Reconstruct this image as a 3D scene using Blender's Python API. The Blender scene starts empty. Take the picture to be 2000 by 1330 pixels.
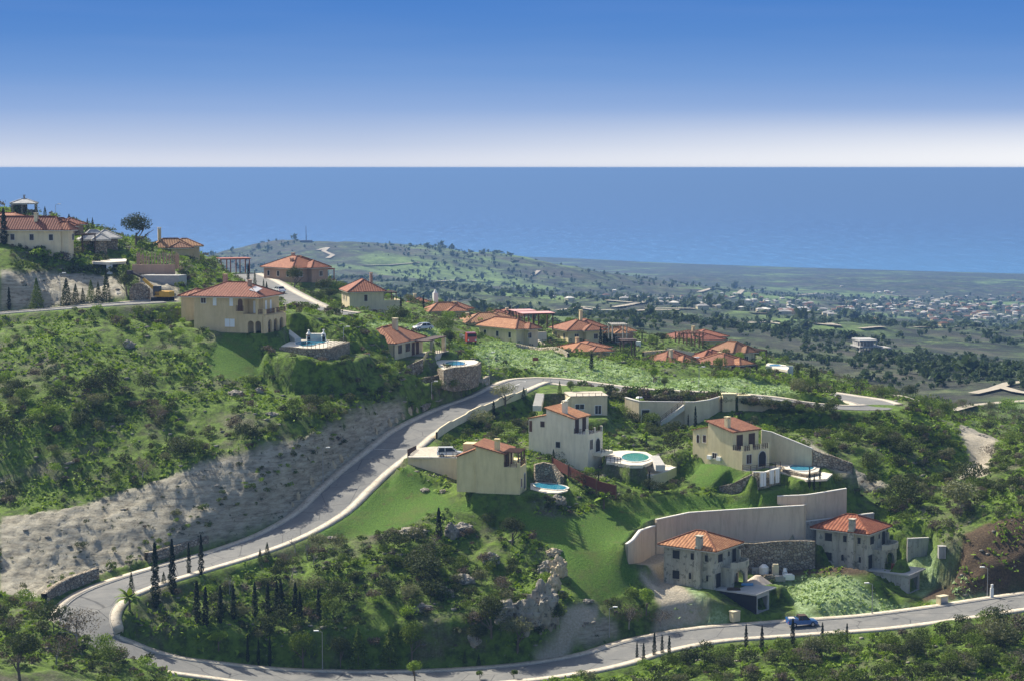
HAZE = 1.5e-4
import bpy, bmesh, math, random
import numpy as np
from mathutils import Vector, Matrix, noise as mnoise
random.seed(7); RNG = np.random.default_rng(7)
sc = bpy.context.scene
R = math.radians
# ------------------------------------------------------------ camera, sky, sun, exposure
F = 3732.0; EYE = 328.0; CAMZ = 330.0
PITCH = math.atan((665.0 - EYE) / F); CP, SP = math.cos(PITCH), math.sin(PITCH)
cam = bpy.data.cameras.new('camera'); cam_ob = bpy.data.objects.new('camera', cam)
sc.collection.objects.link(cam_ob); sc.camera = cam_ob
cam_ob.location = (0, 0, CAMZ); cam_ob.rotation_euler = (R(90) - PITCH, 0, 0)
cam.sensor_width = 36; cam.lens = 36 * F / 2000.0
cam.clip_start = 1; cam.clip_end = 260000
SUN_AZ, SUN_EL = R(-46), R(43)       # azimuth from the viewing direction (left is negative)
sd = Vector((math.sin(SUN_AZ) * math.cos(SUN_EL), math.cos(SUN_AZ) * math.cos(SUN_EL), math.sin(SUN_EL)))
sun = bpy.data.lights.new('sun', 'SUN'); sun.energy = 5.0; sun.angle = R(0.5); sun.color = (1, .93, .80)
so = bpy.data.objects.new('sun', sun); sc.collection.objects.link(so)
so.rotation_euler = sd.to_track_quat('Z', 'Y').to_euler()
w = bpy.data.worlds.new('World'); sc.world = w; w.use_nodes = True
nt = w.node_tree; nt.nodes.clear(); N = nt.nodes.new; L = nt.links.new
out = N('ShaderNodeOutputWorld'); bg = N('ShaderNodeBackground'); bg.inputs[1].default_value = .11
sky = N('ShaderNodeTexSky'); sky.sky_type = 'NISHITA'; sky.sun_disc = False
sky.sun_elevation = SUN_EL; sky.sun_rotation = SUN_AZ; sky.altitude = 300; sky.air_density = 1; sky.dust_density = 2.5; sky.ozone_density = .6
L(sky.outputs[0], bg.inputs[0])
tc = N('ShaderNodeTexCoord'); sx = N('ShaderNodeSeparateXYZ'); L(tc.outputs['Generated'], sx.inputs[0])
mr = N('ShaderNodeMapRange'); mr.inputs[1].default_value = -.004; mr.inputs[2].default_value = .096; L(sx.outputs[2], mr.inputs[0])
cr = N('ShaderNodeValToRGB'); L(mr.outputs[0], cr.inputs[0])
def s2l(*c): return tuple((x / 255 / 12.92) if x / 255 < .04045 else ((x / 255 + .055) / 1.055) ** 2.4 for x in c)
stops = [(0, (240, 240, 244)), (.06, (222, 226, 238)), (.16, (192, 205, 230)), (.34, (147, 176, 222)), (.52, (116, 157, 215)), (.72, (92, 141, 208)), (.92, (78, 131, 204)), (1, (74, 128, 203))]
for i, (p, c) in enumerate(stops):
    e = cr.color_ramp.elements[i] if i < 2 else cr.color_ramp.elements.new(p)
    e.position = p; e.color = (*s2l(*c), 1)
gx = N('ShaderNodeMapRange'); gx.inputs[1].default_value = -.08; gx.inputs[2].default_value = .27; L(sx.outputs[0], gx.inputs[0])
gz = N('ShaderNodeMapRange'); gz.inputs[1].default_value = .034; gz.inputs[2].default_value = 0; gz.interpolation_type = 'SMOOTHSTEP'; L(sx.outputs[2], gz.inputs[0])
gm = N('ShaderNodeMath'); gm.operation = 'MULTIPLY'; L(gx.outputs[0], gm.inputs[0]); L(gz.outputs[0], gm.inputs[1]); cn_ = N('ShaderNodeTexNoise'); cn_.inputs['Scale'].default_value = 6; cmp_ = N('ShaderNodeMapping'); cmp_.inputs['Scale'].default_value = (1, 1, 14); L(tc.outputs['Generated'], cmp_.inputs[0]); L(cmp_.outputs[0], cn_.inputs[0])
gn = N('ShaderNodeMath'); gn.operation = 'MULTIPLY_ADD'; L(cn_.outputs[0], gn.inputs[0]); gn.inputs[1].default_value = .05; gn.inputs[2].default_value = -.022; ga = N('ShaderNodeMath'); ga.operation = 'MULTIPLY_ADD'; L(gm.outputs[0], ga.inputs[0]); ga.inputs[1].default_value = .85; L(gn.outputs[0], ga.inputs[2]); ga.use_clamp = True
gc = N('ShaderNodeMix'); gc.data_type = 'RGBA'; L(ga.outputs[0], gc.inputs[0]); L(cr.outputs[0], gc.inputs[6]); gc.inputs[7].default_value = (1, 1, 1, 1)
bg2 = N('ShaderNodeBackground'); L(gc.outputs[2], bg2.inputs[0]); bg2.inputs[1].default_value = .585
mr2 = N('ShaderNodeMapRange'); mr2.inputs[1].default_value = .10; mr2.inputs[2].default_value = .30; L(sx.outputs[2], mr2.inputs[0])
mx = N('ShaderNodeMixShader'); L(mr2.outputs[0], mx.inputs[0]); L(bg2.outputs[0], mx.inputs[1]); L(bg.outputs[0], mx.inputs[2]); L(mx.outputs[0], out.inputs[0])
sc.view_settings.view_transform = 'Standard'; sc.view_settings.look = 'None'; sc.view_settings.gamma = 1
sc.view_settings.exposure = .76
sc.cycles.max_bounces = 5; sc.cycles.diffuse_bounces = 3; sc.cycles.volume_bounces = 0; sc.cycles.transparent_max_bounces = 8
sc.cycles.caustics_reflective = False; sc.cycles.caustics_refractive = False
# ------------------------------------------------------------ pixel (of the 2000 px photograph) <-> world
def ray(u, v):
    x = (u - 1000) / F; yu = (665 - v) / F
    return (x, CP + yu * SP, -SP + yu * CP)
def unp(u, v, d):
    r = ray(u, v); t = d / r[1]
    return Vector((r[0] * t, d, CAMZ + r[2] * t))
def proj(x, y, z):
    z = z - CAMZ; f = y * CP - z * SP; up = y * SP + z * CP
    return 1000 + F * x / f, 665 - F * up / f
# ------------------------------------------------------------ helpers
def link(o, parent=None):
    sc.collection.objects.link(o)
    if parent is not None: o.parent = parent
    return o
def tag(o, label=None, cat=None, group=None, kind=None):
    if label: o['label'] = label
    if cat: o['category'] = cat
    if group: o['group'] = group
    if kind: o['kind'] = kind
    return o
def empty(name, loc, rz, label, cat, group=None):
    o = bpy.data.objects.new(name, None); o.location = loc; o.rotation_euler = (0, 0, rz); o.empty_display_size = .5
    link(o); return tag(o, label, cat, group)
def np_mesh(name, V, Fc, mats, mi=None, smooth=False, parent=None):
    V = np.asarray(V, dtype=np.float32); me = bpy.data.meshes.new(name)
    Fc = np.asarray(Fc, dtype=np.int32); k = Fc.shape[1]
    me.vertices.add(len(V)); me.vertices.foreach_set('co', V.ravel())
    me.loops.add(Fc.size); me.loops.foreach_set('vertex_index', Fc.ravel())
    me.polygons.add(len(Fc)); me.polygons.foreach_set('loop_start', np.arange(0, Fc.size, k, dtype=np.int32))
    if mi is not None: me.polygons.foreach_set('material_index', np.asarray(mi, dtype=np.int32))
    me.update(calc_edges=True)
    if smooth: me.polygons.foreach_set('use_smooth', np.ones(len(Fc), dtype=bool))
    for m in (mats if isinstance(mats, (list, tuple)) else [mats]): me.materials.append(m)
    return me
class MB:
    """collects shapes, links them as one mesh object"""
    def __init__(s): s.v = []; s.f = []
    def add(s, vs, fs):
        n = len(s.v); s.v += [tuple(p) for p in vs]; s.f += [[i + n for i in f] for f in fs]; return s
    def box(s, x0, x1, y0, y1, z0, z1):
        return s.add([(x0, y0, z0), (x1, y0, z0), (x1, y1, z0), (x0, y1, z0), (x0, y0, z1), (x1, y0, z1), (x1, y1, z1), (x0, y1, z1)],
                     [(0, 3, 2, 1), (4, 5, 6, 7), (0, 1, 5, 4), (1, 2, 6, 5), (2, 3, 7, 6), (3, 0, 4, 7)])
    def prism(s, pts, z0, z1):
        n = len(pts); a = sum(pts[i][0] * pts[(i + 1) % n][1] - pts[(i + 1) % n][0] * pts[i][1] for i in range(n))
        if a < 0: pts = pts[::-1]
        f0 = z0 if callable(z0) else (lambda p: z0); f1 = z1 if callable(z1) else (lambda p: z1)
        return s.add([(p[0], p[1], f0(p)) for p in pts] + [(p[0], p[1], f1(p)) for p in pts],
                     [tuple(range(n))[::-1], tuple(range(n, 2 * n))] + [(i, (i + 1) % n, (i + 1) % n + n, i + n) for i in range(n)])
    def bar(s, a, b, w, h=None):
        a = Vector(a); b = Vector(b); h = h or w; d = (b - a)
        if d.length < 1e-6: return s
        d.normalize(); up = Vector((0, 0, 1)) if abs(d.z) < .95 else Vector((0, 1, 0))
        x = d.cross(up).normalized() * w / 2; y = x.normalized().cross(d).normalized() * h / 2
        vs = [p + i * x + j * y for p in (a, b) for i, j in ((-1, -1), (1, -1), (1, 1), (-1, 1))]
        return s.add(vs, [(0, 1, 2, 3), (7, 6, 5, 4), (0, 4, 5, 1), (1, 5, 6, 2), (2, 6, 7, 3), (3, 7, 4, 0)])
    def cyl(s, a, b, r0, r1=None, n=10):
        a = Vector(a); b = Vector(b); r1 = r0 if r1 is None else r1; d = (b - a).normalized()
        x = d.orthogonal().normalized(); y = d.cross(x)
        vs = [p + (x * math.cos(t) + y * math.sin(t)) * r for p, r in ((a, r0), (b, r1)) for t in [2 * math.pi * i / n for i in range(n)]]
        return s.add(vs, [tuple(range(n))[::-1], tuple(range(n, 2 * n))] + [(i, (i + 1) % n, (i + 1) % n + n, i + n) for i in range(n)])
    def tube(s, pts, rs, n=6):
        for i in range(len(pts) - 1): s.cyl(pts[i], pts[i + 1], rs[i], rs[i + 1], n)
        return s
    def build(s, name, mat, parent=None, smooth=False):
        me = bpy.data.meshes.new(name); me.from_pydata(s.v, [], s.f)
        me.materials.append(mat)
        if smooth: me.polygons.foreach_set('use_smooth', [True] * len(me.polygons))
        me.update(); return link(bpy.data.objects.new(name, me), parent)
# ------------------------------------------------------------ materials
def mat(name, base=(.5, .5, .5), rough=.8, metal=0):
    m = bpy.data.materials.new(name); m.use_nodes = True
    b = m.node_tree.nodes['Principled BSDF']; b.inputs['Base Color'].default_value = (*base, 1)
    b.inputs['Roughness'].default_value = rough; b.inputs['Metallic'].default_value = metal
    b.inputs['Specular IOR Level'].default_value = .25
    return m
class NT:
    def __init__(s, m): s.t = m.node_tree; s.b = s.t.nodes['Principled BSDF']
    def n(s, typ, **k):
        x = s.t.nodes.new('ShaderNode' + typ)
        for a, v in k.items(): setattr(x, a, v)
        return x
    def l(s, a, b): s.t.links.new(a, b)
    def noise(s, scale, detail=4, rough=.6, vec=None, dist=0):
        x = s.n('TexNoise'); x.inputs['Scale'].default_value = scale; x.inputs['Detail'].default_value = detail
        x.inputs['Roughness'].default_value = rough; x.inputs['Distortion'].default_value = dist
        if vec is not None: s.l(vec, x.inputs['Vector'])
        return x.outputs['Fac']
    def ramp(s, fac, stops):
        x = s.n('ValToRGB'); s.l(fac, x.inputs[0])
        for i, (p, c) in enumerate(stops):
            e = x.color_ramp.elements[i] if i < 2 else x.color_ramp.elements.new(p)
            e.position = p; e.color = (*c, 1) if len(c) == 3 else c
        return x.outputs[0]
    def mix(s, fac, a, b, mode='MIX'):
        x = s.n('Mix', data_type='RGBA', blend_type=mode)
        for sock, v in ((x.inputs[0], fac), (x.inputs[6], a), (x.inputs[7], b)):
            if hasattr(v, 'is_linked'): s.l(v, sock)
            elif isinstance(v, (int, float)): sock.default_value = v
            else: sock.default_value = (*v, 1)
        return x.outputs[2]
    def math(s, op, a, b=None, c=None):
        x = s.n('Math', operation=op)
        for i, v in enumerate((a, b, c)):
            if v is None: continue
            if hasattr(v, 'is_linked'): s.l(v, x.inputs[i])
            else: x.inputs[i].default_value = v
        return x.outputs[0]
    def bump(s, h, strength=.5, dist=.1):
        x = s.n('Bump'); x.inputs['Strength'].default_value = strength; x.inputs['Distance'].default_value = dist
        s.l(h, x.inputs['Height']); s.l(x.outputs[0], s.b.inputs['Normal'])
    def col(s, c): s.l(c, s.b.inputs['Base Color'])
    def pos(s): return s.n('TexCoord').outputs['Object']
def mottled(name, c1, c2, scale=1.5, rough=.85, bump=0, scale2=None, c3=None, streak=0):
    m = mat(name, c1, rough); t = NT(m); p = t.n('NewGeometry').outputs['Position']
    f = t.noise(scale, 5, .65, p); c = t.ramp(f, [(.3, c1), (.7, c2)])
    if streak:
        mp = t.n('Mapping'); mp.inputs['Scale'].default_value = (1.1, 1.1, .16); t.l(p, mp.inputs[0]); c = t.mix(t.math('MULTIPLY', t.ramp(t.noise(1.4, 5, .7, mp.outputs[0]), [(.45, (0, 0, 0)), (.75, (1, 1, 1))]), streak), c, tuple(x * .55 for x in c1))
    if c3: c = t.mix(t.math('GREATER_THAN', t.noise(scale2 or scale * 3, 3, .6, p), .6), c, c3)
    t.col(c)
    if bump: t.bump(t.noise(scale * 4, 4, .6, p), .6, bump)
    return m
# ------------------------------------------------------------ ground: heights through surveyed points
# each entry: column, row of the photograph and the distance ahead in metres at which that spot of ground lies
ROAD_MAIN = [(1720,797,366),(1650,797.5,362),(1560,788,361),(1480,777,364),(1400,772,367),(1250,765,374),(1160,755,380),(1095,745,384),(1042,742,384.5),(1000,756,374),(957,777,362.5),(895,800,352),(815,840,338),(764,880,327),(689,940,314),(632,997,304.5),
  (556,1044,297),(451,1083,290),(350,1112,284),(250,1143,277),(190,1170,271),(165,1205,264.5),(185,1243,260),(245,1274,259),(330,1297,259),(430,1314,260),(520,1322,260.5),(640,1327,261),(850,1326,262),(1000,1315,263.5),
  (1100,1304,265.5),(1180,1287,268),(1250,1266,271.5),(1320,1248,274),(1400,1237,275.5),(1500,1230,276.2),(1568,1225,276.8),(1700,1216,278),(1850,1197,281),(2000,1174,284.5),(2200,1146,289)]
ROAD_BACK = [(1560,788,361),(1650,797.5,362),(1712,795,368),(1700,785,378),(1650,777,388),(1600,770,396),(1530,762,402)]
ROAD_TOP = [(-260,636,372),(-120,623,370),(0,613,368),(120,603,366),(240,594,366),(320,588,368)]
ROAD_UPPER = [(470,535,500),(505,550,470),(545,574,441),(600,600,418),(680,617,412)]
CTRL = [
 # hillside left
 (0,640,352),(0,720,335),(0,800,319),(0,880,309),(0,980,298),(0,1060,286),(-150,700,338),(-150,900,306),(-150,1100,280),(-300,800,320),(-300,1100,280),(-300,640,356),(-300,500,400),
 (100,700,337),(200,700,338),(100,800,319),(200,780,324),(200,850,313),(200,930,304),(200,985,298),(200,1108,285),(300,640,354),(300,720,338),(300,800,322),(300,880,309),(300,940,301),(300,1085,289),
 (400,640,353),(450,730,339),(400,850,314),(400,905,305),(400,1055,292.5),(500,780,329),(500,880,309),(500,1030,297.5),(600,760,340),(600,840,318),(600,965,308),(700,720,349),(700,790,332),(700,890,321),
 (800,765,349),(800,823,342.5),(100,1010,292),(100,1140,277.5),(0,1150,273),(560,700,347),(640,700,346),(-150,1200,262),
 # top left
 (100,592,371),(100,530,383),(0,500,384),(0,575,372),(60,488,390),(150,500,392),(40,427,430),(110,430,440),(200,455,450),(265,478,425),(330,492,440),(220,508,398),(300,530,388),(340,556,378),(330,585,368),(230,560,378),
 (420,508,475),(480,520,495),(420,545,420),(370,520,415),(-150,480,400),(-150,400,450),(0,410,450),(-300,420,460),
 # tan villa, pool, bungalow
 (360,612,364),(545,645,353),(545,600,380),(470,585,392),(615,672,350),(700,635,388),(640,606,420),(750,620,440),(830,640,428),(700,700,353),(840,692,363),(850,655,402),(890,712,371),(905,668,424),(880,762,361),
 (575,552,472),(640,560,480),(520,545,475),
 # light green field and houses behind
 (950,712,393),(930,672,425),(960,665,440),(1100,695,420),(1100,735,390),(1250,755,383),(1300,735,400),(1400,750,398),(1420,729,440),(1300,710,430),(1200,700,435),(1130,657,490),(1350,665,500),(1000,640,480),
 (1500,745,405),(1560,735,450),(1500,708,475),(1640,772,410),(1400,682,490),(1300,662,510),(1150,642,520),(1000,622,520),(870,608,500),(780,602,490),(640,548,500),(1600,765,400),
 # beyond the near hill, hidden
 (1400,790,620),(1500,820,580),(1300,770,640),(1150,750,650),(1000,740,650),(870,735,640),(780,730,640),(640,720,640),(500,750,650),(300,790,650),(0,800,650),(-300,800,650),
 # terraces
 (930,835,345),(1000,805,360),(1060,855,334),(950,860,327),(1120,812,345),(1290,827,352),(1300,880,331),(1350,905,322),(1240,900,318),(1270,950,311),(1180,950,307),(1150,1000,302),(1170,920,317),
 (1100,930,312),(1370,870,324),(1480,850,337),(1600,850,346),(1500,812,357),(1560,812,359),(1430,920,313),(1600,930,312),(1500,952,310.5),(1600,975,306),(1650,985,307),(1650,1020,309),(1400,960,308),
 (1025,966,300),(900,960,306),(820,960,312),(1075,960,303),(1000,1000,299),(860,905,317),
 # field and knoll
 (700,1010,303),(850,1000,301),(850,1055,293),(1000,1020,297),(1100,1060,291),(1200,1050,295),(1150,1160,281),(1230,1105,289),(1080,1180,275),(1135,1190,277),(1080,1275,270),(1000,1150,281),
 (1050,1262,267),(700,1100,284),(700,1180,273),(500,1200,274),(450,1150,279),(850,1150,280),(900,1230,268),(600,1270,265),(400,1250,265),(300,1200,269),(1300,995,304),(1500,985,305),(1400,1000,303),
 (1745,1174,290),(1800,1170,290.5),(1745,1192,284.5),(1445,1210,281.5),(1300,1120,294),(1250,1200,280),(1350,1185,281),(1320,1150,286),
 (1500,1112,298),(1600,1118,296),(1600,1190,282),(1560,1060,302.5),(1300,1080,298),(1720,1113,293),(1700,1060,303),
 (1830,1095,296),(1850,1050,301),(1950,1025,298),(1950,1135,289),(1900,960,326),(2000,950,318),(2000,862,346),(1940,860,372),(1885,838,398),(1905,900,350),(1890,940,335),(1800,810,360),(1880,880,352),(1800,940,331),(1750,900,337),(1700,960,322),(1750,1000,312),
 (2150,900,335),(2150,1000,310),(2200,860,360),(1760,795,372),
 # foreground
 (0,1190,262),(100,1205,256),(0,1330,226),(200,1300,243),(300,1300,249),(420,1345,249),(0,1420,205),(400,1430,222),(800,1380,245),(1200,1350,250),(1400,1330,252),(1600,1280,262),(2000,1230,268),(2000,1330,245),(1700,1330,246),
 (800,1460,215),(1500,1450,215),(2200,1250,262),(2200,1400,225),(-250,1300,235),(1300,1290,264),(1000,1345,255),(1000,1700,170),(0,1700,165),(2000,1700,165),
 # valley and coastal plain
 (1400,645,1000),(1200,622,900),(1500,700,800),(1700,720,720),(1900,760,640),(1990,800,560),(1850,806,480),(1960,835,440),(1820,790,540),(2100,840,480),(2200,760,640),
 (2000,650,1350),(1000,612,1300),(800,602,1400),(700,575,1600),(1000,562,2400),(1600,690,860),(1200,660,760),(1000,680,760),(1700,665,1100),(1800,640,1500),(1500,622,1900),(1300,600,2100),(1150,590,1500),
 (620,474,2800),(520,480,2850),(430,496,2900),(380,512,2900),(330,540,2900),(800,481,2800),(960,500,2850),(1080,516,2900),(1200,540,2950),(800,562,2200),(500,540,2200),(600,545,2000),(250,560,2900),(0,560,2900),
 (700,520,3300),(430,530,3400),(1000,530,3500),
 (1300,540,4400),(1600,550,4200),(2000,565,3900),(2000,600,2900),(1700,590,3200),(1400,570,3400),(2400,600,2900),(2400,560,4300),(-300,560,3000),(-300,700,1300),(300,650,1500),
 
]
for a, b in ((1050,503.5),(1300,515),(1600,525),(2000,536),(2400,545),(700,499),(420,497),(0,497),(-400,497)): CTRL.append((a, b, 329 * F / (b - EYE)))
for a, b in ((1050,7900),(1300,7400),(1600,7000),(2000,6600),(2400,6300),(700,8200),(420,8200),(0,8200),(-400,8200)):
    CTRL.append((a, EYE + F * 350 / b, b)); CTRL.append((a, EYE + F * 375 / 9900, 9900))
def world_pts(l): return [unp(*p) for p in l]
allp = world_pts(CTRL + ROAD_MAIN + ROAD_BACK[1:] + ROAD_TOP + ROAD_UPPER)
P = np.array([(p.x / p.y, math.log(p.y), (CAMZ - p.z) / p.y) for p in allp])
def tps_k(r2): return np.where(r2 > 0, .5 * r2 * np.log(np.maximum(r2, 1e-20)), 0)
def tps_fit(X, y, lam):
    n = len(X); K = tps_k(((X[:, None] - X[None]) ** 2).sum(-1)) + lam * np.eye(n)
    Q = np.hstack([np.ones((n, 1)), X]); A = np.block([[K, Q], [Q.T, np.zeros((3, 3))]])
    return np.linalg.solve(A, np.concatenate([y, np.zeros(3)]))
TX = P[:, :2].copy(); TW = tps_fit(TX, P[:, 2], 1e-6)
def tps_eval(a, l):
    o = np.zeros(a.shape)
    for i in range(len(TX)): o += TW[i] * tps_k((a - TX[i, 0]) ** 2 + (l - TX[i, 1]) ** 2)
    return o + TW[-3] + TW[-2] * a + TW[-1] * l
GA = np.linspace(-.46, .46, 640)
GL = np.concatenate([np.arange(math.log(150), math.log(540), .0021), np.arange(math.log(540), math.log(9800), .0085)])
AA, LL = np.meshgrid(GA, GL)                       # rows = distance
GY = np.exp(LL); GX = AA * GY; GZ = CAMZ - tps_eval(AA, LL) * GY
def spline(pts, step=1.2):
    out_ = []
    for i in range(len(pts) - 1):
        p0, p1, p2, p3 = pts[max(i - 1, 0)], pts[i], pts[i + 1], pts[min(i + 2, len(pts) - 1)]
        n = max(2, int((p2 - p1).length / step))
        for k in range(n):
            t = k / n
            out_.append(.5 * ((2 * p1) + (p2 - p0) * t + (2 * p0 - 5 * p1 + 4 * p2 - p3) * t * t + (3 * p1 - p0 - 3 * p2 + p3) * t ** 3))
    out_.append(pts[-1]); return out_
def smooth_z(pl, k=6):
    z = np.array([p.z for p in pl]); zz = np.pad(z, k, mode='edge'); c = np.convolve(zz, np.ones(2 * k + 1) / (2 * k + 1), 'valid')
    return [Vector((p.x, p.y, c[i])) for i, p in enumerate(pl)]
def sstep(x): x = np.clip(x, 0, 1); return x * x * (3 - 2 * x)
def near_line(pl, X, Y):
    """distance to and height of the nearest point of a polyline, plus signed side, for points X, Y"""
    best = np.full(X.shape, 1e9); hz = np.zeros(X.shape)
    for i in range(len(pl) - 1):
        a, b = pl[i], pl[i + 1]; dx, dy = b.x - a.x, b.y - a.y; q = dx * dx + dy * dy + 1e-9
        t = np.clip(((X - a.x) * dx + (Y - a.y) * dy) / q, 0, 1)
        d = (X - a.x - dx * t) ** 2 + (Y - a.y - dy * t) ** 2
        m = d < best; best = np.where(m, d, best); hz = np.where(m, a.z + (b.z - a.z) * t, hz)
    return np.sqrt(best), hz
NEAR = (GY < 600)
nr = int(NEAR[:, 0].sum())
def flatten(pl, half, blend, dz=-.06):
    xs = [p.x for p in pl]; ys = [p.y for p in pl]; m = half + blend
    sel = (GX[:nr] > min(xs) - m) & (GX[:nr] < max(xs) + m) & (GY[:nr] > min(ys) - m) & (GY[:nr] < max(ys) + m)
    X, Y = GX[:nr][sel], GY[:nr][sel]; d, h = near_line(pl, X, Y); wgt = 1 - sstep((d - half) / blend)
    Z = GZ[:nr]; Z[sel] = Z[sel] * (1 - wgt) + (h + dz) * wgt
    MASK[:nr][sel] = np.maximum(MASK[:nr][sel], 1 - sstep((d - half) / 1.5))
MASK = np.zeros(GX.shape)
HALF = 3.4; PAVE = 1.7
PL_MAIN = smooth_z(spline(world_pts(ROAD_MAIN))); PL_BACK = smooth_z(spline(world_pts(ROAD_BACK)), 4); PL_TOP = smooth_z(spline(world_pts(ROAD_TOP))); PL_UPPER = smooth_z(spline(world_pts(ROAD_UPPER)))
for pl in (PL_UPPER, PL_BACK, PL_TOP): flatten(pl, HALF + PAVE + .3, 3.5)
flatten(PL_MAIN, HALF + PAVE + .3, 2.6)
def inside(poly, X, Y):
    r = np.zeros(X.shape, bool); n = len(poly)
    for i in range(n):
        x0, y0 = poly[i][:2]; x1, y1 = poly[(i + 1) % n][:2]
        c = ((y0 > Y) != (y1 > Y)) & (X < (x1 - x0) * (Y - y0) / ((y1 - y0) if abs(y1 - y0) > 1e-9 else 1e-9) + x0); r ^= c
    return r
def pad(poly, z, blend=1.2, mask=1.0):
    """level a plot of ground to height z"""
    xs = [p[0] for p in poly]; ys = [p[1] for p in poly]; m = blend
    sel = (GX[:nr] > min(xs) - m) & (GX[:nr] < max(xs) + m) & (GY[:nr] > min(ys) - m) & (GY[:nr] < max(ys) + m)
    if not sel.any(): return
    X, Y = GX[:nr][sel], GY[:nr][sel]; d, _ = near_line([Vector((*p[:2], 0)) for p in list(poly) + [poly[0]]], X, Y)
    d = np.where(inside(poly, X, Y), 0, d); wgt = 1 - sstep(d / blend); zz = z(X, Y) if callable(z) else z
    Z = GZ[:nr]; Z[sel] = Z[sel] * (1 - wgt) + zz * wgt; MASK[:nr][sel] = np.maximum(MASK[:nr][sel], mask * (1 - sstep(d / (blend + .8))))
def grid_at(G, x, y):
    a = x / y; l = math.log(y); j = (a - GA[0]) / (GA[1] - GA[0]); i = np.interp(l, GL, np.arange(len(GL)))
    j = min(max(j, 0), len(GA) - 1.001); i = min(max(i, 0), len(GL) - 1.001); i0, j0 = int(i), int(j); fi, fj = i - i0, j - j0
    return (G[i0, j0] * (1 - fi) + G[i0 + 1, j0] * fi) * (1 - fj) + (G[i0, j0 + 1] * (1 - fi) + G[i0 + 1, j0 + 1] * fi) * fj
def ground(x, y): return grid_at(GZ, x, y)
def hit(u, v, dmin=200, dmax=9000):
    """the ground seen at a pixel"""
    r = ray(u, v); y = dmin
    st = .004; best = (9e9, y)
    while y < dmax:
        t = y / r[1]; gap = CAMZ + r[2] * t - ground(r[0] * t, y)
        if gap < 0: break
        if y < 700 and gap < best[0]: best = (gap, y)
        y *= 1 + st
    else:
        if best[0] > 4: return None
        t = best[1] / r[1]; return Vector((r[0] * t, best[1], ground(r[0] * t, best[1])))
    lo, hi = y / (1 + st), y
    for _ in range(14):
        m = (lo + hi) / 2; t = m / r[1]
        if CAMZ + r[2] * t < ground(r[0] * t, m): hi = m
        else: lo = m
    t = hi / r[1]; return Vector((r[0] * t, hi, ground(r[0] * t, hi)))
def at(u, d):
    """ground point under column u at distance d"""
    x = (u - 1000) / F * d
    for _ in range(4): x = (u - 1000) / F * (d * CP - (ground(x, d) - CAMZ) * SP)
    return Vector((x, d, ground(x, d)))
# ------------------------------------------------------------ plots, retaining walls (their lines; the walls are built further down)
def onz(u, v, z):
    r = ray(u, v); t = (z - CAMZ) / r[2]; return Vector((r[0] * t, r[1] * t, z))
def zof(u, v, d): return unp(u, v, d).z
WALLS = []
ZPA = zof(612, 672, 350); ZPG = zof(905, 712, 368); ZPB = zof(1075, 951, 307.3); ZPC = zof(1242, 894, 320.5); ZPD = zof(1567, 914, 318)
ZCT = zof(1270, 927, 314)
def oz(u, v, z): return (u, v, onz(u, v, z).y)

def retain(name, label, pts, base, mt='render', thick=.4, reach=2.6, cap=True, back=1, lift=0.0, cat='wall', shape=True, group=None, part_h=None):
    """pts: (column, row, distance) along the top of the wall, as seen; base: heights (world) of the ground in front, or rows; back=1: the high ground lies beyond"""
    top = [unp(*p) for p in pts]; pl = []
    for i in range(len(top) - 1):
        n = max(1, int((top[i + 1] - top[i]).length / 1.5))
        pl += [top[i].lerp(top[i + 1], k / n) for k in range(n)]
    pl.append(top[-1])
    cum = [0]
    for i in range(1, len(top)): cum.append(cum[-1] + (top[i] - top[i - 1]).length)
    bz = [CAMZ - (CAMZ - unp(p[0], b, p[2]).z) if b > 400 else b for p, b in zip(pts, base)]
    c2 = [0]
    for i in range(1, len(pl)): c2.append(c2[-1] + (pl[i] - pl[i - 1]).length)
    bs = np.interp(c2, np.linspace(0, 0, 0) if False else cum, bz)
    WALLS.append((name, label, pl, bs, mt, thick, cap, cat, group))
    if shape:
        xs = [p.x for p in pl]; ys = [p.y for p in pl]; m = reach + 2
        sel = (GX[:nr] > min(xs) - m) & (GX[:nr] < max(xs) + m) & (GY[:nr] > min(ys) - m) & (GY[:nr] < max(ys) + m)
        X, Y = GX[:nr][sel], GY[:nr][sel]; best = np.full(X.shape, 1e9); tz = np.zeros(X.shape); gz = np.zeros(X.shape); sg = np.zeros(X.shape)
        for i in range(len(pl) - 1):
            a, b = pl[i], pl[i + 1]; dx, dy = b.x - a.x, b.y - a.y; q = dx * dx + dy * dy + 1e-9
            tt = ((X - a.x) * dx + (Y - a.y) * dy) / q; tc_ = np.clip(tt, 0, 1); d = (X - a.x - dx * tc_) ** 2 + (Y - a.y - dy * tc_) ** 2
            if 0 < i < len(pl) - 2: pass
            else: d = np.where((i == 0) & (tt < 0) | (i == len(pl) - 2) & (tt > 1), d + 12, d)
            mm = d < best; best = np.where(mm, d, best); tz = np.where(mm, a.z + (b.z - a.z) * tc_, tz); gz = np.where(mm, bs[i] + (bs[i + 1] - bs[i]) * tc_, gz); sg = np.where(mm, dx * (Y - a.y) - dy * (X - a.x), sg)
        d = np.sqrt(best); sgn = np.sign(sg) * back * (1 if pl[-1].x > pl[0].x else -1)
        sgd = d * sgn; wgt = 1 - sstep((d - reach) / 2.0); tgt = np.where(sgd > .75, tz - .12 - lift, gz)
        Z = GZ[:nr]; Z[sel] = Z[sel] * (1 - wgt) + tgt * wgt; MASK[:nr][sel] = np.maximum(MASK[:nr][sel], (1 - sstep((d - 1.6) / 1.2)))
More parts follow.
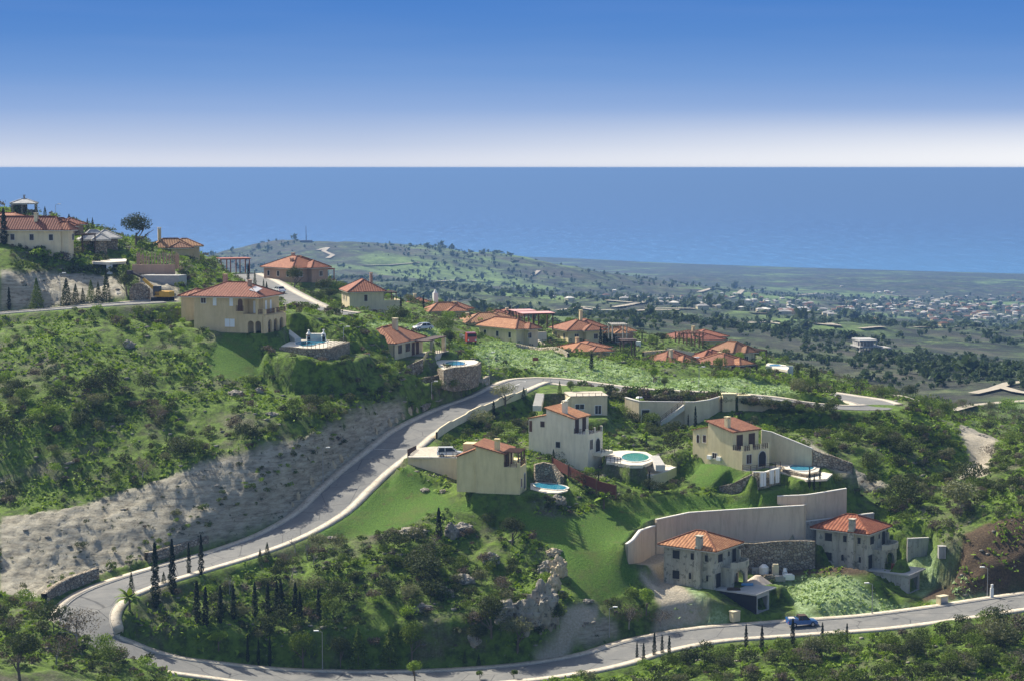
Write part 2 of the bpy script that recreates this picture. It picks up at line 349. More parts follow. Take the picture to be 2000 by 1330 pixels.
class Frame:
    """a house plot: its corner towards us is at a pixel and distance; x runs along the right face, y along the left face"""
    def __init__(s, u, v, d, deg):
        s.o = unp(u, v, d); s.a = R(deg); s.c, s.s = math.cos(s.a), math.sin(s.a)
    def w(s, x, y, z=0): return Vector((s.o.x + x * s.c - y * s.s, s.o.y + x * s.s + y * s.c, s.o.z + z))
    def pad(s, x0, x1, y0, y1, z=0, blend=1.2): pad([s.w(x0, y0), s.w(x1, y0), s.w(x1, y1), s.w(x0, y1)], s.o.z + z, blend)
FR = {}
H1 = FR['h1'] = Frame(1394, 1150, 286, 55); H2 = FR['h2'] = Frame(1692, 1113, 298, 55)
for h in (H1, H2):
    h.pad(-3.5, 9, -1.5, 10.5, -.12, 1.5); h.pad(4.8, 9, -7, 0, -.1, 2); h.pad(-1, 6.5, -12.5, -6.8, -2.95, 1.5)
for h in (H1, H2):
    def zs(X, Y, h=h):
        ly = -(X - h.o.x) * h.s + (Y - h.o.y) * h.c; return h.o.z - .1 + np.clip(ly / 7.0, -1, 0) * 2.9
    pad([h.w(-3.2, -8), h.w(.25, -8), h.w(.25, .5), h.w(-3.2, .5)], zs, 1.5)
HB = Frame(1015, 965, 300, 77); HB.pad(-.5, 8, -.5, 7.6, -.05, .8)
HC = Frame(1148, 920, 318, 60); HC.pad(-.3, 6, -.4, 5, -.05, .8)
HD = Frame(1449.5, 917.6, 314, 40); HD.pad(-.2, 8.6, -2.2, 9, -.05, 1.0)
HA = Frame(518, 651, 350, 73); HA.pad(-.4, 11, -.6, 15, -.05, 1.2)
HG = Frame(771, 702, 364, 71); HG.pad(-.5, 20, -4.6, 10, -.1, 1.5)
HH = Frame(572, 552, 472, 45); HF = Frame(683, 617, 450, 15); HH.pad(-1, 13, -1, 13, -.1, 2); HF.pad(-1, 14, -1, 12, -.1, 2)
# walls round the two houses under construction
retain('retaining_wall', 'pink rendered retaining wall below the lawn with three cypresses', [(1518,969,306.2),(1566,967,306),(1574,966.5,306),(1589,964.5,306.3),(1653,954,307.5)], [985,985,1015,1013,1002], 'pinkwall', .45, reach=1.6)
retain('retaining_wall', 'long tall curved rendered retaining wall behind the first unfinished house', [(1224,1063,289),(1236,1054,292),(1250,1036,296.5),(1278,1026.5,300)], [1101,1100,1098,1083], 'pinkwall', .45)
retain('retaining_wall', 'tallest pinkish grey rendered retaining wall between the green field and the first unfinished house', [(1281,1015,300.5),(1313,1008,302),(1346,1001,303),(1450,994,303.6),(1570,987,304)], [1082,1077,1071,1061,1052], 'pinkwall', .45)
retain('retaining_wall', 'short end return of the tallest retaining wall', [(1571.5,987,304),(1573,986,306)], [1052,1040], 'pinkwall', .45, shape=False)
retain('retaining_wall', 'low grey retaining wall running behind the second unfinished house', [(1572,1018,304.5),(1640,1010,307),(1706,1002,310)], [1060,1052,1040], 'greywall', .4)
retain('stone_wall', 'brown rubble stone retaining wall between the two unfinished houses', [(1448,1060,299.5),(1520,1058,299.5),(1592,1055.5,299.5)], [1117,1114,1109], 'stone', .5, reach=2.0)
retain('concrete_wall', 'grey concrete block wall to the side of the second unfinished house', [(1772,1052,304),(1814,1050,305)], [1088,1085], 'greywall', .3, reach=1.2)
# terraces on the right
retain('garden_wall', 'cream wall sloping down beside the villa with the arched porch', [(1487,840,323.5),(1507,844,323.5),(1587,876,320)], [903,903,903], 'cream', .35)
retain('rock_wall', 'rough rock retaining wall above the round pool on the right', [(1588,877,319.8),(1625,890,319),(1665,905,318)], [906,915,922], 'stone', .6, reach=1.5)
retain('parapet_wall', 'long cream parapet wall below the upper road', [(1452,775,357),(1500,780,357),(1558,786,356)], [801,804,807], 'cream', .35, lift=1.0)
retain('curved_wall', 'tall curved cream retaining wall rising to two gate pillars', [(1337,785,352),(1358,785,351.5),(1385,781,353),(1402,776,356.5),(1412,773,358.5)], [831,829,815,804,801], 'cream', .4, lift=.6)
retain('garage_wall', 'cream building front set into the slope with a dark doorway and outside stair', [(1222,776,356),(1249,784,352.5),(1285,784.5,352.5),(1336,785,352.5)], [802,824,828,832], 'cream', .4, lift=.15)
retain('driveway_wall', 'cream wall holding up the driveway with the white estate car', [(797,892,317),(860,893.5,315.5),(925,895,314)], [905,925,949], 'cream', .35, lift=.15, reach=3.6)
# bungalow terraces on the left of the road
retain('pool_wall', 'rounded rubble wall holding up the small round pool by the road', [oz(857,719,ZPG),oz(868,723.5,ZPG),oz(884,718.5,ZPG),oz(910,716.5,ZPG),oz(931,712.5,ZPG),oz(937,706,ZPG)], [738,748,752,749,742,722], 'stone', .6, reach=3.0)
retain('stone_wall', 'long rubble terrace wall under the pool terrace beside the road', [(794,744,357),(830,738,359),(866,730,361),(884,727,361)], [759,758,753,750], 'stone', .5, reach=1.6)
retain('stone_wall', 'upper rubble terrace wall below the bungalow lawn', [(764,720,360),(795,714,361),(826,700,362)], [742,737,728], 'stone', .5, reach=1.6)
retain('boundary_wall', 'low pale wall with a dark coping on the slope below the bungalow', [(636,702,350),(680,698,351),(722,690,354)], [717,714,707], 'palewall', .3, reach=1.0, lift=.5)
retain('pool_wall', 'rubble wall under the pool terrace with the two barbecues', [oz(548,677,ZPA),oz(598,681.5,ZPA),oz(632,681.5,ZPA),oz(656,676.5,ZPA),oz(680,668,ZPA)], [684,694,703,702,690], 'stone', .6, reach=3.5)
retain('stone_wall', 'stone wall high on the hill under the pavilion', [(20,423,432),(60,421,431),(97,424,433)], [437,438,440], 'stone', .5)
# a block of terrace below the pool with a balustrade
retain('terrace_wall', 'curved cream wall under the lower pool terrace with a balustrade', [oz(1222,925,ZCT),oz(1232,926,ZCT),oz(1250,927.5,ZCT),oz(1275,927.5,ZCT),oz(1301,920.5,ZCT),oz(1319.5,912.5,ZCT)], [940,949,954,954,946,930], 'cream', .35, reach=3.0)
retain('stone_wall', 'low rubble wall at the foot of the grassy mound beside the arched villa', [(1405,950,311),(1430,943,309.5),(1468,924,309)], [958,965,957], 'stone', .5, reach=1.5)
retain('basement_wall', 'stone basement front with white double doors under the arched villa', [(1470,922,308.6),(1495,922,309.5),(1522,914,313)], [958,952,943], 'creamstone', .5, reach=2.2)
retain('rock_wall', 'rubble wall with rocks below the round pool on the right', [oz(1520,909,ZPD),oz(1545,921,ZPD),oz(1575,926.5,ZPD),oz(1600,921,ZPD)], [940,944,936,930], 'stone', .7, reach=1.5)
retain('rock_wall', 'yellowish boulder wall at the back of the pool by the cream villa', [(1044,905,312),(1062,904,312.5),(1080,907,312),(1098,932,309.5)], [940,941,942,949], 'stone', .8, reach=1.2)
def pxpad(poly, z, blend=.8): pad([onz(u, v, z) for u, v in poly], z - .12, blend)
DECK = {'A': [(549,676),(575,662),(592,661),(676,667),(655,675),(632,680),(600,680)], 'G': [(850,706),(862,703),(926,703),(935,706),(930,711),(910,715),(884,717),(868,722),(858,718)],
 'B': [(1036,943),(1060,941),(1092,943),(1112,951),(1108,958),(1090,962),(1045,962),(1036,955)], 'C': [(1182,886),(1188,881),(1225,879),(1262,882),(1276,890),(1275,900),(1255,908),(1230,908),(1200,903),(1184,903)],
 'D': [(1512,904),(1530,898),(1590,903),(1602,912),(1598,920),(1575,925),(1545,920)]}
for k, z in zip('AGBCD', (ZPA, ZPG, ZPB, ZPC, ZPD)): pxpad(DECK[k], z)
pxpad([(1225,925),(1232,915),(1290,905),(1316,911),(1298,920),(1270,926)], ZCT)
pxpad([(1520,921),(1600,921),(1626,925),(1615,934),(1560,937)], zof(1590, 928, 313.5))
ZUG = zof(1120, 766, 352)
FU = Frame(1185, 810, 346, 8)    # upper garage building
pad([onz(u, v, ZUG) for u, v in [(1060,767),(1186,765),(1180,752),(1075,748),(1052,752)]], ZUG - .3, 1)
pad([unp(1060,770,351.5), unp(1186,767,351.5), unp(1186,767,340), unp(1060,770,340)], zof(1120, 812, 345), 1.0)
ZDR = zof(860, 893.5, 315.5)

for h in (H1, H2):
    h.pad(1.5, 9, -3.4, 0, -.1, 1.0)
    h.pad(-1, 6.5, -11.5, -7.2, -2.95, 1.0)
flatten(PL_MAIN, HALF + PAVE + .3, .9)
# ------------------------------------------------------------ ground mesh, its cover, roads, sea
def vnoise(x, y, seed=0):
    T = np.random.default_rng(seed).random((257, 257)); xi = np.floor(x).astype(int); yi = np.floor(y).astype(int); fx = x - xi; fy = y - yi
    fx = fx * fx * (3 - 2 * fx); fy = fy * fy * (3 - 2 * fy); a = T[yi & 255, xi & 255]; b = T[yi & 255, (xi + 1) & 255]; c = T[(yi + 1) & 255, xi & 255]; d = T[(yi + 1) & 255, (xi + 1) & 255]
    return (a * (1 - fx) + b * fx) * (1 - fy) + (c * (1 - fx) + d * fx) * fy - .5
def fbm(x, y, s, octs=4, seed=0):
    r = 0; a = 1.0
    for k in range(octs): r = r + a * vnoise(x * s * 2 ** k + 31.7 * k, y * s * 2 ** k + 17.3 * k, seed + k); a *= .52
    return r
ZC = GZ - CAMZ; FW = GY * CP - ZC * SP; PU = 1000 + F * GX / FW; PV = 665 - F * (GY * SP + ZC * CP) / FW
def region(poly, d0, d1, soft=0):
    """ground inside an outline given as seen in the photograph, between two distances"""
    return inside(poly, PU, PV) & (GY > d0) & (GY < d1)
# cover classes: rock (cut limestone), lush (mown-looking green), pale (light green fields), dirt (sand, tracks), soil (dark earth), burnt (grey-brown scrub)
CL = {k: np.zeros(GX.shape, np.float32) for k in ('rock', 'lush', 'pale', 'dirt', 'soil')}
def paint(k, poly, d0=200, d1=600): CL[k][region(poly, d0, d1)] = 1
paint('rock', [(0,1010),(60,1000),(140,985),(220,960),(300,935),(400,900),(480,885),(560,862),(640,832),(720,795),(775,782),(800,800),(760,845),(690,905),(640,950),(600,985),(560,1010),(500,1032),(440,1052),(330,1085),(230,1115),(150,1140),(60,1170),(0,1160)], 262, 360)
paint('rock', [(0,530),(230,535),(250,580),(180,596),(0,606)], 366, 400)
paint('rock', [(270,505),(345,500),(350,590),(270,590)], 366, 400)
paint('rock', [(1560,850),(1640,900),(1740,945),(1700,955),(1600,905)], 300, 360)
paint('rock', [(1120,1230),(1180,1200),(1215,1240),(1150,1262)], 262, 300)
paint('lush', [(800,905),(830,945),(860,968),(900,984),(960,978),(1000,992),(1050,1004),(1130,1010),(1200,990),(1290,974),(1400,975),(1560,985),(1290,1005),(1235,1050),(1225,1080),(1245,1130),(1225,1165),(1180,1172),(1130,1170),(1105,1110),(1060,1060),(1010,1020),(960,1000),(850,1000),(800,1025),(740,1045),(640,1050),(620,1040),(700,990),(740,950)], 262, 330)
paint('lush', [(440,650),(470,655),(510,700),(515,725),(470,740),(400,735),(405,700),(425,665)], 325, 360)
paint('lush', [(1350,905),(1400,895),(1450,925),(1440,945),(1360,950),(1330,930)], 300, 335)
paint('lush', [(1430,985),(1500,960),(1620,940),(1660,950),(1560,978)], 300, 335)
paint('pale', [(925,668),(985,665),(1060,690),(1180,705),(1300,735),(1420,742),(1560,758),(1520,775),(1400,772),(1330,768),(1180,752),(1100,738),(1030,722),(945,712),(930,700)], 370, 470)
paint('pale', [(700,628),(790,632),(850,642),(860,665),(880,672),(830,676),(810,652),(720,640)], 380, 470)
paint('pale', [(1480,1128),(1640,1118),(1680,1130),(1700,1160),(1800,1190),(1560,1210),(1540,1150)], 275, 310)
paint('pale', [(1300,1195),(1350,1140),(1420,1195),(1425,1222),(1310,1226)], 270, 296)
paint('pale', [(1770,1085),(1860,1088),(1900,1140),(1940,1165),(1840,1180),(1790,1160)], 280, 310)
paint('dirt', [(1105,1180),(1170,1180),(1165,1210),(1130,1240),(1100,1285),(1050,1290),(1040,1282),(1075,1250),(1090,1210)], 262, 290)
paint('dirt', [(1872,832),(1950,855),(1940,880),(1925,935),(1870,940),(1895,890),(1885,860)], 320, 420)
paint('dirt', [(1275,1235),(1290,1180),(1245,1120),(1300,1120),(1340,1150),(1370,1180),(1420,1210)], 277, 300)
paint('dirt', [(1250,1060),(1300,1055),(1600,1050),(1600,1062),(1320,1068),(1290,1130),(1240,1125)], 290, 308)
paint('soil', [(1790,1175),(1870,1120),(1880,1040),(1920,1015),(2100,1000),(2100,1150),(1960,1150)], 282, 320)
paint('soil', [(1440,1112),(1700,1105),(1700,1122),(1500,1128)], 285, 306)
CALM = region([(1225,1100),(1300,1040),(1590,1045),(1700,1040),(1840,1060),(1860,1100),(1830,1180),(1500,1215),(1300,1225),(1250,1180)], 270, 320) | region([(900,740),(1300,745),(1640,800),(1640,960),(1500,970),(1230,985),(1000,985),(880,940),(800,900)], 295, 380)
rough = (1 - .85 * CALM) * (1 - MASK) * (1 - .8 * CL['lush']) * (GY < 640)
relief = fbm(GX, GY, .12, 5, 3) * 1.5 + fbm(GX, GY, .9, 2, 9) * .22
far = (GY > 520); relief = np.where(far, fbm(GX, GY, .012, 5, 5) * np.clip((GY - 500) / 900, 0, 1) * 9 * np.clip((GZ - 4) / 60, 0, 1), relief * rough)
relief = relief * (1 - .6 * CL['rock']) + CL['rock'] * rough * (fbm(GX, GZ * 1.4, .35, 3, 21) * .6 + (np.abs(fbm(GX * .7, GZ * 3, .8, 3, 33)) - .2) * .9)
FLD = region([(800,915),(830,950),(900,968),(1000,988),(1130,990),(1200,978),(1290,975),(1400,977),(1500,985),(1290,1005),(1240,1030),(1215,1070),(1235,1130),(1220,1160),(1180,1168),(1135,1166),(1105,1105),(1060,1055),(1010,1015),(960,995),(850,995),(800,1020),(740,1040),(650,1045),(630,1035),(710,985),(745,950)], 275, 322) & (MASK < .4)
for _ in range(60):
    q = np.pad(GZ[:nr], 1, mode='edge'); sm_ = (q[:-2, 1:-1] + q[2:, 1:-1] + q[1:-1, :-2] + q[1:-1, 2:]) / 4; GZ[:nr] = np.where(FLD[:nr], sm_, GZ[:nr])
GZ2 = GZ + relief * np.where(FLD, .15, 1)
GZ = GZ2
# tracks across the valley and the far hill, pale
nrw, ncl = GX.shape
idx = np.arange(nrw * ncl, dtype=np.int32).reshape(nrw, ncl)
FQ = np.stack([idx[:-1, :-1], idx[:-1, 1:], idx[1:, 1:], idx[1:, :-1]], -1).reshape(-1, 4)
V3 = np.stack([GX, GY, GZ], -1).reshape(-1, 3)
m_ground = mat('ground', rough=.95); t = NT(m_ground); g = t.n('NewGeometry').outputs['Position']
def attr(name):
    a = t.n('Attribute'); a.attribute_name = name; return a
ca, cb = attr('cover_a'), attr('cover_b'); sa = t.n('SeparateColor'); t.l(ca.outputs['Color'], sa.inputs[0]); sb = t.n('SeparateColor'); t.l(cb.outputs['Color'], sb.inputs[0])
rock, lush, pale = sa.outputs[0], sa.outputs[1], sa.outputs[2]; dirt, soil, farv = sb.outputs[0], sb.outputs[1], sb.outputs[2]
n1 = t.noise(.09, 6, .65, g); n2 = t.noise(.7, 5, .7, g); n3 = t.noise(3.2, 4, .7, g)
wild = t.ramp(n2, [(.30, (.03, .042, .01)), (.43, (.065, .105, .014)), (.55, (.115, .19, .02)), (.72, (.18, .26, .045))])
dry = t.ramp(n3, [(.3, (.07, .065, .045)), (.55, (.15, .14, .09)), (.75, (.3, .28, .22))])
wild = t.mix(t.ramp(n1, [(.52, (0, 0, 0)), (.68, (1, 1, 1))]), wild, dry)
stones = t.ramp(t.noise(1.3, 5, .75, g), [(.62, (0, 0, 0)), (.68, (1, 1, 1))]); wild = t.mix(t.math('MULTIPLY', t.n('SeparateColor').outputs[0] if False else stones, .55), wild, (.34, .31, .27))
gl = t.ramp(t.noise(4.5, 5, .8, g), [(.3, (.032, .08, .008)), (.5, (.082, .17, .016)), (.7, (.15, .25, .032))]); gl = t.mix(t.math('MULTIPLY', t.ramp(t.noise(.22, 5, .7, g), [(.5, (0, 0, 0)), (.7, (1, 1, 1))]), .6), gl, (.12, .125, .035)); gl = t.mix(t.math('MULTIPLY', t.ramp(t.noise(.5, 5, .7, g), [(.6, (0, 0, 0)), (.7, (1, 1, 1))]), .6), gl, (.1, .06, .03))
gp = t.ramp(t.noise(2.2, 6, .8, g), [(.32, (.10, .15, .04)), (.48, (.26, .36, .15)), (.62, (.42, .54, .29)), (.8, (.6, .68, .46))])
gp = t.mix(t.ramp(t.noise(.35, 4, .6, g), [(.5, (0, 0, 0)), (.68, (1, 1, 1))]), gp, (.15, .2, .06))
mp = t.n('Mapping'); mp.inputs['Scale'].default_value = (.35, .35, 1.8); t.l(g, mp.inputs[0])
rk = t.ramp(t.noise(1.1, 7, .72, mp.outputs[0]), [(.30, (.07, .06, .04)), (.40, (.26, .235, .175)), (.55, (.42, .385, .295)), (.72, (.56, .52, .41))])
rk = t.mix(t.ramp(t.noise(.8, 5, .7, g), [(.60, (0, 0, 0)), (.66, (1, 1, 1))]), rk, (.05, .06, .03))
dt = t.ramp(n3, [(.3, (.36, .31, .22)), (.7, (.56, .5, .39))]); sl = t.ramp(n3, [(.3, (.04, .026, .014)), (.6, (.12, .082, .045)), (.8, (.2, .17, .085))])
fn1 = t.noise(.012, 6, .68, g); fn2 = t.noise(.045, 7, .8, g); fn3 = t.noise(.004, 4, .6, g)
fv = t.ramp(fn2, [(.42, (.010, .017, .010)), (.51, (.026, .04, .018)), (.57, (.065, .105, .028)), (.66, (.15, .18, .07))])
fv = t.mix(t.ramp(fn1, [(.45, (0, 0, 0)), (.6, (1, 1, 1))]), fv, t.ramp(fn2, [(.4, (.022, .024, .018)), (.6, (.075, .072, .048))]))
fv = t.mix(t.ramp(fn3, [(.52, (0, 0, 0)), (.6, (1, 1, 1))]), fv, t.ramp(fn2, [(.4, (.05, .085, .022)), (.6, (.15, .23, .06))]))
c = t.mix(lush, wild, gl); c = t.mix(pale, c, gp); c = t.mix(rock, c, rk); c = t.mix(soil, c, sl); c = t.mix(farv, c, fv); c = t.mix(dirt, c, dt); t.col(c)
t.bump(t.noise(2.2, 8, .8, g), 1.0, .45)
tm = np_mesh('terrain', V3, FQ, m_ground, smooth=True)
for nm, ks in (('cover_a', ('rock', 'lush', 'pale')), ('cover_b', ('dirt', 'soil', None))):
    A = np.ones((GX.size, 4), np.float32)
    for i, k in enumerate(ks):
        a = CL[k].copy() if k else np.clip((GY - 500) / 60, 0, 1).astype(np.float32)
        if k:
            for _ in range(1):
                q = np.pad(a, 1, mode='edge'); a = (q[1:-1, 1:-1] * 2 + q[:-2, 1:-1] + q[2:, 1:-1] + q[1:-1, :-2] + q[1:-1, 2:]) / 6
        A[:, i] = a.ravel()
    at_ = tm.attributes.new(nm, 'FLOAT_COLOR', 'POINT'); at_.data.foreach_set('color', A.ravel())
terrain = link(bpy.data.objects.new('terrain', tm)); terrain['kind'] = 'structure'
# ---- roads
def offset(pl, o):
    r = []
    for i, p in enumerate(pl):
        a = pl[max(i - 1, 0)]; b = pl[min(i + 1, len(pl) - 1)]; d = Vector((b.x - a.x, b.y - a.y, 0)).normalized(); r.append(Vector((p.x + d.y * o, p.y - d.x * o, p.z)))
    return r
def ribbon(pl, o0, o1, z, hgt=0):
    a = offset(pl, o0); b = offset(pl, o1); V = []; Fq = []
    n = len(pl)
    for i in range(n): V += [(a[i].x, a[i].y, a[i].z + z), (b[i].x, b[i].y, b[i].z + z), (a[i].x, a[i].y, a[i].z + z - hgt), (b[i].x, b[i].y, b[i].z + z - hgt)]
    for i in range(n - 1):
        k = 4 * i; Fq += [(k, k + 1, k + 5, k + 4)]
        if hgt: Fq += [(k + 2, k, k + 4, k + 6), (k + 1, k + 3, k + 7, k + 5)]
    return V, Fq
m_asph = mat('asphalt', rough=.9); t = NT(m_asph); g = t.n('NewGeometry').outputs['Position']
c = t.ramp(t.noise(6, 4, .7, g), [(.3, (.125, .126, .12)), (.7, (.175, .174, .163))]); c = t.mix(t.ramp(t.noise(.25, 5, .7, g, .6), [(.45, (0, 0, 0)), (.75, (1, 1, 1))]), c, (.22, .212, .19)); c = t.mix(t.ramp(t.noise(.9, 3, .7, g), [(.66, (0, 0, 0)), (.7, (1, 1, 1))]), c, (.1, .1, .1)); vc = t.n('TexVoronoi'); vc.feature = 'DISTANCE_TO_EDGE'; vc.inputs['Scale'].default_value = .16; mpv = t.n('Mapping'); t.l(g, mpv.inputs[0]); t.l(mpv.outputs[0], vc.inputs['Vector']); c = t.mix(t.ramp(vc.outputs['Distance'], [(.004, (1, 1, 1)), (.012, (0, 0, 0))]), c, (.07, .07, .068)); c = t.mix(t.math('MULTIPLY', t.ramp(t.noise(.45, 6, .8, g, 1.5), [(.5, (0, 0, 0)), (.62, (1, 1, 1))]), .45), c, (.135, .13, .12)); t.col(c); t.bump(t.noise(25, 2, .6, g), .3, .02)
m_pave = mottled('pavement', (.38, .33, .25), (.56, .5, .4), .8, .9, .01, 2.5, (.3, .26, .2)); m_kerb = mottled('kerb', (.26, .245, .21), (.42, .39, .34), 2.2)
m_paint = mottled('road_paint', (.6, .6, .56), (.75, .75, .7), 3)
roads = [('road', PL_MAIN), ('road', PL_BACK), ('road', PL_TOP), ('road', PL_UPPER)]
def struct(o): o['kind'] = 'structure'; return o
for i, (nm, pl) in enumerate(roads):
    z = .03 + .012 * (i == 1)
    V, Q = ribbon(pl, -HALF, HALF, z, 0); me = np_mesh(nm, V, Q, m_asph); struct(link(bpy.data.objects.new(nm, me)))
def cut(pl, f):   # stretches of a polyline kept by f
    runs, cur = [], []
    for p in pl:
        if f(p): cur.append(p)
        else:
            if len(cur) > 2: runs.append(cur)
            cur = []
    if len(cur) > 2: runs.append(cur)
    return runs
def pavement(pl, side, keep=lambda p: True, wd=PAVE):
    for run in cut(pl, keep):
        s = side
        V, Q = ribbon(run, s * HALF, s * (HALF + .16), .15, .2) if s > 0 else ribbon(run, s * (HALF + .16), s * HALF, .15, .2)
        struct(link(bpy.data.objects.new('kerb', np_mesh('kerb', V, Q, m_kerb))))
        V, Q = ribbon(run, s * (HALF + .165), s * (HALF + wd), .143, .35) if s > 0 else ribbon(run, s * (HALF + wd), s * (HALF + .165), .143, .35)
        struct(link(bpy.data.objects.new('pavement', np_mesh('pavement', V, Q, m_pave))))
def px(p): return proj(p.x, p.y, p.z)
J = PL_MAIN[0]
far_from = lambda pl, r: (lambda p: min((p - q).length for q in pl[::3]) > r)
pavement(PL_MAIN, 1); pavement(PL_MAIN, -1, lambda p: not (px(p)[0] > 1120 and 355 < p.y < 385 and px(p)[0] > 1540) )
pavement(PL_BACK, -1, far_from(PL_MAIN, 5)); pavement(PL_BACK, 1, far_from(PL_MAIN, 5.5)); pavement(PL_TOP, -1); pavement(PL_TOP, 1, wd=.6); pavement(PL_UPPER, -1, wd=2.2); pavement(PL_UPPER, 1)
def stripe(pts, wd=.14):
    pl = []
    for u, v, d in pts:
        p = unp(u, v, d); _, h = near_line(PL_MAIN, np.array([p.x]), np.array([p.y])); pl.append(Vector((p.x, p.y, float(h[0]))))
    V, Q = ribbon(spline(pl, .8), -wd / 2, wd / 2, .036); struct(link(bpy.data.objects.new('road_marking', np_mesh('road_marking', V, Q, m_paint))))
stripe([(970,733,386),(1000,737,384.5),(1027,741,383)]); stripe([(1026,742,382.7),(1012,752,378),(1002,758,375.5)], .2); stripe([(731,876,328.5),(765,879,327.6),(808,880,327)], .3)
# tracks across the valley and the far hill, pale
m_track = mottled('track_gravel', (.3, .26, .19), (.44, .39, .3), .3)
def track(pts, wd, k='', d0=560, d1=7000):
    fine = []
    for a, b in zip(pts, pts[1:]): fine += [(a[0] + (b[0] - a[0]) * i / 6, a[1] + (b[1] - a[1]) * i / 6) for i in range(6)]
    pl = [hit(u, v, d0) for u, v in fine + [pts[-1]]]; pl = [p for p in pl if p is not None]
    if len(pl) < 3 or max((a - b).length for a, b in zip(pl, pl[1:])) > 400: return
    V, Q = ribbon(pl, -wd / 2, wd / 2, .5 + wd * .08, 0); struct(link(bpy.data.objects.new('dirt_track', np_mesh('dirt_track', V, Q, m_track))))
track([(1900,772),(1940,763),(1970,752),(2010,748)], 4); track([(1950,758),(1985,768),(2010,772)], 4)
track([(1740,790),(1800,806),(1860,806),(1900,795),(1950,790),(2010,786)], 3.2, d0=470)
track([(1640,758),(1700,762),(1740,768)], 3); track([(622,490),(640,485),(632,492),(650,500),(640,506)], 7); track([(700,520),(760,519),(820,514)], 5)
track([(855,551),(900,549),(948,552)], 9); track([(1120,590),(1125,577),(1130,575)], 5); track([(1040,540),(1052,530)], 6); track([(1365,572),(1390,565),(1450,568),(1440,578)], 8)
track([(1560,578),(1600,574),(1650,580)], 8); track([(1100,598),(1090,588),(1050,565)], 5)
for k in range(26):
    u0 = 1150 + random.random() * 850; v0 = 572 + random.random() * 70; track([(u0, v0), (u0 + random.uniform(-40, 40), v0 + random.uniform(-4, 6)), (u0 + random.uniform(-90, 90), v0 + random.uniform(-7, 7))], 5, d0=900)
# ---- sea
m_sea = mat('sea', (.012, .07, .2), .22); t = NT(m_sea); t.b.inputs['Specular IOR Level'].default_value = .5; g = t.n('NewGeometry').outputs['Position']
mp = t.n('Mapping'); mp.inputs['Scale'].default_value = (.02, .0042, 1); t.l(g, mp.inputs[0])
mp2 = t.n('Mapping'); mp2.inputs['Scale'].default_value = (.0012, .00022, 1); t.l(g, mp2.inputs[0])
c = t.ramp(t.noise(1, 8, .8, mp.outputs[0]), [(.40, (.0, .015, .09)), (.49, (.01, .08, .28)), (.57, (.06, .24, .58)), (.66, (.3, .5, .8))]); c = t.mix(t.ramp(t.noise(1, 5, .6, mp2.outputs[0]), [(.4, (0, 0, 0)), (.7, (.55, .55, .55))]), c, (.03, .13, .36)); sxs = t.n('SeparateXYZ'); t.l(g, sxs.inputs[0]); sh = t.n('MapRange'); sh.inputs[1].default_value = 11000; sh.inputs[2].default_value = 5600; t.l(sxs.outputs[1], sh.inputs[0]); c = t.mix(t.math('MULTIPLY', sh.outputs[0], .8), c, (.09, .30, .52)); t.col(c)
t.bump(t.noise(1, 8, .8, mp.outputs[0]), .6, 8)
S = MB(); xs = [-150000, -20000, -6000, 0, 6000, 20000, 150000]; ys = [4000, 7000, 12000, 30000, 80000, 200000]
S.add([(x, y, 0) for y in ys for x in xs], [(j * 7 + i, j * 7 + i + 1, j * 7 + i + 8, j * 7 + i + 7) for j in range(5) for i in range(6)])
struct(S.build('sea', m_sea))
# ------------------------------------------------------------ building materials
m_cream = mottled('cream_render', (0.638, 0.536, 0.308), (0.730, 0.627, 0.376), .5, .9, .004, streak=.4); m_creamB = mottled('yellow_cream_render', (0.682, 0.561, 0.286), (0.770, 0.649, 0.352), .5, .9, streak=.4)
m_white = mottled('pale_render', (0.717, 0.638, 0.482), (0.806, 0.728, 0.560), .5, .9, streak=.4); m_tan = mottled('tan_render', (0.560, 0.426, 0.235), (0.650, 0.504, 0.291), .5, .9, streak=.4)
m_rose = mottled('rose_render', (.40, .26, .18), (.47, .31, .22), .5, .9, streak=.4); m_pale = mottled('sand_render', (0.593, 0.502, 0.331), (0.684, 0.593, 0.399), .6, .9, streak=.4)
m_raw = mottled('raw_render', (0.413, 0.375, 0.281), (0.537, 0.494, 0.388), .45, .95, .01, 1.2, (.25, .24, .19), streak=.9); m_pinkw = mottled('pinkish_render', (0.529, 0.402, 0.299), (0.609, 0.517, 0.380), .09, .95, .01, streak=.55)
m_greyw = mottled('grey_concrete', (0.336, 0.325, 0.302), (0.426, 0.409, 0.370), .4, .95, .01, 1.5, (.24, .22, .2), streak=.9); m_black = mat('bitumen', (.012, .012, .016), .6); m_conc = mottled('concrete', (.33, .32, .30), (.42, .41, .38), .8, .9)
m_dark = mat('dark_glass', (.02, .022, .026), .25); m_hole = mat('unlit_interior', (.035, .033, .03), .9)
m_brown = mottled('brown_wood', (.09, .045, .028), (.15, .075, .045), 3, .7); m_dkwood = mottled('dark_wood', (.05, .03, .022), (.085, .05, .035), 3, .7); m_redwood = mottled('red_wood', (.22, .07, .045), (.3, .1, .06), 3, .7)
m_shut = mat('white_shutter', (.72, .73, .72), .5); m_whitep = mottled('white_paint', (.7, .7, .66), (.8, .79, .75), 1, .6); m_metal = mat('grey_metal', (.35, .36, .38), .4, .7); m_dkmetal = mat('dark_railing', (.05, .04, .04), .6)
m_greytile = mottled('grey_tiles', (.25, .25, .24), (.45, .44, .41), 1.2, .8); m_solar = mat('solar_glass', (.03, .04, .07), .15); m_sill = mottled('pale_stone', (.55, .52, .45), (.65, .62, .55), 2)
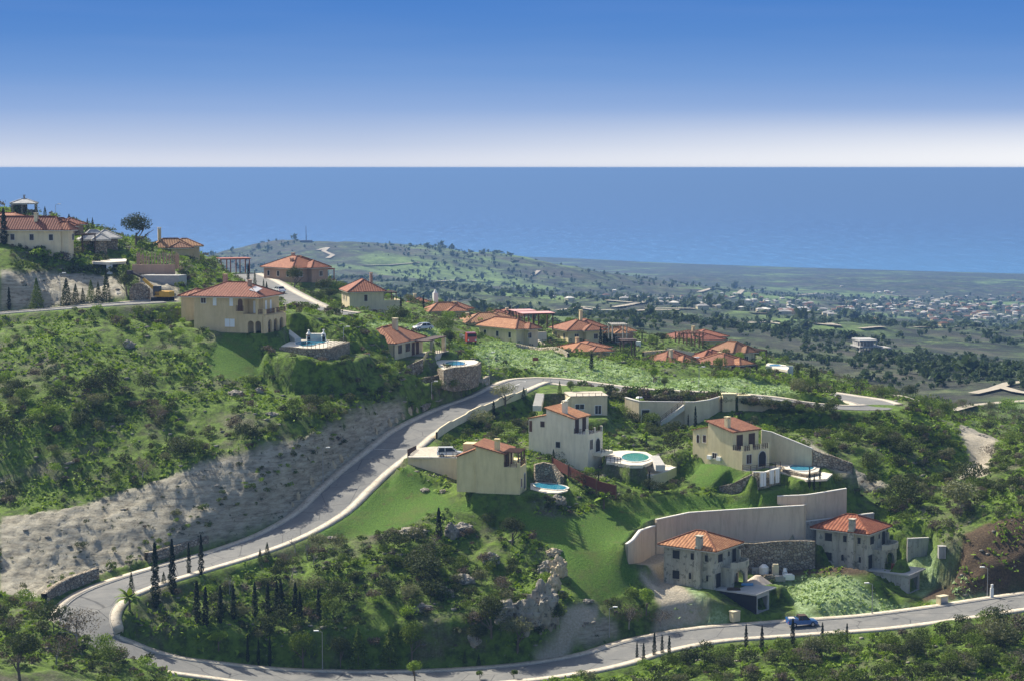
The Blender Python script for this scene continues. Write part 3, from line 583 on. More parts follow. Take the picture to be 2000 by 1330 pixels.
def tiles(name, c1, c2, c3):
    m = mat(name, c1, .8); t = NT(m); g = t.n('NewGeometry').outputs['Position']; o = t.n('TexCoord').outputs['Object']
    c = t.ramp(t.noise(1.4, 5, .75, g), [(.3, c1), (.55, c2), (.75, c3)]); hs = t.n('HueSaturation'); oi_ = t.n('ObjectInfo'); t.l(t.math('MULTIPLY_ADD', oi_.outputs['Random'], .018, .497), hs.inputs['Hue']); t.l(t.math('MULTIPLY_ADD', oi_.outputs['Random'], .3, .82), hs.inputs['Value']); hs.inputs['Saturation'].default_value = .86; t.l(c, hs.inputs['Color']); c = hs.outputs[0]; c = t.mix(t.ramp(t.noise(5, 2, .6, g), [(.35, (.75, .75, .75)), (.65, (1, 1, 1))]), c, c, 'MULTIPLY')
    u = t.n('UVMap').outputs[0]; wv = t.n('TexWave'); wv.wave_type = 'BANDS'; wv.bands_direction = 'X'; wv.inputs['Scale'].default_value = .55; wv.inputs['Distortion'].default_value = .3; t.l(u, wv.inputs['Vector'])
    w2 = t.n('TexWave'); w2.bands_direction = 'Y'; w2.inputs['Scale'].default_value = .8; w2.wave_profile = 'SAW'; t.l(u, w2.inputs['Vector'])
    c = t.mix(t.ramp(wv.outputs['Fac'], [(.2, (.55, .5, .48)), (.6, (1, 1, 1))]), c, (.5, .5, .5), 'MIX') if False else c
    mm = t.n('Mix', data_type='RGBA', blend_type='MULTIPLY'); mm.inputs[0].default_value = .75; t.l(c, mm.inputs[6]); t.l(t.ramp(wv.outputs['Fac'], [(.1, (.5, .42, .4)), (.55, (1, 1, 1))]), mm.inputs[7]); t.col(mm.outputs[2])
    h = t.math('ADD', wv.outputs['Fac'], t.math('MULTIPLY', w2.outputs['Fac'], .4)); t.bump(h, .8, .07); return m
m_tileO = tiles('orange_tiles', (.42, .20, .105), (.56, .30, .17), (.68, .43, .28)); m_tileR = tiles('red_tiles', (.40, .17, .095), (.52, .24, .14), (.6, .34, .22)); m_tileT = tiles('tan_tiles', (.44, .25, .14), (.52, .31, .18), (.58, .38, .24))
def stone_mat(name, a, b, c3, sc_=1.1):
    m = mat(name, a, .95); t = NT(m); g = t.n('NewGeometry').outputs['Position']; v = t.n('TexVoronoi'); v.inputs['Scale'].default_value = sc_; t.l(g, v.inputs['Vector'])
    sp = t.n('SeparateColor'); t.l(v.outputs['Color'], sp.inputs[0]); c = t.ramp(sp.outputs[0], [(0, a), (.5, b), (1, c3)])
    v2 = t.n('TexVoronoi'); v2.feature = 'DISTANCE_TO_EDGE'; v2.inputs['Scale'].default_value = sc_; t.l(g, v2.inputs['Vector'])
    c = t.mix(t.ramp(v2.outputs['Distance'], [(.01, (0, 0, 0)), (.09, (1, 1, 1))]), tuple(x * .35 for x in a), c); c = t.mix(t.math('MULTIPLY', t.noise(3, 4, .7, g), .35), c, (.2, .19, .13)); t.col(c)
    t.bump(t.ramp(v2.outputs['Distance'], [(0, (0, 0, 0)), (.2, (1, 1, 1))]), .9, .15); return m
m_stone = stone_mat('rubble_stone', (.22, .17, .12), (.34, .275, .195), (.44, .385, .3), 2.1); m_stoneB = stone_mat('blond_rubble', (.38, .31, .2), (.5, .43, .3), (.56, .5, .4), 1.7)
WM = {'render': m_cream, 'pinkwall': m_pinkw, 'greywall': m_greyw, 'stone': m_stone, 'cream': m_pale, 'palewall': m_conc, 'creamstone': m_stoneB}
# ------------------------------------------------------------ the retaining walls
for name, label, pl, bs, mt, th, cap, cat, group in WALLS:
    n = len(pl); V = []; Fq = []; a = offset(pl, -th / 2); b = offset(pl, th / 2); rough_ = mt in ('stone',)
    for i in range(n):
        j = (random.uniform(-.12, .18) if rough_ else 0)
        V += [(a[i].x, a[i].y, bs[i] - 1.2), (b[i].x, b[i].y, bs[i] - 1.2), (b[i].x, b[i].y, pl[i].z + j), (a[i].x, a[i].y, pl[i].z + j)]
    for i in range(n - 1):
        k = 4 * i
        for e in range(4): Fq.append((k + e, k + 4 + e, k + 4 + (e + 1) % 4, k + (e + 1) % 4))
    Fq += [(0, 1, 2, 3), (4 * n - 1, 4 * n - 2, 4 * n - 3, 4 * n - 4)]
    me = bpy.data.meshes.new(name); me.from_pydata(V, [], Fq); me.materials.append(WM[mt]); me.update()
    bm = bmesh.new(); bm.from_mesh(me); bmesh.ops.recalc_face_normals(bm, faces=bm.faces); bm.to_mesh(me); bm.free()
    o = tag(link(bpy.data.objects.new(name, me)), label, cat, group, 'thing')
    if not rough_ and cap:
        V, Q = ribbon([Vector((p.x, p.y, p.z + .12)) for p in pl], -th / 2 - .06, th / 2 + .06, 0, .115)
        c = link(bpy.data.objects.new('coping', np_mesh('coping', V, Q, m_brown if mt == 'palewall' else m_sill)), o)
# ------------------------------------------------------------ house kit (local frame: x along right face, y along left face)
class House:
    def __init__(s, name, label, cat, fr, group=None):
        s.f = fr; s.root = empty(name, fr.o, fr.a, label, cat, group)
    def part(s, mb, name, m, parent=None, label=None, smooth=False):
        o = mb.build(name, m, parent or s.root, smooth)
        if label: o['label'] = label
        return o
    def win(s, face, c, z, w, h, at=0, arch=False, mt=None, frame=None, name='window', pane=True, deep=.0, inset=.0, shutters=None):
        """face 'L': wall plane x=at, c along y; 'R': wall plane y=at, c along x. z is the centre height"""
        P3 = (lambda a, o, zz: (at - o, a, zz)) if face == 'L' else (lambda a, o, zz: (a, at - o, zz))
        m = MB(); z0, z1 = z - h / 2, z + h / 2; fw = .09
        def bx(mb, a0, a1, b0, b1, o0, o1):
            p = P3(a0, o0, b0); q = P3(a1, o1, b1); mb.box(min(p[0], q[0]), max(p[0], q[0]), min(p[1], q[1]), max(p[1], q[1]), b0, b1)
        if arch:
            r = w / 2; zc = z1 - r; k = 8; pts = [(c - r, z0), (c + r, z0)] + [(c + r * math.cos(t), zc + r * math.sin(t)) for t in [math.pi * i / k for i in range(k + 1)]]
            vs = [P3(a, .015, b) for a, b in pts] + [P3(a, .05, b) for a, b in pts]; n = len(pts)
            d = MB().add(vs, [tuple(range(n)), tuple(range(n, 2 * n))[::-1]] + [(i, (i + 1) % n, (i + 1) % n + n, i + n) for i in range(n)])
            ring = MB()
            for i in range(2, len(pts) - 1): ring.bar(P3(*[pts[i][0], .06, pts[i][1]]), P3(pts[i + 1][0], .06, pts[i + 1][1]), .1, .1)
            ring.bar(P3(pts[1][0], .06, z0), P3(pts[2][0], .06, pts[2][1]), .1); ring.bar(P3(pts[0][0], .06, z0), P3(pts[-1][0], .06, pts[-1][1]), .1)
            o = s.part(ring, name, frame or m_sill); s.part(d, 'pane', mt or m_dark, o); return o
        bx(m, c - w / 2 - fw, c + w / 2 + fw, z0 - .1, z0, .003, .12); bx(m, c - w / 2 - fw, c - w / 2, z0, z1, .003, .07); bx(m, c + w / 2, c + w / 2 + fw, z0, z1, .003, .07); bx(m, c - w / 2 - fw, c + w / 2 + fw, z1, z1 + .08, .003, .075)
        if pane and w > .9: bx(m, c - .03, c + .03, z0, z1, .035, .055)
        o = s.part(m, name, frame or m_sill); d = MB(); bx(d, c - w / 2, c + w / 2, z0, z1, .004, .03); s.part(d, 'pane', mt or m_dark, o); return o
    def hip(s, x0, x1, y0, y1, z, h, over=.55, mt=None, name='roof', ridge=None, label=None):
        X0, X1, Y0, Y1 = x0 - over, x1 + over, y0 - over, y1 + over; lx, ly = X1 - X0, Y1 - Y0; e = min(lx, ly) / 2 * .96
        if lx > ly: a, b = (X0 + e, (Y0 + Y1) / 2), (X1 - e, (Y0 + Y1) / 2)
        else: a, b = ((X0 + X1) / 2, Y0 + e), ((X0 + X1) / 2, Y1 - e)
        C4 = [(X0, Y0), (X1, Y0), (X1, Y1), (X0, Y1)]; V = [(*p, z) for p in C4] + [(*p, z - .16) for p in C4] + [(*a, z + h), (*b, z + h)]
        Fc = [(0, 1, 5, 4)[::-1], (1, 2, 6, 5)[::-1], (2, 3, 7, 6)[::-1], (3, 0, 4, 7)[::-1], (4, 5, 6, 7)[::-1]]
        Fc += ([(0, 1, 9, 8), (1, 2, 9), (2, 3, 8, 9), (3, 0, 8)] if lx > ly else [(0, 1, 8), (1, 2, 9, 8), (2, 3, 9), (3, 0, 8, 9)])
        o = s.roofmesh(V, Fc, mt or m_tileO, name, label)
        cp = MB(); up = .05
        for i, p in enumerate(C4):
            q = (a if (lx > ly and i in (0, 3)) or (lx <= ly and i in (0, 1)) else b); cp.bar((*p, z + up), (*q, z + h + up), .22, .12)
        cp.bar((*a, z + h + up), (*b, z + h + up), .24, .14); s.part(cp, 'ridge_tiles', (mt or m_tileO), o)
        eg = MB(); eg.box(X0 + .04, X1 - .04, Y0 + .04, Y1 - .04, z - .30, z - .165); s.part(eg, 'cornice', m_sill, o); return o
    def roofmesh(s, V, Fc, mt, name='roof', label=None):
        me = bpy.data.meshes.new(name); me.from_pydata(V, [], Fc); me.materials.append(mt); me.update(); uv = me.uv_layers.new(name='UVMap')
        for p in me.polygons:
            n = p.normal; t = Vector((-n.y, n.x, 0)); t = t.normalized() if t.length > 1e-4 else Vector((1, 0, 0)); b = n.cross(t)
            for li in p.loop_indices:
                c = me.vertices[me.loops[li].vertex_index].co; uv.data[li].uv = (c.dot(t) / 1.0, c.dot(b) / 1.0)
        o = link(bpy.data.objects.new(name, me), s.root)
        if label: o['label'] = label
        return o
    def slope(s, x0, x1, y0, y1, z0, z1, th=.2, mt=None, over=.3, axis='y', name='roof', label=None):
        """single slope: height z0 at the low coordinate end, z1 at the far end of the axis"""
        X0, X1, Y0, Y1 = x0 - over, x1 + over, y0 - over, y1 + over
        g = (z1 - z0) / ((y1 - y0) if axis == 'y' else (x1 - x0)); f = lambda x, y: z0 + g * ((y - y0) if axis == 'y' else (x - x0))
        C4 = [(X0, Y0), (X1, Y0), (X1, Y1), (X0, Y1)]; V = [(*p, f(*p) + .02) for p in C4] + [(*p, f(*p) + .02 + th) for p in C4]
        Fc = [(0, 1, 2, 3)[::-1], (4, 5, 6, 7), (0, 1, 5, 4), (1, 2, 6, 5), (2, 3, 7, 6), (3, 0, 4, 7)]; return s.roofmesh(V, Fc, mt or m_tileO, name, label)
    def chimney(s, x, y, z0, z1, w=.7, l=None, mt=None, cap=True):
        l = l or w; m = MB(); m.box(x - w / 2, x + w / 2, y - l / 2, y + l / 2, z0, z1); o = s.part(m, 'chimney', mt or m_cream)
        c = MB(); c.box(x - w / 2 - .08, x + w / 2 + .08, y - l / 2 - .08, y + l / 2 + .08, z1 + .22, z1 + .34)
        for dx in (-1, 1):
            for dy in (-1, 1): c.box(x + dx * w * .38 - .07, x + dx * w * .38 + .07, y + dy * l * .38 - .07, y + dy * l * .38 + .07, z1 + .002, z1 + .218)
        s.part(c, 'cap', mt or m_cream, o); return o
    def arcade(s, axis, at, a0, a1, z0, z1, arches, th=.4, mt=None, name='arcade', label=None):
        """a wall panel with real arched openings; arches: (centre, width, top)"""
        m = MB(); edges = {a0, a1}
        for c, w, top in arches:
            for i in range(9): edges.add(c - w / 2 * math.cos(math.pi * i / 8))
        E = sorted(edges)
        for p, q in zip(E, E[1:]):
            mid = (p + q) / 2; zb = z0
            for c, w, top in arches:
                if abs(mid - c) < w / 2: r = w / 2; zb = top - r + math.sqrt(max(r * r - (mid - c) ** 2, 0))
            if zb >= z1 - .02: continue
            if axis == 'x': m.box(p, q, at, at + th, zb, z1)
            else: m.box(at, at + th, p, q, zb, z1)
        return s.part(m, name, mt or m_cream, label=label)
    def rail(s, pts, h=.95, mt=None, name='railing', posts=1.2, lines=3, r=.05, parent=None):
        m = MB()
        for (a, b) in zip(pts, pts[1:]):
            a, b = Vector(a), Vector(b); n = max(1, round((b - a).length / posts))
            for k in range(n + 1): p = a.lerp(b, k / n); m.bar(p, p + Vector((0, 0, h)), r * 1.5)
            for k in range(lines): zz = Vector((0, 0, h * (k + 1) / lines)); m.bar(a + zz, b + zz, r)
        return s.part(m, name, mt or m_dkmetal, parent)
    def pergola(s, x0, x1, y0, y1, z0, z1, n=7, mt=None, roof=True, nx=2, ny=2, slat='x', name='pergola'):
        mt = mt or m_brown; m = MB(); xs = [x0 + (x1 - x0) * i / (nx - 1) for i in range(nx)]; ys = [y0 + (y1 - y0) * i / (ny - 1) for i in range(ny)]
        for y in ys: m.box(x0 - .2, x1 + .2, y - .08, y + .08, z1 - .2, z1)
        for i in range(n):
            t = i / (n - 1)
            x = x0 + (x1 - x0) * t; m.box(x - .06, x + .06, y0 - .35, y1 + .35, z1 + .003, z1 + .13)
        o = s.part(m, name, mt)
        for x in xs:
            for y in ys: s.part(MB().box(x - .1, x + .1, y - .1, y + .1, z0, z1 - .203), 'post', mt, o)
        return o
# ------------------------------------------------------------ the two unfinished houses
def unfinished(fr, label, tint, streak):
    h = House('unfinished_house', label, 'house', fr, 'unfinished houses by the lower road'); LX, LY, EV = 7.5, 8.8, 6.0
    h.part(MB().box(0, LX, 0, LY, -1.2, EV - .31), 'wall', m_raw)
    h.part(MB().box(-.06, -.003, 4.95, 5.25, .1, EV - .35), 'pilaster', m_raw); h.part(MB().box(-.06, -.003, .5, .75, .1, EV - .35), 'pilaster', m_raw)
    h.hip(0, LX, 0, LY, EV, 1.95, .75, streak)
    c = MB().box(-.72, -.003, 1.95, 3.0, -.8, EV + .35); h.part(c, 'chimney', m_raw)
    h.part(MB().box(-.62, .3, 2.05, 2.9, EV + .353, EV + 1.6).box(-.72, .4, 1.95, 3.0, EV + 1.9, EV + 2.02).box(-.6, -.4, 2.1, 2.85, EV + 1.603, EV + 1.897).box(.1, .28, 2.1, 2.85, EV + 1.603, EV + 1.897), 'chimney_top', m_raw)
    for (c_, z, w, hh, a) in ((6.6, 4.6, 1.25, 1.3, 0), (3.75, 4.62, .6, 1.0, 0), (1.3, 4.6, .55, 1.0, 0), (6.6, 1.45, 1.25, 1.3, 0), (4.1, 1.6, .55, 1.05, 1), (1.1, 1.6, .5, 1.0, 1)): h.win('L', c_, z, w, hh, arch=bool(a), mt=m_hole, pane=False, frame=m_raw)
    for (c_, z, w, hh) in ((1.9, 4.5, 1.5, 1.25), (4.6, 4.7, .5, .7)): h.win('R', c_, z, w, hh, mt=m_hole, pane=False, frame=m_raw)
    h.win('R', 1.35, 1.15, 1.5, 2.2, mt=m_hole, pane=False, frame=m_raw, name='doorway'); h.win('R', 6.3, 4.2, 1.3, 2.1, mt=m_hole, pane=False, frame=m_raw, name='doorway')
    # porch with arch and rounded balcony
    h.arcade('x', -1.9, 2.4, 7.3, -.1, 2.75, [(4.7, 3.5, 2.35)], .3, m_raw, 'porch_arch'); h.arcade('y', 7.0, -1.6, -.003, -.1, 2.75, [(-.8, .9, 2.2)], .3, m_raw, 'porch_side')
    h.part(MB().box(2.4, 2.7, -1.597, -.003, -.1, 2.75), 'porch_side', m_raw)
    bal = MB(); pts = [(2.4, -.003), (2.4, -1.5), (3.2, -2.3), (4.8, -2.75), (6.4, -2.5), (7.3, -1.9), (7.5, -.003)]; bal.prism(pts, 2.753, 2.95); fl = h.part(bal, 'balcony', m_raw)
    par = MB()
    for a, b in zip(pts[1:], pts[2:]): par.bar((*a, 3.38), (*b, 3.38), .16, .86)
    par.box(7.2, 7.6, -.5, -.003, 2.953, 5.0); h.part(par, 'parapet', m_raw, fl)
    return h
h = unfinished(H1, 'unfinished grey rendered house with orange hip roof above the black walled garage', m_raw, m_tileO)
m_tileS = tiles('streaked_tiles', (.40, .14, .06), (.55, .24, .12), (.62, .38, .24))
h2 = unfinished(H2, 'unfinished grey rendered house with streaky orange hip roof beside the grey concrete garage', m_raw, m_tileS)
def garage(fr, label, left, group='garages'):
    g = House('garage', label, 'garage', Frame(1000, 1000, 300, 0), group); g.f = fr; g.root.location = fr.o; g.root.rotation_euler.z = fr.a
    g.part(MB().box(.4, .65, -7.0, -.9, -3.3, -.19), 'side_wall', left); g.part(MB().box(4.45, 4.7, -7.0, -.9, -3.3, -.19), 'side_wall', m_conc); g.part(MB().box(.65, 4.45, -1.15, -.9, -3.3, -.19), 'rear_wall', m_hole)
    g.part(MB().box(.65, 4.45, -7.0, -6.75, -.75, -.19).box(.65, .95, -7.0, -6.75, -3.3, -.753).box(4.15, 4.45, -7.0, -6.75, -3.3, -.753), 'front_wall', m_conc)
    g.part(MB().box(.2, 6.8, -7.15, -2.9, -.187, .02).box(.2, 2.38, -2.9, -.01, -.187, .02), 'terrace_slab', m_conc); g.part(MB().box(.66, 4.44, -7.2, -1.2, -3.0, -2.93), 'floor', m_conc); return g
garage(H1, 'open concrete garage with a black bitumen coated side wall', m_black); garage(H2, 'open grey concrete garage under the streaky roofed unfinished house', m_greyw)
# ------------------------------------------------------------ villa B: cream with pergola terrace
h = House('villa', 'cream stepped villa with orange roof and brown pergola, beside the driveway with the white car', 'house', HB, None); b = h
h.part(MB().box(0, 4.9, 0, 2.6, -1, 4.1).box(0, 7.2, 2.603, 7.2, -1, 6.2), 'wall', m_creamB); w_ = MB(); w_.prism([(0, 2.603), (7.2, 2.603), (7.2, 7.2), (0, 7.2)], 6.203, lambda p: 6.35 + (p[1] - 2.6) * .25); h.part(w_, 'gable_wall', m_creamB)
w_ = MB(); w_.prism([(.3, 7.203), (6.2, 7.203), (6.2, 10.4), (.3, 10.4)], 0, lambda p: 6.9 - (p[1] - 7.2) * .42); h.part(w_, 'annexe_wall', m_creamB)
h.slope(0, 7.2, 2.6, 7.3, 6.35, 7.5, .2, m_tileO, .3); h.slope(.3, 6.2, 7.65, 10.4, 6.75, 5.6, .18, m_tileO, .25, label='lower lean-to tiled roof')
h.chimney(1.0, 3.9, 6.6, 8.3, .75, .75, m_creamB); h.part(MB().box(3.5, 5.9, 8.2, 10.2, 5.0, 7.3), 'rear_block', m_creamB)
h.part(MB().box(0, .2, 0, 2.6, 4.103, 4.3).box(.2, 4.9, 0, .2, 4.103, 4.3).box(0, .5, 0, .4, 4.3, 5.0).box(4.4, 4.9, 0, .4, 4.3, 5.0), 'parapet', m_creamB)
h.rail([(.1, .5, 4.3), (.1, 2.5, 4.3)], .8, m_brown); h.rail([(.5, .1, 4.3), (4.4, .1, 4.3)], .8, m_brown, lines=3, posts=.6)
h.pergola(.3, 4.6, .3, 2.4, 4.103, 6.6, 9, m_brown, nx=3); h.win('R', 1.6, 5.2, 1.4, 2.1, 2.6, mt=m_dark, frame=m_brown, name='glass_door')
h.win('R', 1.2, 1.7, .8, 1.3, mt=m_brown, frame=m_sill); h.win('R', 3.4, 1.7, 1.2, 2.6, arch=True, mt=m_hole, name='arch'); h.part(MB().box(4.903, 9.5, 2.0, 2.4, -.5, 4.4).box(7.203, 9.5, 2.403, 6, -.5, 4.4), 'rear_wall', m_creamB)
# driveway structure
dw = MB(); P4 = [onz(798, 892.5, ZDR), onz(924, 894.5, ZDR), unp(931, 884, 325), unp(880, 880, 331), unp(808, 884, 326)]
dw.prism([(p.x, p.y) for p in P4], ZDR - .25, ZDR + .02); struct(dw.build('driveway', m_pave))
# ------------------------------------------------------------ villa C
h = House('villa', 'tall pale three-level villa with orange roof and small arched porch above the round pool', 'house', HC)
h.part(MB().box(0, 5.4, 0, 11.4, -2.0, 6.2).box(0, 5.4, 2.7, 8.0, 6.203, 8.5), 'wall', m_white)
w_ = MB().prism([(0, 2.7), (5.4, 2.7), (5.4, 8.0), (0, 8.0)], 8.503, lambda p: 8.65 + (p[1] - 2.7) * .27); w_.prism([(0, 8.003), (4.6, 8.003), (4.6, 11.4), (0, 11.4)], 6.203, lambda p: 8.9 - (p[1] - 8) * .22); h.part(w_, 'gable_wall', m_white)
h.slope(0, 5.4, 2.7, 8.0, 8.65, 10.08, .2, m_tileO, .3); h.slope(0, 4.6, 8.35, 11.4, 8.83, 8.15, .16, m_tileT, .22, label='narrow lower roof edged with tiles'); h.chimney(1.1, 5.0, 9.2, 11.2, .75, .75, m_white)
h.win('L', 8.7, 7.4, .85, 1.0, mt=m_dkwood, frame=m_white); h.win('L', 5.7, 4.1, .85, 1.0, mt=m_dark); h.win('L', 11.0, 6.9, .6, 1.9, mt=m_brown, name='door', frame=m_white)
h.win('R', 1.2, 4.4, .95, 1.6, mt=m_dkwood); h.win('R', 3.5, 4.1, 1.7, 2.3, arch=True, mt=m_hole, name='arch'); h.win('R', 1.1, 7.35, 1.1, 2.2, 2.7, mt=m_dkwood, name='french_door', frame=m_brown); h.win('R', 3.7, 7.35, 1.1, 2.2, 2.7, mt=m_dkwood, name='french_door', frame=m_brown)
for b_ in ((0, .25, .5), (5.1, 5.4, .4), (2.5, 2.8, .3)): h.part(MB().box(b_[0], b_[1], 0, b_[2], 6.203, 7.1), 'balcony_post', m_white); h.rail([(.3, .1, 6.2), (5.1, .1, 6.2)], .85, m_brown, posts=.5); h.rail([(.1, .5, 6.2), (.1, 2.6, 6.2)], .85, m_brown, posts=.5); h.rail([(5.3, .3, 6.2), (5.3, 2.6, 6.2)], .85, m_brown, posts=.5)
h.part(MB().box(1.8, 6.2, -1.6, -.003, 2.4, 2.95), 'terrace_slab', m_white); h.rail([(2.0, -1.5, 2.95), (6.0, -1.5, 2.95)], .8, m_dkmetal); h.part(MB().box(5.403, 8.4, 2.0, 4.5, 5.0, 5.25), 'canopy', m_redwood)
# ------------------------------------------------------------ villa D
h = House('villa', 'pale yellow villa with orange roof, pointed arch porch and white basement doors', 'house', HD)
h.part(MB().box(0, 6.6, 0, 8.0, -2.2, 3.1).box(0, 6.3, 2.2, 7.9, 3.103, 5.9), 'wall', m_cream); w_ = MB().prism([(0, 2.2), (6.3, 2.2), (6.3, 7.9), (0, 7.9)], 5.903, lambda p: 6.05 + (p[1] - 2.2) * .2); w_.prism([(.4, 7.903), (5.5, 7.903), (5.5, 11.9), (.4, 11.9)], -1.5, lambda p: 6.35 - (p[1] - 8) * .24); h.part(w_, 'gable_wall', m_cream)
h.slope(0, 6.3, 2.2, 7.9, 6.05, 7.2, .2, m_tileO, .35); h.slope(.4, 5.5, 8.28, 11.9, 6.26, 5.4, .14, m_tileT, .2, label='low flat roof over the annexe'); h.chimney(.9, 4.3, 6.3, 8.1, .75, .75, m_cream)
h.win('L', 10.6, 4.1, .7, 1.4, .4, arch=True, mt=m_dkwood); h.win('L', 9.1, 4.2, .75, 1.2, .4, mt=m_dkwood); h.win('L', 6.3, 1.7, 1.0, .9, mt=m_dkwood)
for y in (7.4, 5.2): h.part(MB().box(-.35, -.003, y - .45, y + .45, 1.0, 1.65), 'air_conditioner', m_whitep)
for x in (1.65, 4.6): h.win('R', x, 4.3, 1.3, 2.3, 2.2, mt=m_dkwood, name='french_door', frame=m_brown)
h.win('R', 1.6, 1.7, 1.2, 1.5, mt=m_dkwood); h.win('R', 4.8, 1.5, 1.9, 2.6, arch=True, mt=m_hole, name='porch_arch')
for b_ in ((0, .3, 4.0), (1.9, 2.5, 4.1), (4.3, 4.6, 4.0), (6.3, 6.6, 4.0)): h.part(MB().box(b_[0], b_[1], 0, .3, 3.103, b_[2]), 'balcony_post', m_cream)
h.rail([(.3, .12, 3.1), (1.9, .12, 3.1)], .85, m_brown, posts=.5); h.rail([(2.5, .12, 3.1), (4.3, .12, 3.1)], .85, m_brown, posts=.5); h.rail([(4.6, .12, 3.1), (6.3, .12, 3.1)], .85, m_brown, posts=.5); h.rail([(.1, .3, 3.1), (.1, 2.1, 3.1)], .85, m_brown, posts=.5)
h.part(MB().box(-.1, 7.6, -2.0, -.003, -.2, .02), 'terrace_slab', m_pave); h.rail([(0, -.1, .02), (0, -1.9, .02), (3.0, -1.9, .02)], .9, m_brown); h.rail([(3.4, -1.9, .02), (7.3, -1.9, .02)], .9, m_brown)
# basement doors
for u, v, d, dz in ((1490, 949, 308.3, 0), (1507, 944, 309.2, 0), (1518, 942, 309.8, 0)):
    p = unp(u, v, d); o = empty('double_door', p, R(38), 'white %s on the stone basement front below the arched villa' % {1490: 'left pair of doors', 1507: 'narrow shutter door', 1518: 'open right door leaf'}[u], 'door')
    wd = .6 if u == 1490 else .36
    MB().box(-wd, wd, -.12, 0, 0, 2.2).build('leaf', m_shut, o); MB().box(-wd - .08, wd + .08, 0.003, .12, -.05, 2.3).build('frame', m_sill, o); MB().box(-.03, .03, -.14, -.123, .05, 2.15).build('handle', m_metal, o)
# ------------------------------------------------------------ villa A: tan with arcades
h = House('villa', 'two-storey tan villa with arcaded ground floor and white shutters on the hillside', 'house', HA)
h.part(MB().box(0, 9.5, 3.6, 14.4, -2.5, 3.4), 'ground_floor_wall', m_tan); h.part(MB().box(0, 9.5, 4.4, 14.4, 3.403, 6.35).box(2.4, 9.5, 1.4, 4.397, 3.403, 6.35).box(0, .45, 1.4, 1.9, 3.403, 6.35), 'upper_wall', m_tan)
h.arcade('y', 0, .5, 3.597, -1.5, 3.2, [(2.9, 1.2, 2.2), (1.4, 1.2, 2.2)], .4, m_tan); h.arcade('x', 0, 0, 9.5, -1.5, 3.2, [(2.2, 1.7, 2.4), (4.8, 1.7, 2.4), (7.4, 1.7, 2.4)], .4, m_tan); h.part(MB().box(0, 9.5, .4, 3.597, 3.203, 3.4), 'terrace_slab', m_tan); h.part(MB().box(8.9, 9.5, .403, 3.597, -1.5, 3.2).box(.5, 8.8, .5, 3.5, -1.4, -.05), 'porch_floor', m_pave)
h.hip(0, 9.5, 1.4, 14.4, 6.66, 2.35, .75, m_tileR); h.chimney(6.5, 11.0, 7.6, 10.0, .7, .7, m_rose); h.chimney(3.5, 4.6, 8.0, 9.2, .6, .6, m_rose)
sp = MB(); sp.add([(1.6, 3.9, 7.75), (3.4, 3.4, 8.35), (2.5, 1.6, 7.95), (.9, 2.1, 7.4), (1.6, 3.9, 7.83), (3.4, 3.4, 8.43), (2.5, 1.6, 8.03), (.9, 2.1, 7.48)], [(3, 2, 1, 0), (4, 5, 6, 7), (0, 1, 5, 4), (1, 2, 6, 5), (2, 3, 7, 6), (3, 0, 4, 7)]); h.part(sp, 'solar_panel', m_metal)
h.win('L', 12.4, 5.75, .95, .9, mt=m_dkwood); 
for y in (10.1, 6.75): h.win('L', y, 5.6, .75, 1.5, mt=m_shut, name='shutter', frame=m_tan)
h.win('L', 4.9, 5.1, 1.1, 2.4, arch=True, mt=m_brown, name='balcony_door', frame=m_tan); h.rail([(-.35, 5.6, 3.95), (-.35, 4.2, 3.95)], 1.0, m_brown, posts=.25, lines=1); h.part(MB().box(-.45, -.003, 4.15, 5.65, 3.8, 3.94), 'balcony', m_tan)
h.win('L', 7.1, 1.75, 2.0, 1.5, mt=m_shut, name='shutter', frame=m_tan)
for x in (3.5, 5.6): h.win('R', x, 4.6, .9, 2.3, 1.4, mt=m_shut, name='french_door', frame=m_tan)
h.win('L', 3.0, 4.6, .9, 2.3, 2.4, mt=m_shut, name='french_door', frame=m_tan)
h.part(MB().box(-.15, .35, -.15, .35, 3.403, 4.4).box(9.1, 9.6, -.1, .3, 3.403, 4.4).box(4.4, 4.8, -.1, .3, 3.403, 4.3), 'terrace_post', m_tan); h.rail([(.35, .1, 3.4), (4.4, .1, 3.4)], .9, m_brown, posts=.35); h.rail([(4.8, .1, 3.4), (9.1, .1, 3.4)], .9, m_brown, posts=.35); h.rail([(.1, .35, 3.4), (.1, 1.35, 3.4)], .9, m_brown, posts=.3)
h.part(MB().box(4, 9, 14.403, 19, -1, 6.0), 'annexe_wall', m_tan); h.hip(4, 9, 14.9, 19, 6.3, 1.2, .5, m_tileR, label='lower tiled roof at the back')
# ------------------------------------------------------------ bungalow G
h = House('bungalow', 'bungalow with orange hip roof, solar panel and shaded terrace beside the road', 'house', HG)
h.part(MB().box(0, 14.5, 0, 9, -1.5, 2.85), 'wall', m_pale); h.hip(0, 14.5, 0, 9, 3.15, 2.6, .7, m_tileO); h.chimney(8, 3.2, 4.7, 6.9, .95, .95, m_pale)
sp = MB(); sp.add([(4.6, 1.9, 4.25), (9.0, 1.9, 4.25), (8.6, 3.4, 5.05), (5.0, 3.4, 5.05), (4.6, 1.9, 4.33), (9.0, 1.9, 4.33), (8.6, 3.4, 5.13), (5.0, 3.4, 5.13)], [(3, 2, 1, 0), (4, 5, 6, 7), (0, 1, 5, 4), (1, 2, 6, 5), (2, 3, 7, 6), (3, 0, 4, 7)]); h.part(sp, 'solar_panel', m_solar)
h.win('L', 4.3, 1.7, 1.0, 1.4, mt=m_dkwood, frame=m_brown)
for x, w in ((2.6, 1.6), (6.6, 2.0)): h.win('R', x, 1.75, w, 1.4, mt=m_dark, frame=m_brown)
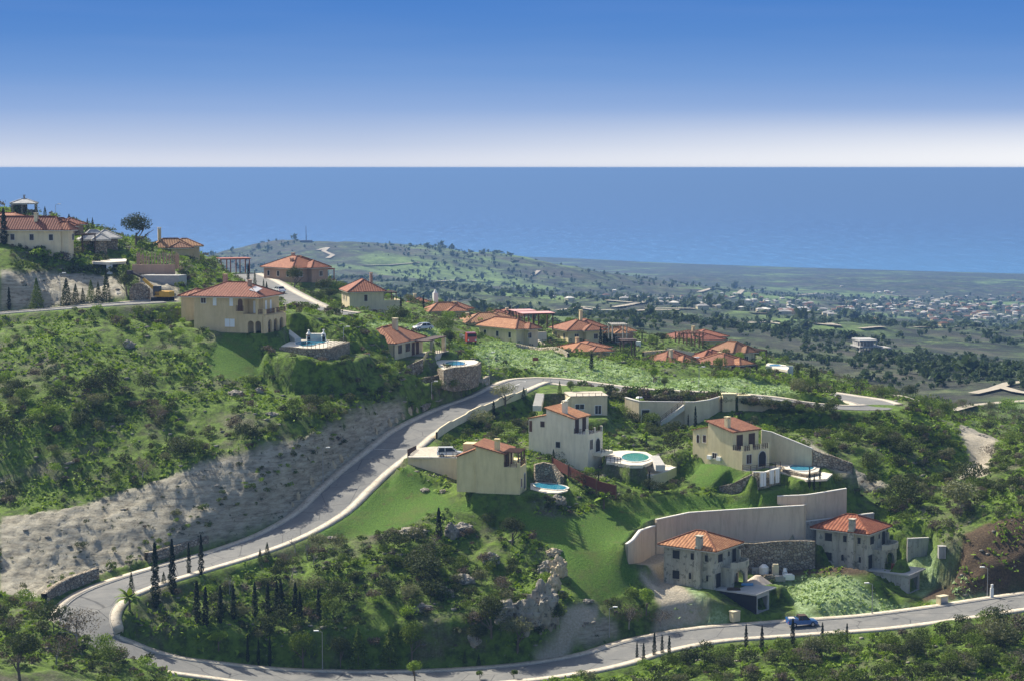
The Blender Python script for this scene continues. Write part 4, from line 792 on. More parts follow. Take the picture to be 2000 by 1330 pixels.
for x in (9.4, 11.6): h.win('R', x, 1.2, 1.3, 2.3, mt=m_dkwood, frame=m_redwood, name='french_door')
h.part(MB().box(-.05, -.002, .1, .2, -.5, 2.84), 'downpipe', m_dkmetal)
h.part(MB().box(8.5, 19.5, -3.2, -.72, 2.75, 2.95), 'porch_roof', m_dkwood); 
for x in (12.6, 19.0): h.part(MB().box(x - .35, x + .35, -3.1, -2.4, -1, 2.747), 'porch_pillar', m_pale)
h.part(MB().box(8.5, 19.8, -3.6, -.003, -1.6, .0), 'terrace', m_pave); h.rail([(8.6, -3.5, 0), (19.6, -3.5, 0)], .9, m_brown)
# ------------------------------------------------------------ bungalow kit for the houses further off
def bungalow(label, uL, uF, uR, v_e, v_b, d, deg, rh, wm, tm_, chims=(), wins=1, name='bungalow', roof2=None, eave=.75, group=None, down=3, wing=1):
    s_ = F / d; a = R(deg); LY = (uF - uL) / s_ / max(math.sin(a), .12); LX = (uR - uF) / s_ / max(math.cos(a), .12); H_ = (v_b - v_e) / s_
    h = House(name, label, 'house', Frame(uF, v_b, d, deg), group); h.part(MB().box(0, LX, 0, LY, -down, H_ - .3), 'wall', wm); h.hip(0, LX, 0, LY, H_, rh, eave, tm_)
    for cx, cy, ch in chims: h.chimney(LX * cx, LY * cy, H_ + .3, H_ + ch, .7, .7, wm)
    if wing:
        wl = min(LX * .5, 6.5); wx = LX * (.08 if int(uF) % 2 else .46); h.part(MB().box(wx, wx + wl, -1.6, -.003, -down, H_ - .3), 'wing_wall', wm); h.hip(wx, wx + wl, -1.6, wl * .7, H_ + .02, rh * .62, eave, tm_, 'wing_roof')
        bx_, by_ = LX * .55, LY * .4; h.hip(bx_, LX + 2.6, by_, LY + 2.4, H_ + .25, rh * .8, eave, tm_, 'rear_roof'); h.part(MB().box(LX + .003, LX + 2.5, by_ + .1, LY + 2.2, -down, H_ - .1), 'rear_wall', wm)
    n = max(1, int(LX / 3.6))
    for i in range(n if wins else 0): h.win('R', LX * (i + .5) / n, H_ - 1.6, 1.0, 1.2, -1.6 if wing and wx < LX * (i + .5) / n < wx + wl else 0, mt=(m_dark, m_dkwood)[i % 2], frame=m_sill)
    n = max(1, int(LY / 3.6))
    for i in range(n if wins else 0): h.win('L', LY * (i + .5) / n, H_ - 1.6, .9, 1.2, mt=m_dark, frame=m_sill)
    h.LX, h.LY, h.H = LX, LY, H_; return h
h = bungalow('rose coloured bungalow with red roof beyond the white car on the upper road', 507, 572, 629, 524, 552, 472, 45, 2.7, m_rose, m_tileR, ((.7, .75, 3.0), (.25, .3, 2.0))); h.pergola(h.LX + .3, h.LX + 3, 0, 4, -1, 2.9, 6, m_redwood)
h = House('villa', 'sand coloured two-storey villa with red roof behind the post fence', 'house', HF); h.part(MB().box(0, 8.2, 0, 10.7, -1.5, 5.4), 'wall', m_pale); h.part(MB().box(8.203, 12.4, 0, 7, -1.5, 2.7), 'terrace_block', m_pale); h.hip(0, 8.2, 0, 10.7, 5.7, 2.6, .6, m_tileR); h.chimney(6.6, 7.4, 6.6, 9.4, .6, .6, m_rose)
h.win('R', 3.9, 4.1, .75, 1.5, mt=m_dkwood); h.win('R', 5.9, .9, .8, .9, mt=m_brown); h.win('R', 10.9, 1.0, .9, 1.0, mt=m_brown)
for y in (4, 6.5, 8.5): h.win('L', y, 3.9, .6, 1.2, mt=m_dkwood)
h.pergola(8.4, 11.4, 1.0, 6.5, 2.7, 5.3, 6, m_dkwood); h.part(MB().box(8.203, 12.4, 0, .25, 2.703, 3.5).box(12.15, 12.4, .25, 7, 2.703, 3.5), 'parapet', m_pale)
bungalow('small tiled house furthest along the row behind the dark hedge', 796, 803, 821, 593, 612, 512, 20, 1.3, m_pale, m_tileO, ((.6, .6, 2.2),), 0)
h = bungalow('tan bungalow with orange roof and small white belvedere behind the row of dark shrubs', 824, 842, 908, 608, 626, 492, 22, 2.0, m_tan, m_tileO, ((.9, .8, 1.6),), 1); h.part(MB().box(4, 5.2, 9, 10.2, 3, 6.4).cyl((4.6, 9.6, 6.4), (4.6, 9.6, 7.4), .6, .05, 8), 'belvedere', m_whitep)
bungalow('wide low house with tiled roof above the yellow shrub at the field edge', 934, 1008, 1044, 642, 666, 440, 40, 1.9, m_pale, m_tileO, (), 1)
bungalow('house with orange hip roof rising just behind the wide low house', 892, 914, 1000, 630, 652, 470, 18, 2.0, m_pale, m_tileT, ((.2, .9, 1.4),), 1)
bungalow('rearmost red roofed house beside the pink canopied carport', 928, 950, 1012, 622, 642, 500, 20, 1.9, m_pale, m_tileR, ((.9, .7, 1.9),), 1)
h = bungalow('cream bungalow with orange roof and tall chimney between the carport and the cypress', 1080, 1110, 1176, 645, 660, 468, 22, 2.1, m_cream, m_tileO, ((.75, .75, 3.9),), 1, down=4)
bungalow('half sunk house with sprawling orange roof at the far edge of the light green field', 1078, 1118, 1190, 687, 697, 436, 28, 1.5, m_tan, m_tileO, ((.55, .7, 2.2),), 0)
bungalow('pink walled cottage with pale tiled roof beside the lattice pergola', 1178, 1184, 1222, 650, 662, 474, 15, 1.3, m_rose, m_tileT, (), 1)
h = bungalow('house with long red roof and round chimney behind the tall brown pergola', 1294, 1316, 1416, 664, 680, 505, 14, 1.9, m_tan, m_tileR, ((.45, .2, 3.0),), 1)
bungalow('house with broad orange hip roof and single chimney on the field side', 1262, 1300, 1356, 709, 722, 440, 35, 2.3, m_pale, m_tileO, ((.35, .2, 2.6),), 1)
h = bungalow('orange roofed house with dark timber porch at the right end of the field', 1364, 1414, 1464, 713, 731, 440, 42, 2.1, m_tan, m_tileO, ((.8, .8, 1.8),), 1); h.part(MB().box(2.5, h.LX + 1, -2.4, -.003, 1.7, 1.85), 'porch_roof', m_dkwood); h.pergola(2.6, h.LX + .9, -2.3, -.2, -.5, 1.69, 4, m_dkwood)
bungalow('small red roofed house squeezed behind the porch house', 1362, 1376, 1404, 698, 712, 455, 25, 1.5, m_tan, m_tileR, (), 0)
h = bungalow('sand coloured house with pale tan roof above the white pool terrace', 1396, 1432, 1470, 688, 707, 466, 32, 2.2, m_pale, m_tileT, (), 1); h.pergola(h.LX - 1, h.LX + 3.6, -1.5, 3, -1, 2.6, 7, m_dkwood)
h = bungalow('red roofed house at the left border of the hillside with a shaded terrace', -40, 119, 128, 449, 489, 388, 78, 2.6, m_pale, m_tileR, ((.3, .35, 3.0),), 1, down=5); h.pergola(3, 9, -3.4, -.5, -.5, 3.0, 8, m_dkwood)
h = bungalow('second red tiled roof higher up behind the left border house', -60, 40, 70, 436, 455, 402, 70, 2.0, m_rose, m_tileR, (), 0)
bungalow('small house with red roof just below the stone wall on the hill', 88, 104, 140, 441, 456, 412, 28, 1.6, m_rose, m_tileR, (), 0)
bungalow('house with grey tiled roof and rubble walls beside the patio', 150, 162, 206, 468, 495, 402, 20, 1.9, m_stone, m_greytile, (), 0, name='house')
bungalow('low house with faded red roof on the seaward side of the ridge', 286, 300, 368, 484, 500, 440, 18, 2.0, m_tan, m_tileT, ((.2, .4, 4.2),), 0)
h = House('pavilion', 'open stone pavilion with pale tiled roof on the hilltop', 'pavilion', Frame(24, 418, 436, 12), None)
for x in (0, 2.2, 5.2): 
    for y in (0, 4): h.part(MB().box(x - .25, x + .25, y - .25, y + .25, -1, 2.2), 'pillar', m_stone)
h.part(MB().box(0, 3.2, 4.3, 4.6, -1, 2.2), 'wall', m_stone); h.part(MB().box(3.2, 5.2, .3, .6, -1, .9), 'low_wall', m_stone); h.hip(0, 5.2, 0, 4.2, 2.4, .9, .5, m_greytile); h.chimney(2.6, 3, 3.0, 3.9, .4, .4, m_stone)
def gazebo(label, u, v, d, deg, w, l, hgt, m_, nx=2, ny=2, roof=None, n=8, name='pergola'):
    h = House(name, label, 'pergola', Frame(u, v, d, deg)); mb = MB()
    for y in (0, l): mb.box(-.3, w + .3, y - .1, y + .1, hgt - .25, hgt)
    h.part(mb, 'beam', m_); xs = [w * i / (nx - 1) for i in range(nx)]
    for x in xs:
        for y in [l * i / (ny - 1) for i in range(ny)]: h.part(MB().box(x - .13, x + .13, y - .13, y + .13, -1.5, hgt - .253), 'post', m_)
    if roof: h.part(MB().box(-.5, w + .5, -.5, l + .5, hgt + .003, hgt + .12), 'canopy', roof)
    else: 
        mb = MB()
        for i in range(n): x = w * i / (n - 1); mb.box(x - .07, x + .07, -.5, l + .5, hgt + .003, hgt + .15)
        h.part(mb, 'slats', m_)
    return h
gazebo('red timber pergola standing on the ridge against the sea', 432, 530, 500, 20, 7.5, 5, 3.2, m_redwood, 4, 2, m_redwood)
gazebo('tall dark brown pergola on posts in front of the long red roof', 1326, 673, 482, 8, 6.2, 4, 2.9, m_brown, 4, 2)
gazebo('pink canopied carport, lower right half, behind the wide low house', 1024, 634, 462, 15, 7.2, 5, 2.6, m_brown, 3, 2, mat('pink_canopy', (.55, .3, .28), .8), name='carport')
gazebo('pink canopied carport, upper left half, next to the rear cypress', 1008, 629, 470, 15, 4.6, 5, 2.6, m_brown, 2, 2, mat('faded_canopy', (.5, .27, .25), .8), name='carport')
gazebo('grey lattice pergola over the pink walled cottage', 1196, 652, 462, 10, 3.6, 4, 2.2, m_greyw, 2, 2)
gazebo('dark shade structure smothered in creepers at the field end', 1218, 686, 448, 15, 2.8, 2.5, 2.6, m_dkwood, 2, 2, m_dkwood)
# ------------------------------------------------------------ garage buildings under the upper road
h = House('garage_building', 'flat roofed cream garage building with white window and roof railing', 'building', FU); FUW = 66 / F * 346
zt = ZUG - FU.o.z
h.part(MB().box(-6.6, .1, 0, 7, -1.5, zt), 'wall', m_pale); h.win('R', -1.6, 1.0, 1.1, 1.5, mt=m_dark, frame=m_whitep); h.win('R', -5.0, 1.6, 1.6, .9, mt=m_dark, frame=m_whitep)
h.part(MB().box(-6.8, .3, -.15, 7, zt + .003, zt + .15), 'roof_slab', m_pave); h.rail([(-5.6, 0, zt + .15), (.2, 0, zt + .15)], .5, m_dkwood, lines=1)
w_ = MB().prism([(-9.6, .2), (-6.603, .2), (-6.603, 1.2), (-9.6, 1.2)], -1.5, lambda p: zt - (0 if p[0] > -7 else 2.2)); h.part(w_, 'side_wall', m_pale)
def steps(name, label, a, b, wd, n, m_, cat='stairs'):
    """flight between world points a (low) and b (high)"""
    a, b = Vector(a), Vector(b); d = b - a; side = Vector((-d.y, d.x, 0)).normalized() * wd / 2; mb = MB(); n = max(2, int(abs(d.z) / .18)) if n is None else n
    for i in range(n):
        p = a + d * (i / n); q = a + d * ((i + 1) / n); z = a.z + d.z * (i + 1) / n
        mb.add([p - side, p + side, q + side, q - side], []); k = len(mb.v) - 4; pts = [mb.v[k + j] for j in range(4)]; mb.v = mb.v[:k]
        mb.add([(x, y, z - 1.0) for x, y, _ in pts] + [(x, y, z) for x, y, _ in pts], [(3, 2, 1, 0), (4, 5, 6, 7), (0, 1, 5, 4), (1, 2, 6, 5), (2, 3, 7, 6), (3, 0, 4, 7)])
    return tag(mb.build(name, m_), label, cat, None, 'thing')
steps('stairway', 'narrow stairs rising beside the flat roofed garage building', unp(1049, 793, 346), unp(1055, 768, 353), 1.6, 12, m_sill)
steps('stairway', 'outside stairs with brown handrail climbing the cream building front', unp(1290, 824, 351.4), unp(1336, 790, 351.6), 1.3, 16, m_sill)
rl = House('handrail', 'brown handrail of the outside stairs on the cream building front', 'handrail', Frame(1290, 824, 350.5, 0)); e_ = unp(1334, 790, 350.8) - rl.f.o; rl.rail([(0, 0, 0), (e_.x, e_.y, e_.z)], .95, m_dkwood)
p = unp(1262, 824, 352); dd = House('door', 'dark doorway in the cream building front under the roof terrace', 'door', Frame(1262, 824, 352.1, 3)); dd.part(MB().box(-.8, .6, -.02, .3, -.3, 2.2), 'opening', m_hole); dd.part(MB().box(-.95, -.803, -.06, .3, -.3, 2.3).box(.603, .75, -.06, .3, -.3, 2.3).box(-.95, .75, -.06, .3, 2.303, 2.42), 'frame', m_sill)
def worldrail(name, label, pts, h_, m_, posts=1.2, lines=3, r=.05, cat='railing', group=None):
    o0 = Vector(pts[0]); q = House(name, label, cat, Frame(1000, 1000, 300, 0), group); q.root.location = o0; mb = MB(); top = mb
    for a, b in zip(pts, pts[1:]):
        a, b = Vector(a) - o0, Vector(b) - o0; n = max(1, round((b - a).length / posts))
        for k in range(n + 1): p_ = a.lerp(b, k / n); mb.bar(p_ - Vector((0, 0, .1)), p_ + Vector((0, 0, h_)), r * 1.5)
        for k in range(lines): zz = Vector((0, 0, h_ * (k + 1) / lines - .03)); top.bar(a + zz, b + zz, r)
    q.part(mb, 'rails', m_); return q
worldrail('railing', 'brown railing along the roof terrace of the cream building front', [unp(1249, 783, 353.3), unp(1285, 783, 353.3), unp(1327, 783.5, 353.3)], .9, m_dkwood)
worldrail('railing', 'white and brown balustrade along the curved wall top near the gate pillars', [unp(1360, 783, 353), unp(1385, 780, 354), unp(1402, 775.5, 357)], .8, m_brown)
for i, (u, v) in enumerate(((1423, 771), (1451, 774))):
    p = unp(u, v + 28, 357); t_ = tag(MB().box(-1.2 + .25 * i, 1.2 - .3 * i, -.6, .6, -.5, 2.85).add([(-1.35, -.75, 2.853), (1.35, -.75, 2.853), (1.35, .75, 2.853), (-1.35, .75, 2.853), (-1.35, -.75, 3.05), (1.35, -.75, 3.05), (1.35, .75, 3.05), (-1.35, .75, 3.05)], [(0, 3, 2, 1), (4, 5, 6, 7), (0, 1, 5, 4), (1, 2, 6, 5), (2, 3, 7, 6), (3, 0, 4, 7)]).build('gate_pillar', m_cream), ['broader cream gate pillar next to the curved wall', 'narrower cream gate pillar at the start of the long parapet'][i], 'pillar', 'gate pillars on the upper terrace'); t_.location = p
# ------------------------------------------------------------ pools, decks, barbecues
m_water = mat('pool_water', (.05, .33, .45), .08); t = NT(m_water); g = t.n('NewGeometry').outputs['Position']; t.col(t.ramp(t.noise(1.5, 3, .6, g), [(.3, (.02, .15, .26)), (.7, (.05, .27, .36))])); t.bump(t.noise(3, 3, .5, g), .3, .03)
m_waterg = mat('green_pool_water', (.05, .24, .21), .1); NT(m_waterg).bump(NT(m_waterg).noise(3), .2, .02); m_deck = mottled('pool_deck', (.55, .49, .38), (.7, .64, .52), 1.2, .85)
def pool(label, key, z, poly, wm=m_water, cope=.28):
    dk = DECK[key]; c = [onz(u, v, z) for u, v in dk]; cen = sum(c, Vector()) / len(c); o = empty('swimming_pool', cen, 0, label, 'swimming pool')
    MB().prism([(p.x - cen.x, p.y - cen.y) for p in c], -.5, .02).build('deck', m_deck, o)
    w_ = [onz(u, v, z) for u, v in poly]; wc = sum(w_, Vector()) / len(w_); big = [(p.x + (p - wc).normalized().x * cope - cen.x, p.y + (p - wc).normalized().y * cope - cen.y) for p in w_]; sm = [(p.x - cen.x, p.y - cen.y) for p in w_]
    n = len(sm); a = sum(sm[i][0] * sm[(i + 1) % n][1] - sm[(i + 1) % n][0] * sm[i][1] for i in range(n))
    if a < 0: sm.reverse(); big.reverse()
    cp = MB(); vs = [(x, y, .03) for x, y in sm] + [(x, y, .03) for x, y in big] + [(x, y, .14) for x, y in sm] + [(x, y, .14) for x, y in big]
    cp.add(vs, [f for i in range(n) for f in ((i + 2 * n, (i + 1) % n + 2 * n, (i + 1) % n + 3 * n, i + 3 * n)[::-1], (i, (i + 1) % n, (i + 1) % n + 2 * n, i + 2 * n), (i + n, i + 3 * n, (i + 1) % n + 3 * n, (i + 1) % n + n))]); cp.build('coping', m_sill, o)
    MB().prism(sm, .024, .06).build('water', wm, o); return o
def ell(u, v, a, b, n=20): return [(u + a * math.cos(2 * math.pi * i / n), v + b * math.sin(2 * math.pi * i / n)) for i in range(n)]
pool('blue kidney shaped pool with two barbecues behind it on the upper terrace', 'A', ZPA, [(577,670),(584,667.5),(600,666),(618,666),(636,665),(640,667),(634,670),(622,672),(610,676),(590,677),(578,674)])
pool('small bright blue pool on the rounded stone wall beside the road junction', 'G', ZPG, ell(889, 710.5, 20, 4.2))
pool('tapering blue pool at the foot of the cream stepped villa', 'B', ZPB, [(1040,945),(1052,943.5),(1070,944),(1090,946),(1104,950),(1109,954),(1100,957),(1085,957),(1065,955),(1048,952)])
pool('round greenish pool with a raised rim between the villas', 'C', ZPC, ell(1241, 893.5, 27, 8.5), m_waterg, .4)
pool('round blue pool beside the cream sloping wall on the right', 'D', ZPD, ell(1566, 913, 24, 7), m_water, .35)
DECK['E'] = [(1496,712),(1500,709),(1535,713),(1541,718),(1538,723),(1512,718)]; z_ = zof(1518, 716, 452); pool('far blue pool on a white terrace beyond the last house', 'E', z_, ell(1514, 714, 12, 2))
DECK['L'] = [(168,505),(205,503),(248,506),(246,511),(214,513),(182,512)]; z_ = zof(208, 508, 396); pool('narrow white edged pool on the patio high on the hill', 'L', z_, ell(195, 507, 13, 1.6))
w0 = onz(1496, 716, zof(1518, 716, 452)); tag(MB().box(0, 6.5, 0, .25, -2.2, .2).build('pool_wall', m_whitep), 'white wall edging the far pool terrace', 'wall', None, 'thing').location = w0
# lower terrace of the round pool
pl_ = [onz(u, v, ZCT) for u, v in [(1222,924),(1232,925),(1250,926.5),(1275,926.5),(1300,919.5),(1318,912.5),(1306,906),(1280,908),(1240,914)]]
struct(MB().prism([(p.x, p.y) for p in pl_], ZCT - .3, ZCT + .05).build('terrace_paving', m_deck))
worldrail('balustrade', 'dark balustrade around the lower terrace of the round pool', [onz(u, v, ZCT + .05) for u, v in [(1224,922),(1245,914.5),(1283,912),(1285,909),(1312,908.5)]], 1.0, m_dkwood, 1.0)
worldrail('balustrade', 'short dark railing between the tall pale villa and the round pool', [onz(u, v, ZPC + .05) for u, v in [(1184,901),(1200,903),(1212,904)]], 1.0, m_dkwood, .7)
pl_ = [onz(u, v, zof(1590, 928, 313.5)) for u, v in [(1520,921),(1600,920),(1626,925),(1615,935),(1575,937)]]; struct(MB().prism([(p.x, p.y) for p in pl_], unp(1590,928,313.5).z - .3, unp(1590,928,313.5).z + .04).build('terrace_paving', m_deck))
worldrail('balustrade', 'slim railing around the pool terrace with the barbecues', [onz(u, v, ZPA + .05) for u, v in [(592,680),(640,680),(656,675),(676,668)]], 1.0, m_dkwood, .8)
worldrail('balustrade', 'short railing in front of the small bright blue pool', [onz(u, v, ZPG + .05) for u, v in [(868,720),(884,716),(908,714.5)]], .9, m_dkwood, .8)
worldrail('balustrade', 'dark rail on the driveway wall beside the white estate car', [unp(858, 892.5, 315.8), unp(925, 894, 314.3)], .9, m_dkwood, 1.2, 2)
worldrail('gate', 'brown lattice gate at the entrance to the driveway', [unp(796, 892, 318), unp(813, 884, 325)], 1.3, m_dkwood, .35, 3, cat='gate')
worldrail('fence', 'brown post and rail fence in front of the two-storey sand coloured villa', [unp(u, v, d) for u, v, d in [(640,606,437),(662,612,441),(696,612,443),(702,617,441),(753,618,441)]], 1.4, m_brown, 2.2, 2, .09, 'fence')
steps('stairway', 'garden stairs climbing from the barbecue terrace to the tan villa', unp(582, 662, 355), unp(560, 645, 358), 1.4, 12, m_sill)
steps('stairway', 'curved stone steps between the round pool and its lower terrace', unp(1290, 908, 313.5), unp(1278, 889, 320), 1.6, 12, m_sill)
steps('stairway', 'pale stairs from the upper left road to the white gate', unp(236, 574, 374), unp(219, 553, 384), 1.6, 14, m_sill)
tag(MB().box(-.6, .6, -.1, .1, -.2, 2.3).build('gate', m_shut), 'white gate at the head of the stairs under the patio', 'gate', None, 'thing').location = unp(214, 536, 386)
def barbecue(label, u, v, d, kind):
    p = unp(u, v, d); o = empty('barbecue', p, R(10), label, 'barbecue', 'masonry barbecues'); o.scale = (.52, .52, .52)
    MB().box(-.8, -.55, -.6, .6, -.3, 1.1).box(.55, .8, -.6, .6, -.3, 1.1).box(-.547, .547, .4, .6, -.3, 1.1).build('base', m_whitep, o); MB().box(-.9, .9, -.7, .7, 1.103, 1.25).build('hearth', m_sill, o); MB().box(-.54, .54, -.3, .39, -.25, .9).build('firebox', m_hole, o)
    hd = MB()
    if kind: hd.cyl((0, 0, 1.7), (0, 0, 2.0), .95, .95, 14).cyl((0, 0, 2.0), (0, 0, 2.7), .9, .35, 14).cyl((0, 0, 2.7), (0, 0, 3.3), .3, .26, 10).cyl((0, 0, 3.35), (0, 0, 3.5), .42, .1, 10)
    else: hd.cyl((0, .2, 1.253), (0, .2, 2.1), .8, .75, 12).cyl((0, .2, 2.1), (0, .2, 2.5), .75, .35, 12).cyl((0, .2, 2.5), (0, .2, 3.4), .25, .22, 8).box(-.35, .35, -.12, .52, 3.4, 3.55)
    hd.build('hood', m_whitep, o); 
    if kind: MB().cyl((0, 0, 1.253), (0, 0, 1.7), .75, .8, 12).build('oven', m_redwood, o)
    else: MB().cyl((0, -.66, 1.45), (0, -.5, 1.45), .4, .4, 10).build('mouth', m_hole, o)
barbecue('white barbecue with a wide domed hood behind the kidney shaped pool', 603, 663, 357, 1); barbecue('white oven style barbecue with square chimney behind the kidney shaped pool', 632, 663, 356, 0)
o_ = tag(MB().box(-1.1, 1.1, -.5, .5, -.3, 1.0).box(-1.2, 1.2, -.6, .6, 1.003, 1.1).build('worktop_counter', m_sill), 'masonry counter standing between the two barbecues', 'counter', None, 'thing'); o_.location = unp(618, 663, 357)
m_darkred = mottled('dark_red_boards', (.11, .035, .025), (.16, .055, .035), 3)
# brown fences near the tapering pool
def plankfence(label, pts, h_):
    q = empty('plank_fence', unp(*pts[0]), 0, label, 'fence'); o0 = q.location.copy(); mb = MB()
    for a, b in zip(pts, pts[1:]): mb.bar(unp(*a) - o0 + Vector((0, 0, h_ / 2)), unp(*b) - o0 + Vector((0, 0, h_ / 2)), .08, h_)
    mb.build('boards', m_darkred, q); 
    for a in pts: p_ = unp(*a) - o0; MB().box(p_.x - .1, p_.x + .1, p_.y - .1, p_.y + .1, p_.z - .5, p_.z + h_ + .15).build('post', m_brown, q)
plankfence('sloping reddish brown board fence between the two left villas', [(1079,912,313),(1110,928,309),(1140,945,306),(1165,955,304.5)], 1.6); plankfence('lower reddish brown board fence beside the young palms', [(1165,957,303.5),(1203,967,302)], 1.6)
# construction ring on the hill
q = empty('palisade', unp(308, 520, 388), 0, 'ring of rough wooden stakes around the building pit on the hill', 'fence'); mb = MB()
for i in range(44): a = math.pi * 2 * i / 44; hh = random.uniform(2.0, 3.0); mb.bar((4.2 * math.cos(a), 3.4 * math.sin(a), -.6), (4.2 * math.cos(a) + random.uniform(-.2, .2), 3.4 * math.sin(a), hh), .14)
mb.build('stakes', mottled('weathered_stakes', (.3, .2, .15), (.42, .3, .22), 3), q)
MB().box(-4.4, 4.2, -4.0, -3.7, -1.7, .5).build('brick_wall', m_rose, q); q2 = tag(MB().prism([(-4.2, -1.6), (3.6, -2.4), (4.6, 1), (-3, 1.4)], -1.5, 1.1).build('foundation', m_conc), 'curved pale concrete base below the ring of wooden stakes', 'foundation', None, 'thing'); q2.location = unp(318, 548, 381)
w_ = tag(MB().prism([(-1.9, 0), (1.9, 0), (1.9, 1.2), (-1.9, 1.2)], -.5, lambda p: 1.8).cyl((0, -.2, 1.0), (0, .9, 1.0), 1.9, 1.9, 16).build('stone_hut', m_stone), 'small rounded rubble hut beside the upper left road', 'hut', None, 'thing'); w_.location = unp(272, 582, 372)

# garden walls and paths among the houses on the ridge
for l, pts, h_, m_ in (('low tan garden wall in front of the tall brown pergola', [(1300,694,462),(1345,690,466),(1392,688,468)], 1.3, m_pale), ('pale terrace wall left of the broad hipped house', [(1256,704,452),(1300,694,460)], 1.1, m_tan), ('white garden wall beneath the tan roofed house', [(1330,700,452),(1366,700,455)], 1.6, m_whitep),
  ('brownish rubble bank along the top edge of the light green field', [(1008,679,432),(1050,690,430),(1085,700,425),(1110,706,420)], 1.0, m_stoneB), ('cream drive wall beside the cream bungalow', [(1050,655,452),(1075,662,446),(1098,670,440)], .6, m_pave), ('small cream wall beside the carport', [(1044,648,455),(1066,648,458)], 2.2, m_pale)):
    ps = [unp(*p) for p in pts]; ps = [Vector((p.x, p.y, ground(p.x, p.y))) for p in ps]; o0 = ps[0].copy(); rn = spline([Vector((p.x - o0.x, p.y - o0.y, p.z - o0.z + h_)) for p in ps], 2); V, Q = ribbon(rn, -.3, .3, 0, h_ + 1.5); o = link(bpy.data.objects.new('garden_wall', np_mesh('garden_wall', V, Q, m_))); o.location = o0; tag(o, l, 'wall', None, 'thing')
# ------------------------------------------------------------ foliage
def leafmat(name, dark, mid, light, rough=.8, tr=.0):
    m = mat(name, mid, rough); t = NT(m); g = t.n('NewGeometry'); oi = t.n('ObjectInfo')
    c = t.ramp(t.noise(1.6, 4, .7, g.outputs['Position']), [(.3, dark), (.5, mid), (.72, light)]); isl = t.n('NewGeometry').outputs['Random Per Island']
    c = t.mix(t.math('MULTIPLY', isl, .5), c, light); hsv = t.n('HueSaturation'); t.l(c, hsv.inputs['Color']); t.l(t.math('ADD', t.math('MULTIPLY', oi.outputs['Random'], .5), .75), hsv.inputs['Value']); t.col(hsv.outputs[0]); tl = t.n('BsdfTranslucent'); t.l(t.mix(1.0, hsv.outputs[0], (1.0, .95, .45), 'MULTIPLY'), tl.inputs[0]); ms = t.n('MixShader'); ms.inputs[0].default_value = .27; t.l(t.b.outputs[0], ms.inputs[1]); t.l(tl.outputs[0], ms.inputs[2]); t.l(ms.outputs[0], t.t.nodes['Material Output'].inputs[0])
    return m
LM = {'dark': leafmat('dark_foliage', (.013, .020, .008), (.034, .05, .015), (.075, .095, .028)), 'green': leafmat('green_foliage', (.03, .05, .008), (.075, .12, .015), (.15, .21, .03)),
 'bright': leafmat('bright_foliage', (.07, .12, .01), (.14, .23, .018), (.23, .33, .04)), 'olive': leafmat('olive_foliage', (.055, .065, .035), (.12, .135, .065), (.22, .23, .125)),
 'twig': leafmat('twiggy_scrub', (.04, .03, .024), (.085, .068, .055), (.16, .135, .11)), 'cypress': leafmat('cypress_foliage', (.006, .012, .007), (.014, .024, .012), (.032, .048, .02)),
 'gold': leafmat('yellowish_foliage', (.08, .1, .02), (.18, .19, .04), (.3, .3, .08)), 'far': leafmat('distant_foliage', (.014, .026, .012), (.034, .058, .022), (.075, .115, .038))}
m_bark = mottled('bark', (.09, .07, .05), (.17, .14, .11), 2); m_barkp = mottled('pale_bark', (.22, .2, .17), (.34, .31, .27), 2); m_rockb = mottled('limestone', (.18, .16, .125), (.38, .345, .28), .55, .95, .12, 1.6, (.13, .12, .10)); m_rocky = mottled('yellow_limestone', (.38, .3, .18), (.56, .48, .34), .6, .95, .1, 1.5, (.25, .2, .13))
def quads(C, size, rng, nrm=None, aspect=1.4):
    """leaf-like quads at centres C"""
    n = len(C); a = rng.normal(size=(n, 3)); 
    if nrm is not None: a = a * .75 + nrm
    a /= np.linalg.norm(a, axis=1, keepdims=True); b = np.cross(a, rng.normal(size=(n, 3))); b /= np.linalg.norm(b, axis=1, keepdims=True); c = np.cross(a, b)
    s = (size * rng.uniform(.6, 1.4, n))[:, None]; V = np.stack([C - b * s * aspect, C + c * s * .7, C + b * s * aspect, C - c * s * .7], 1).reshape(-1, 3)
    return V.astype(np.float32)
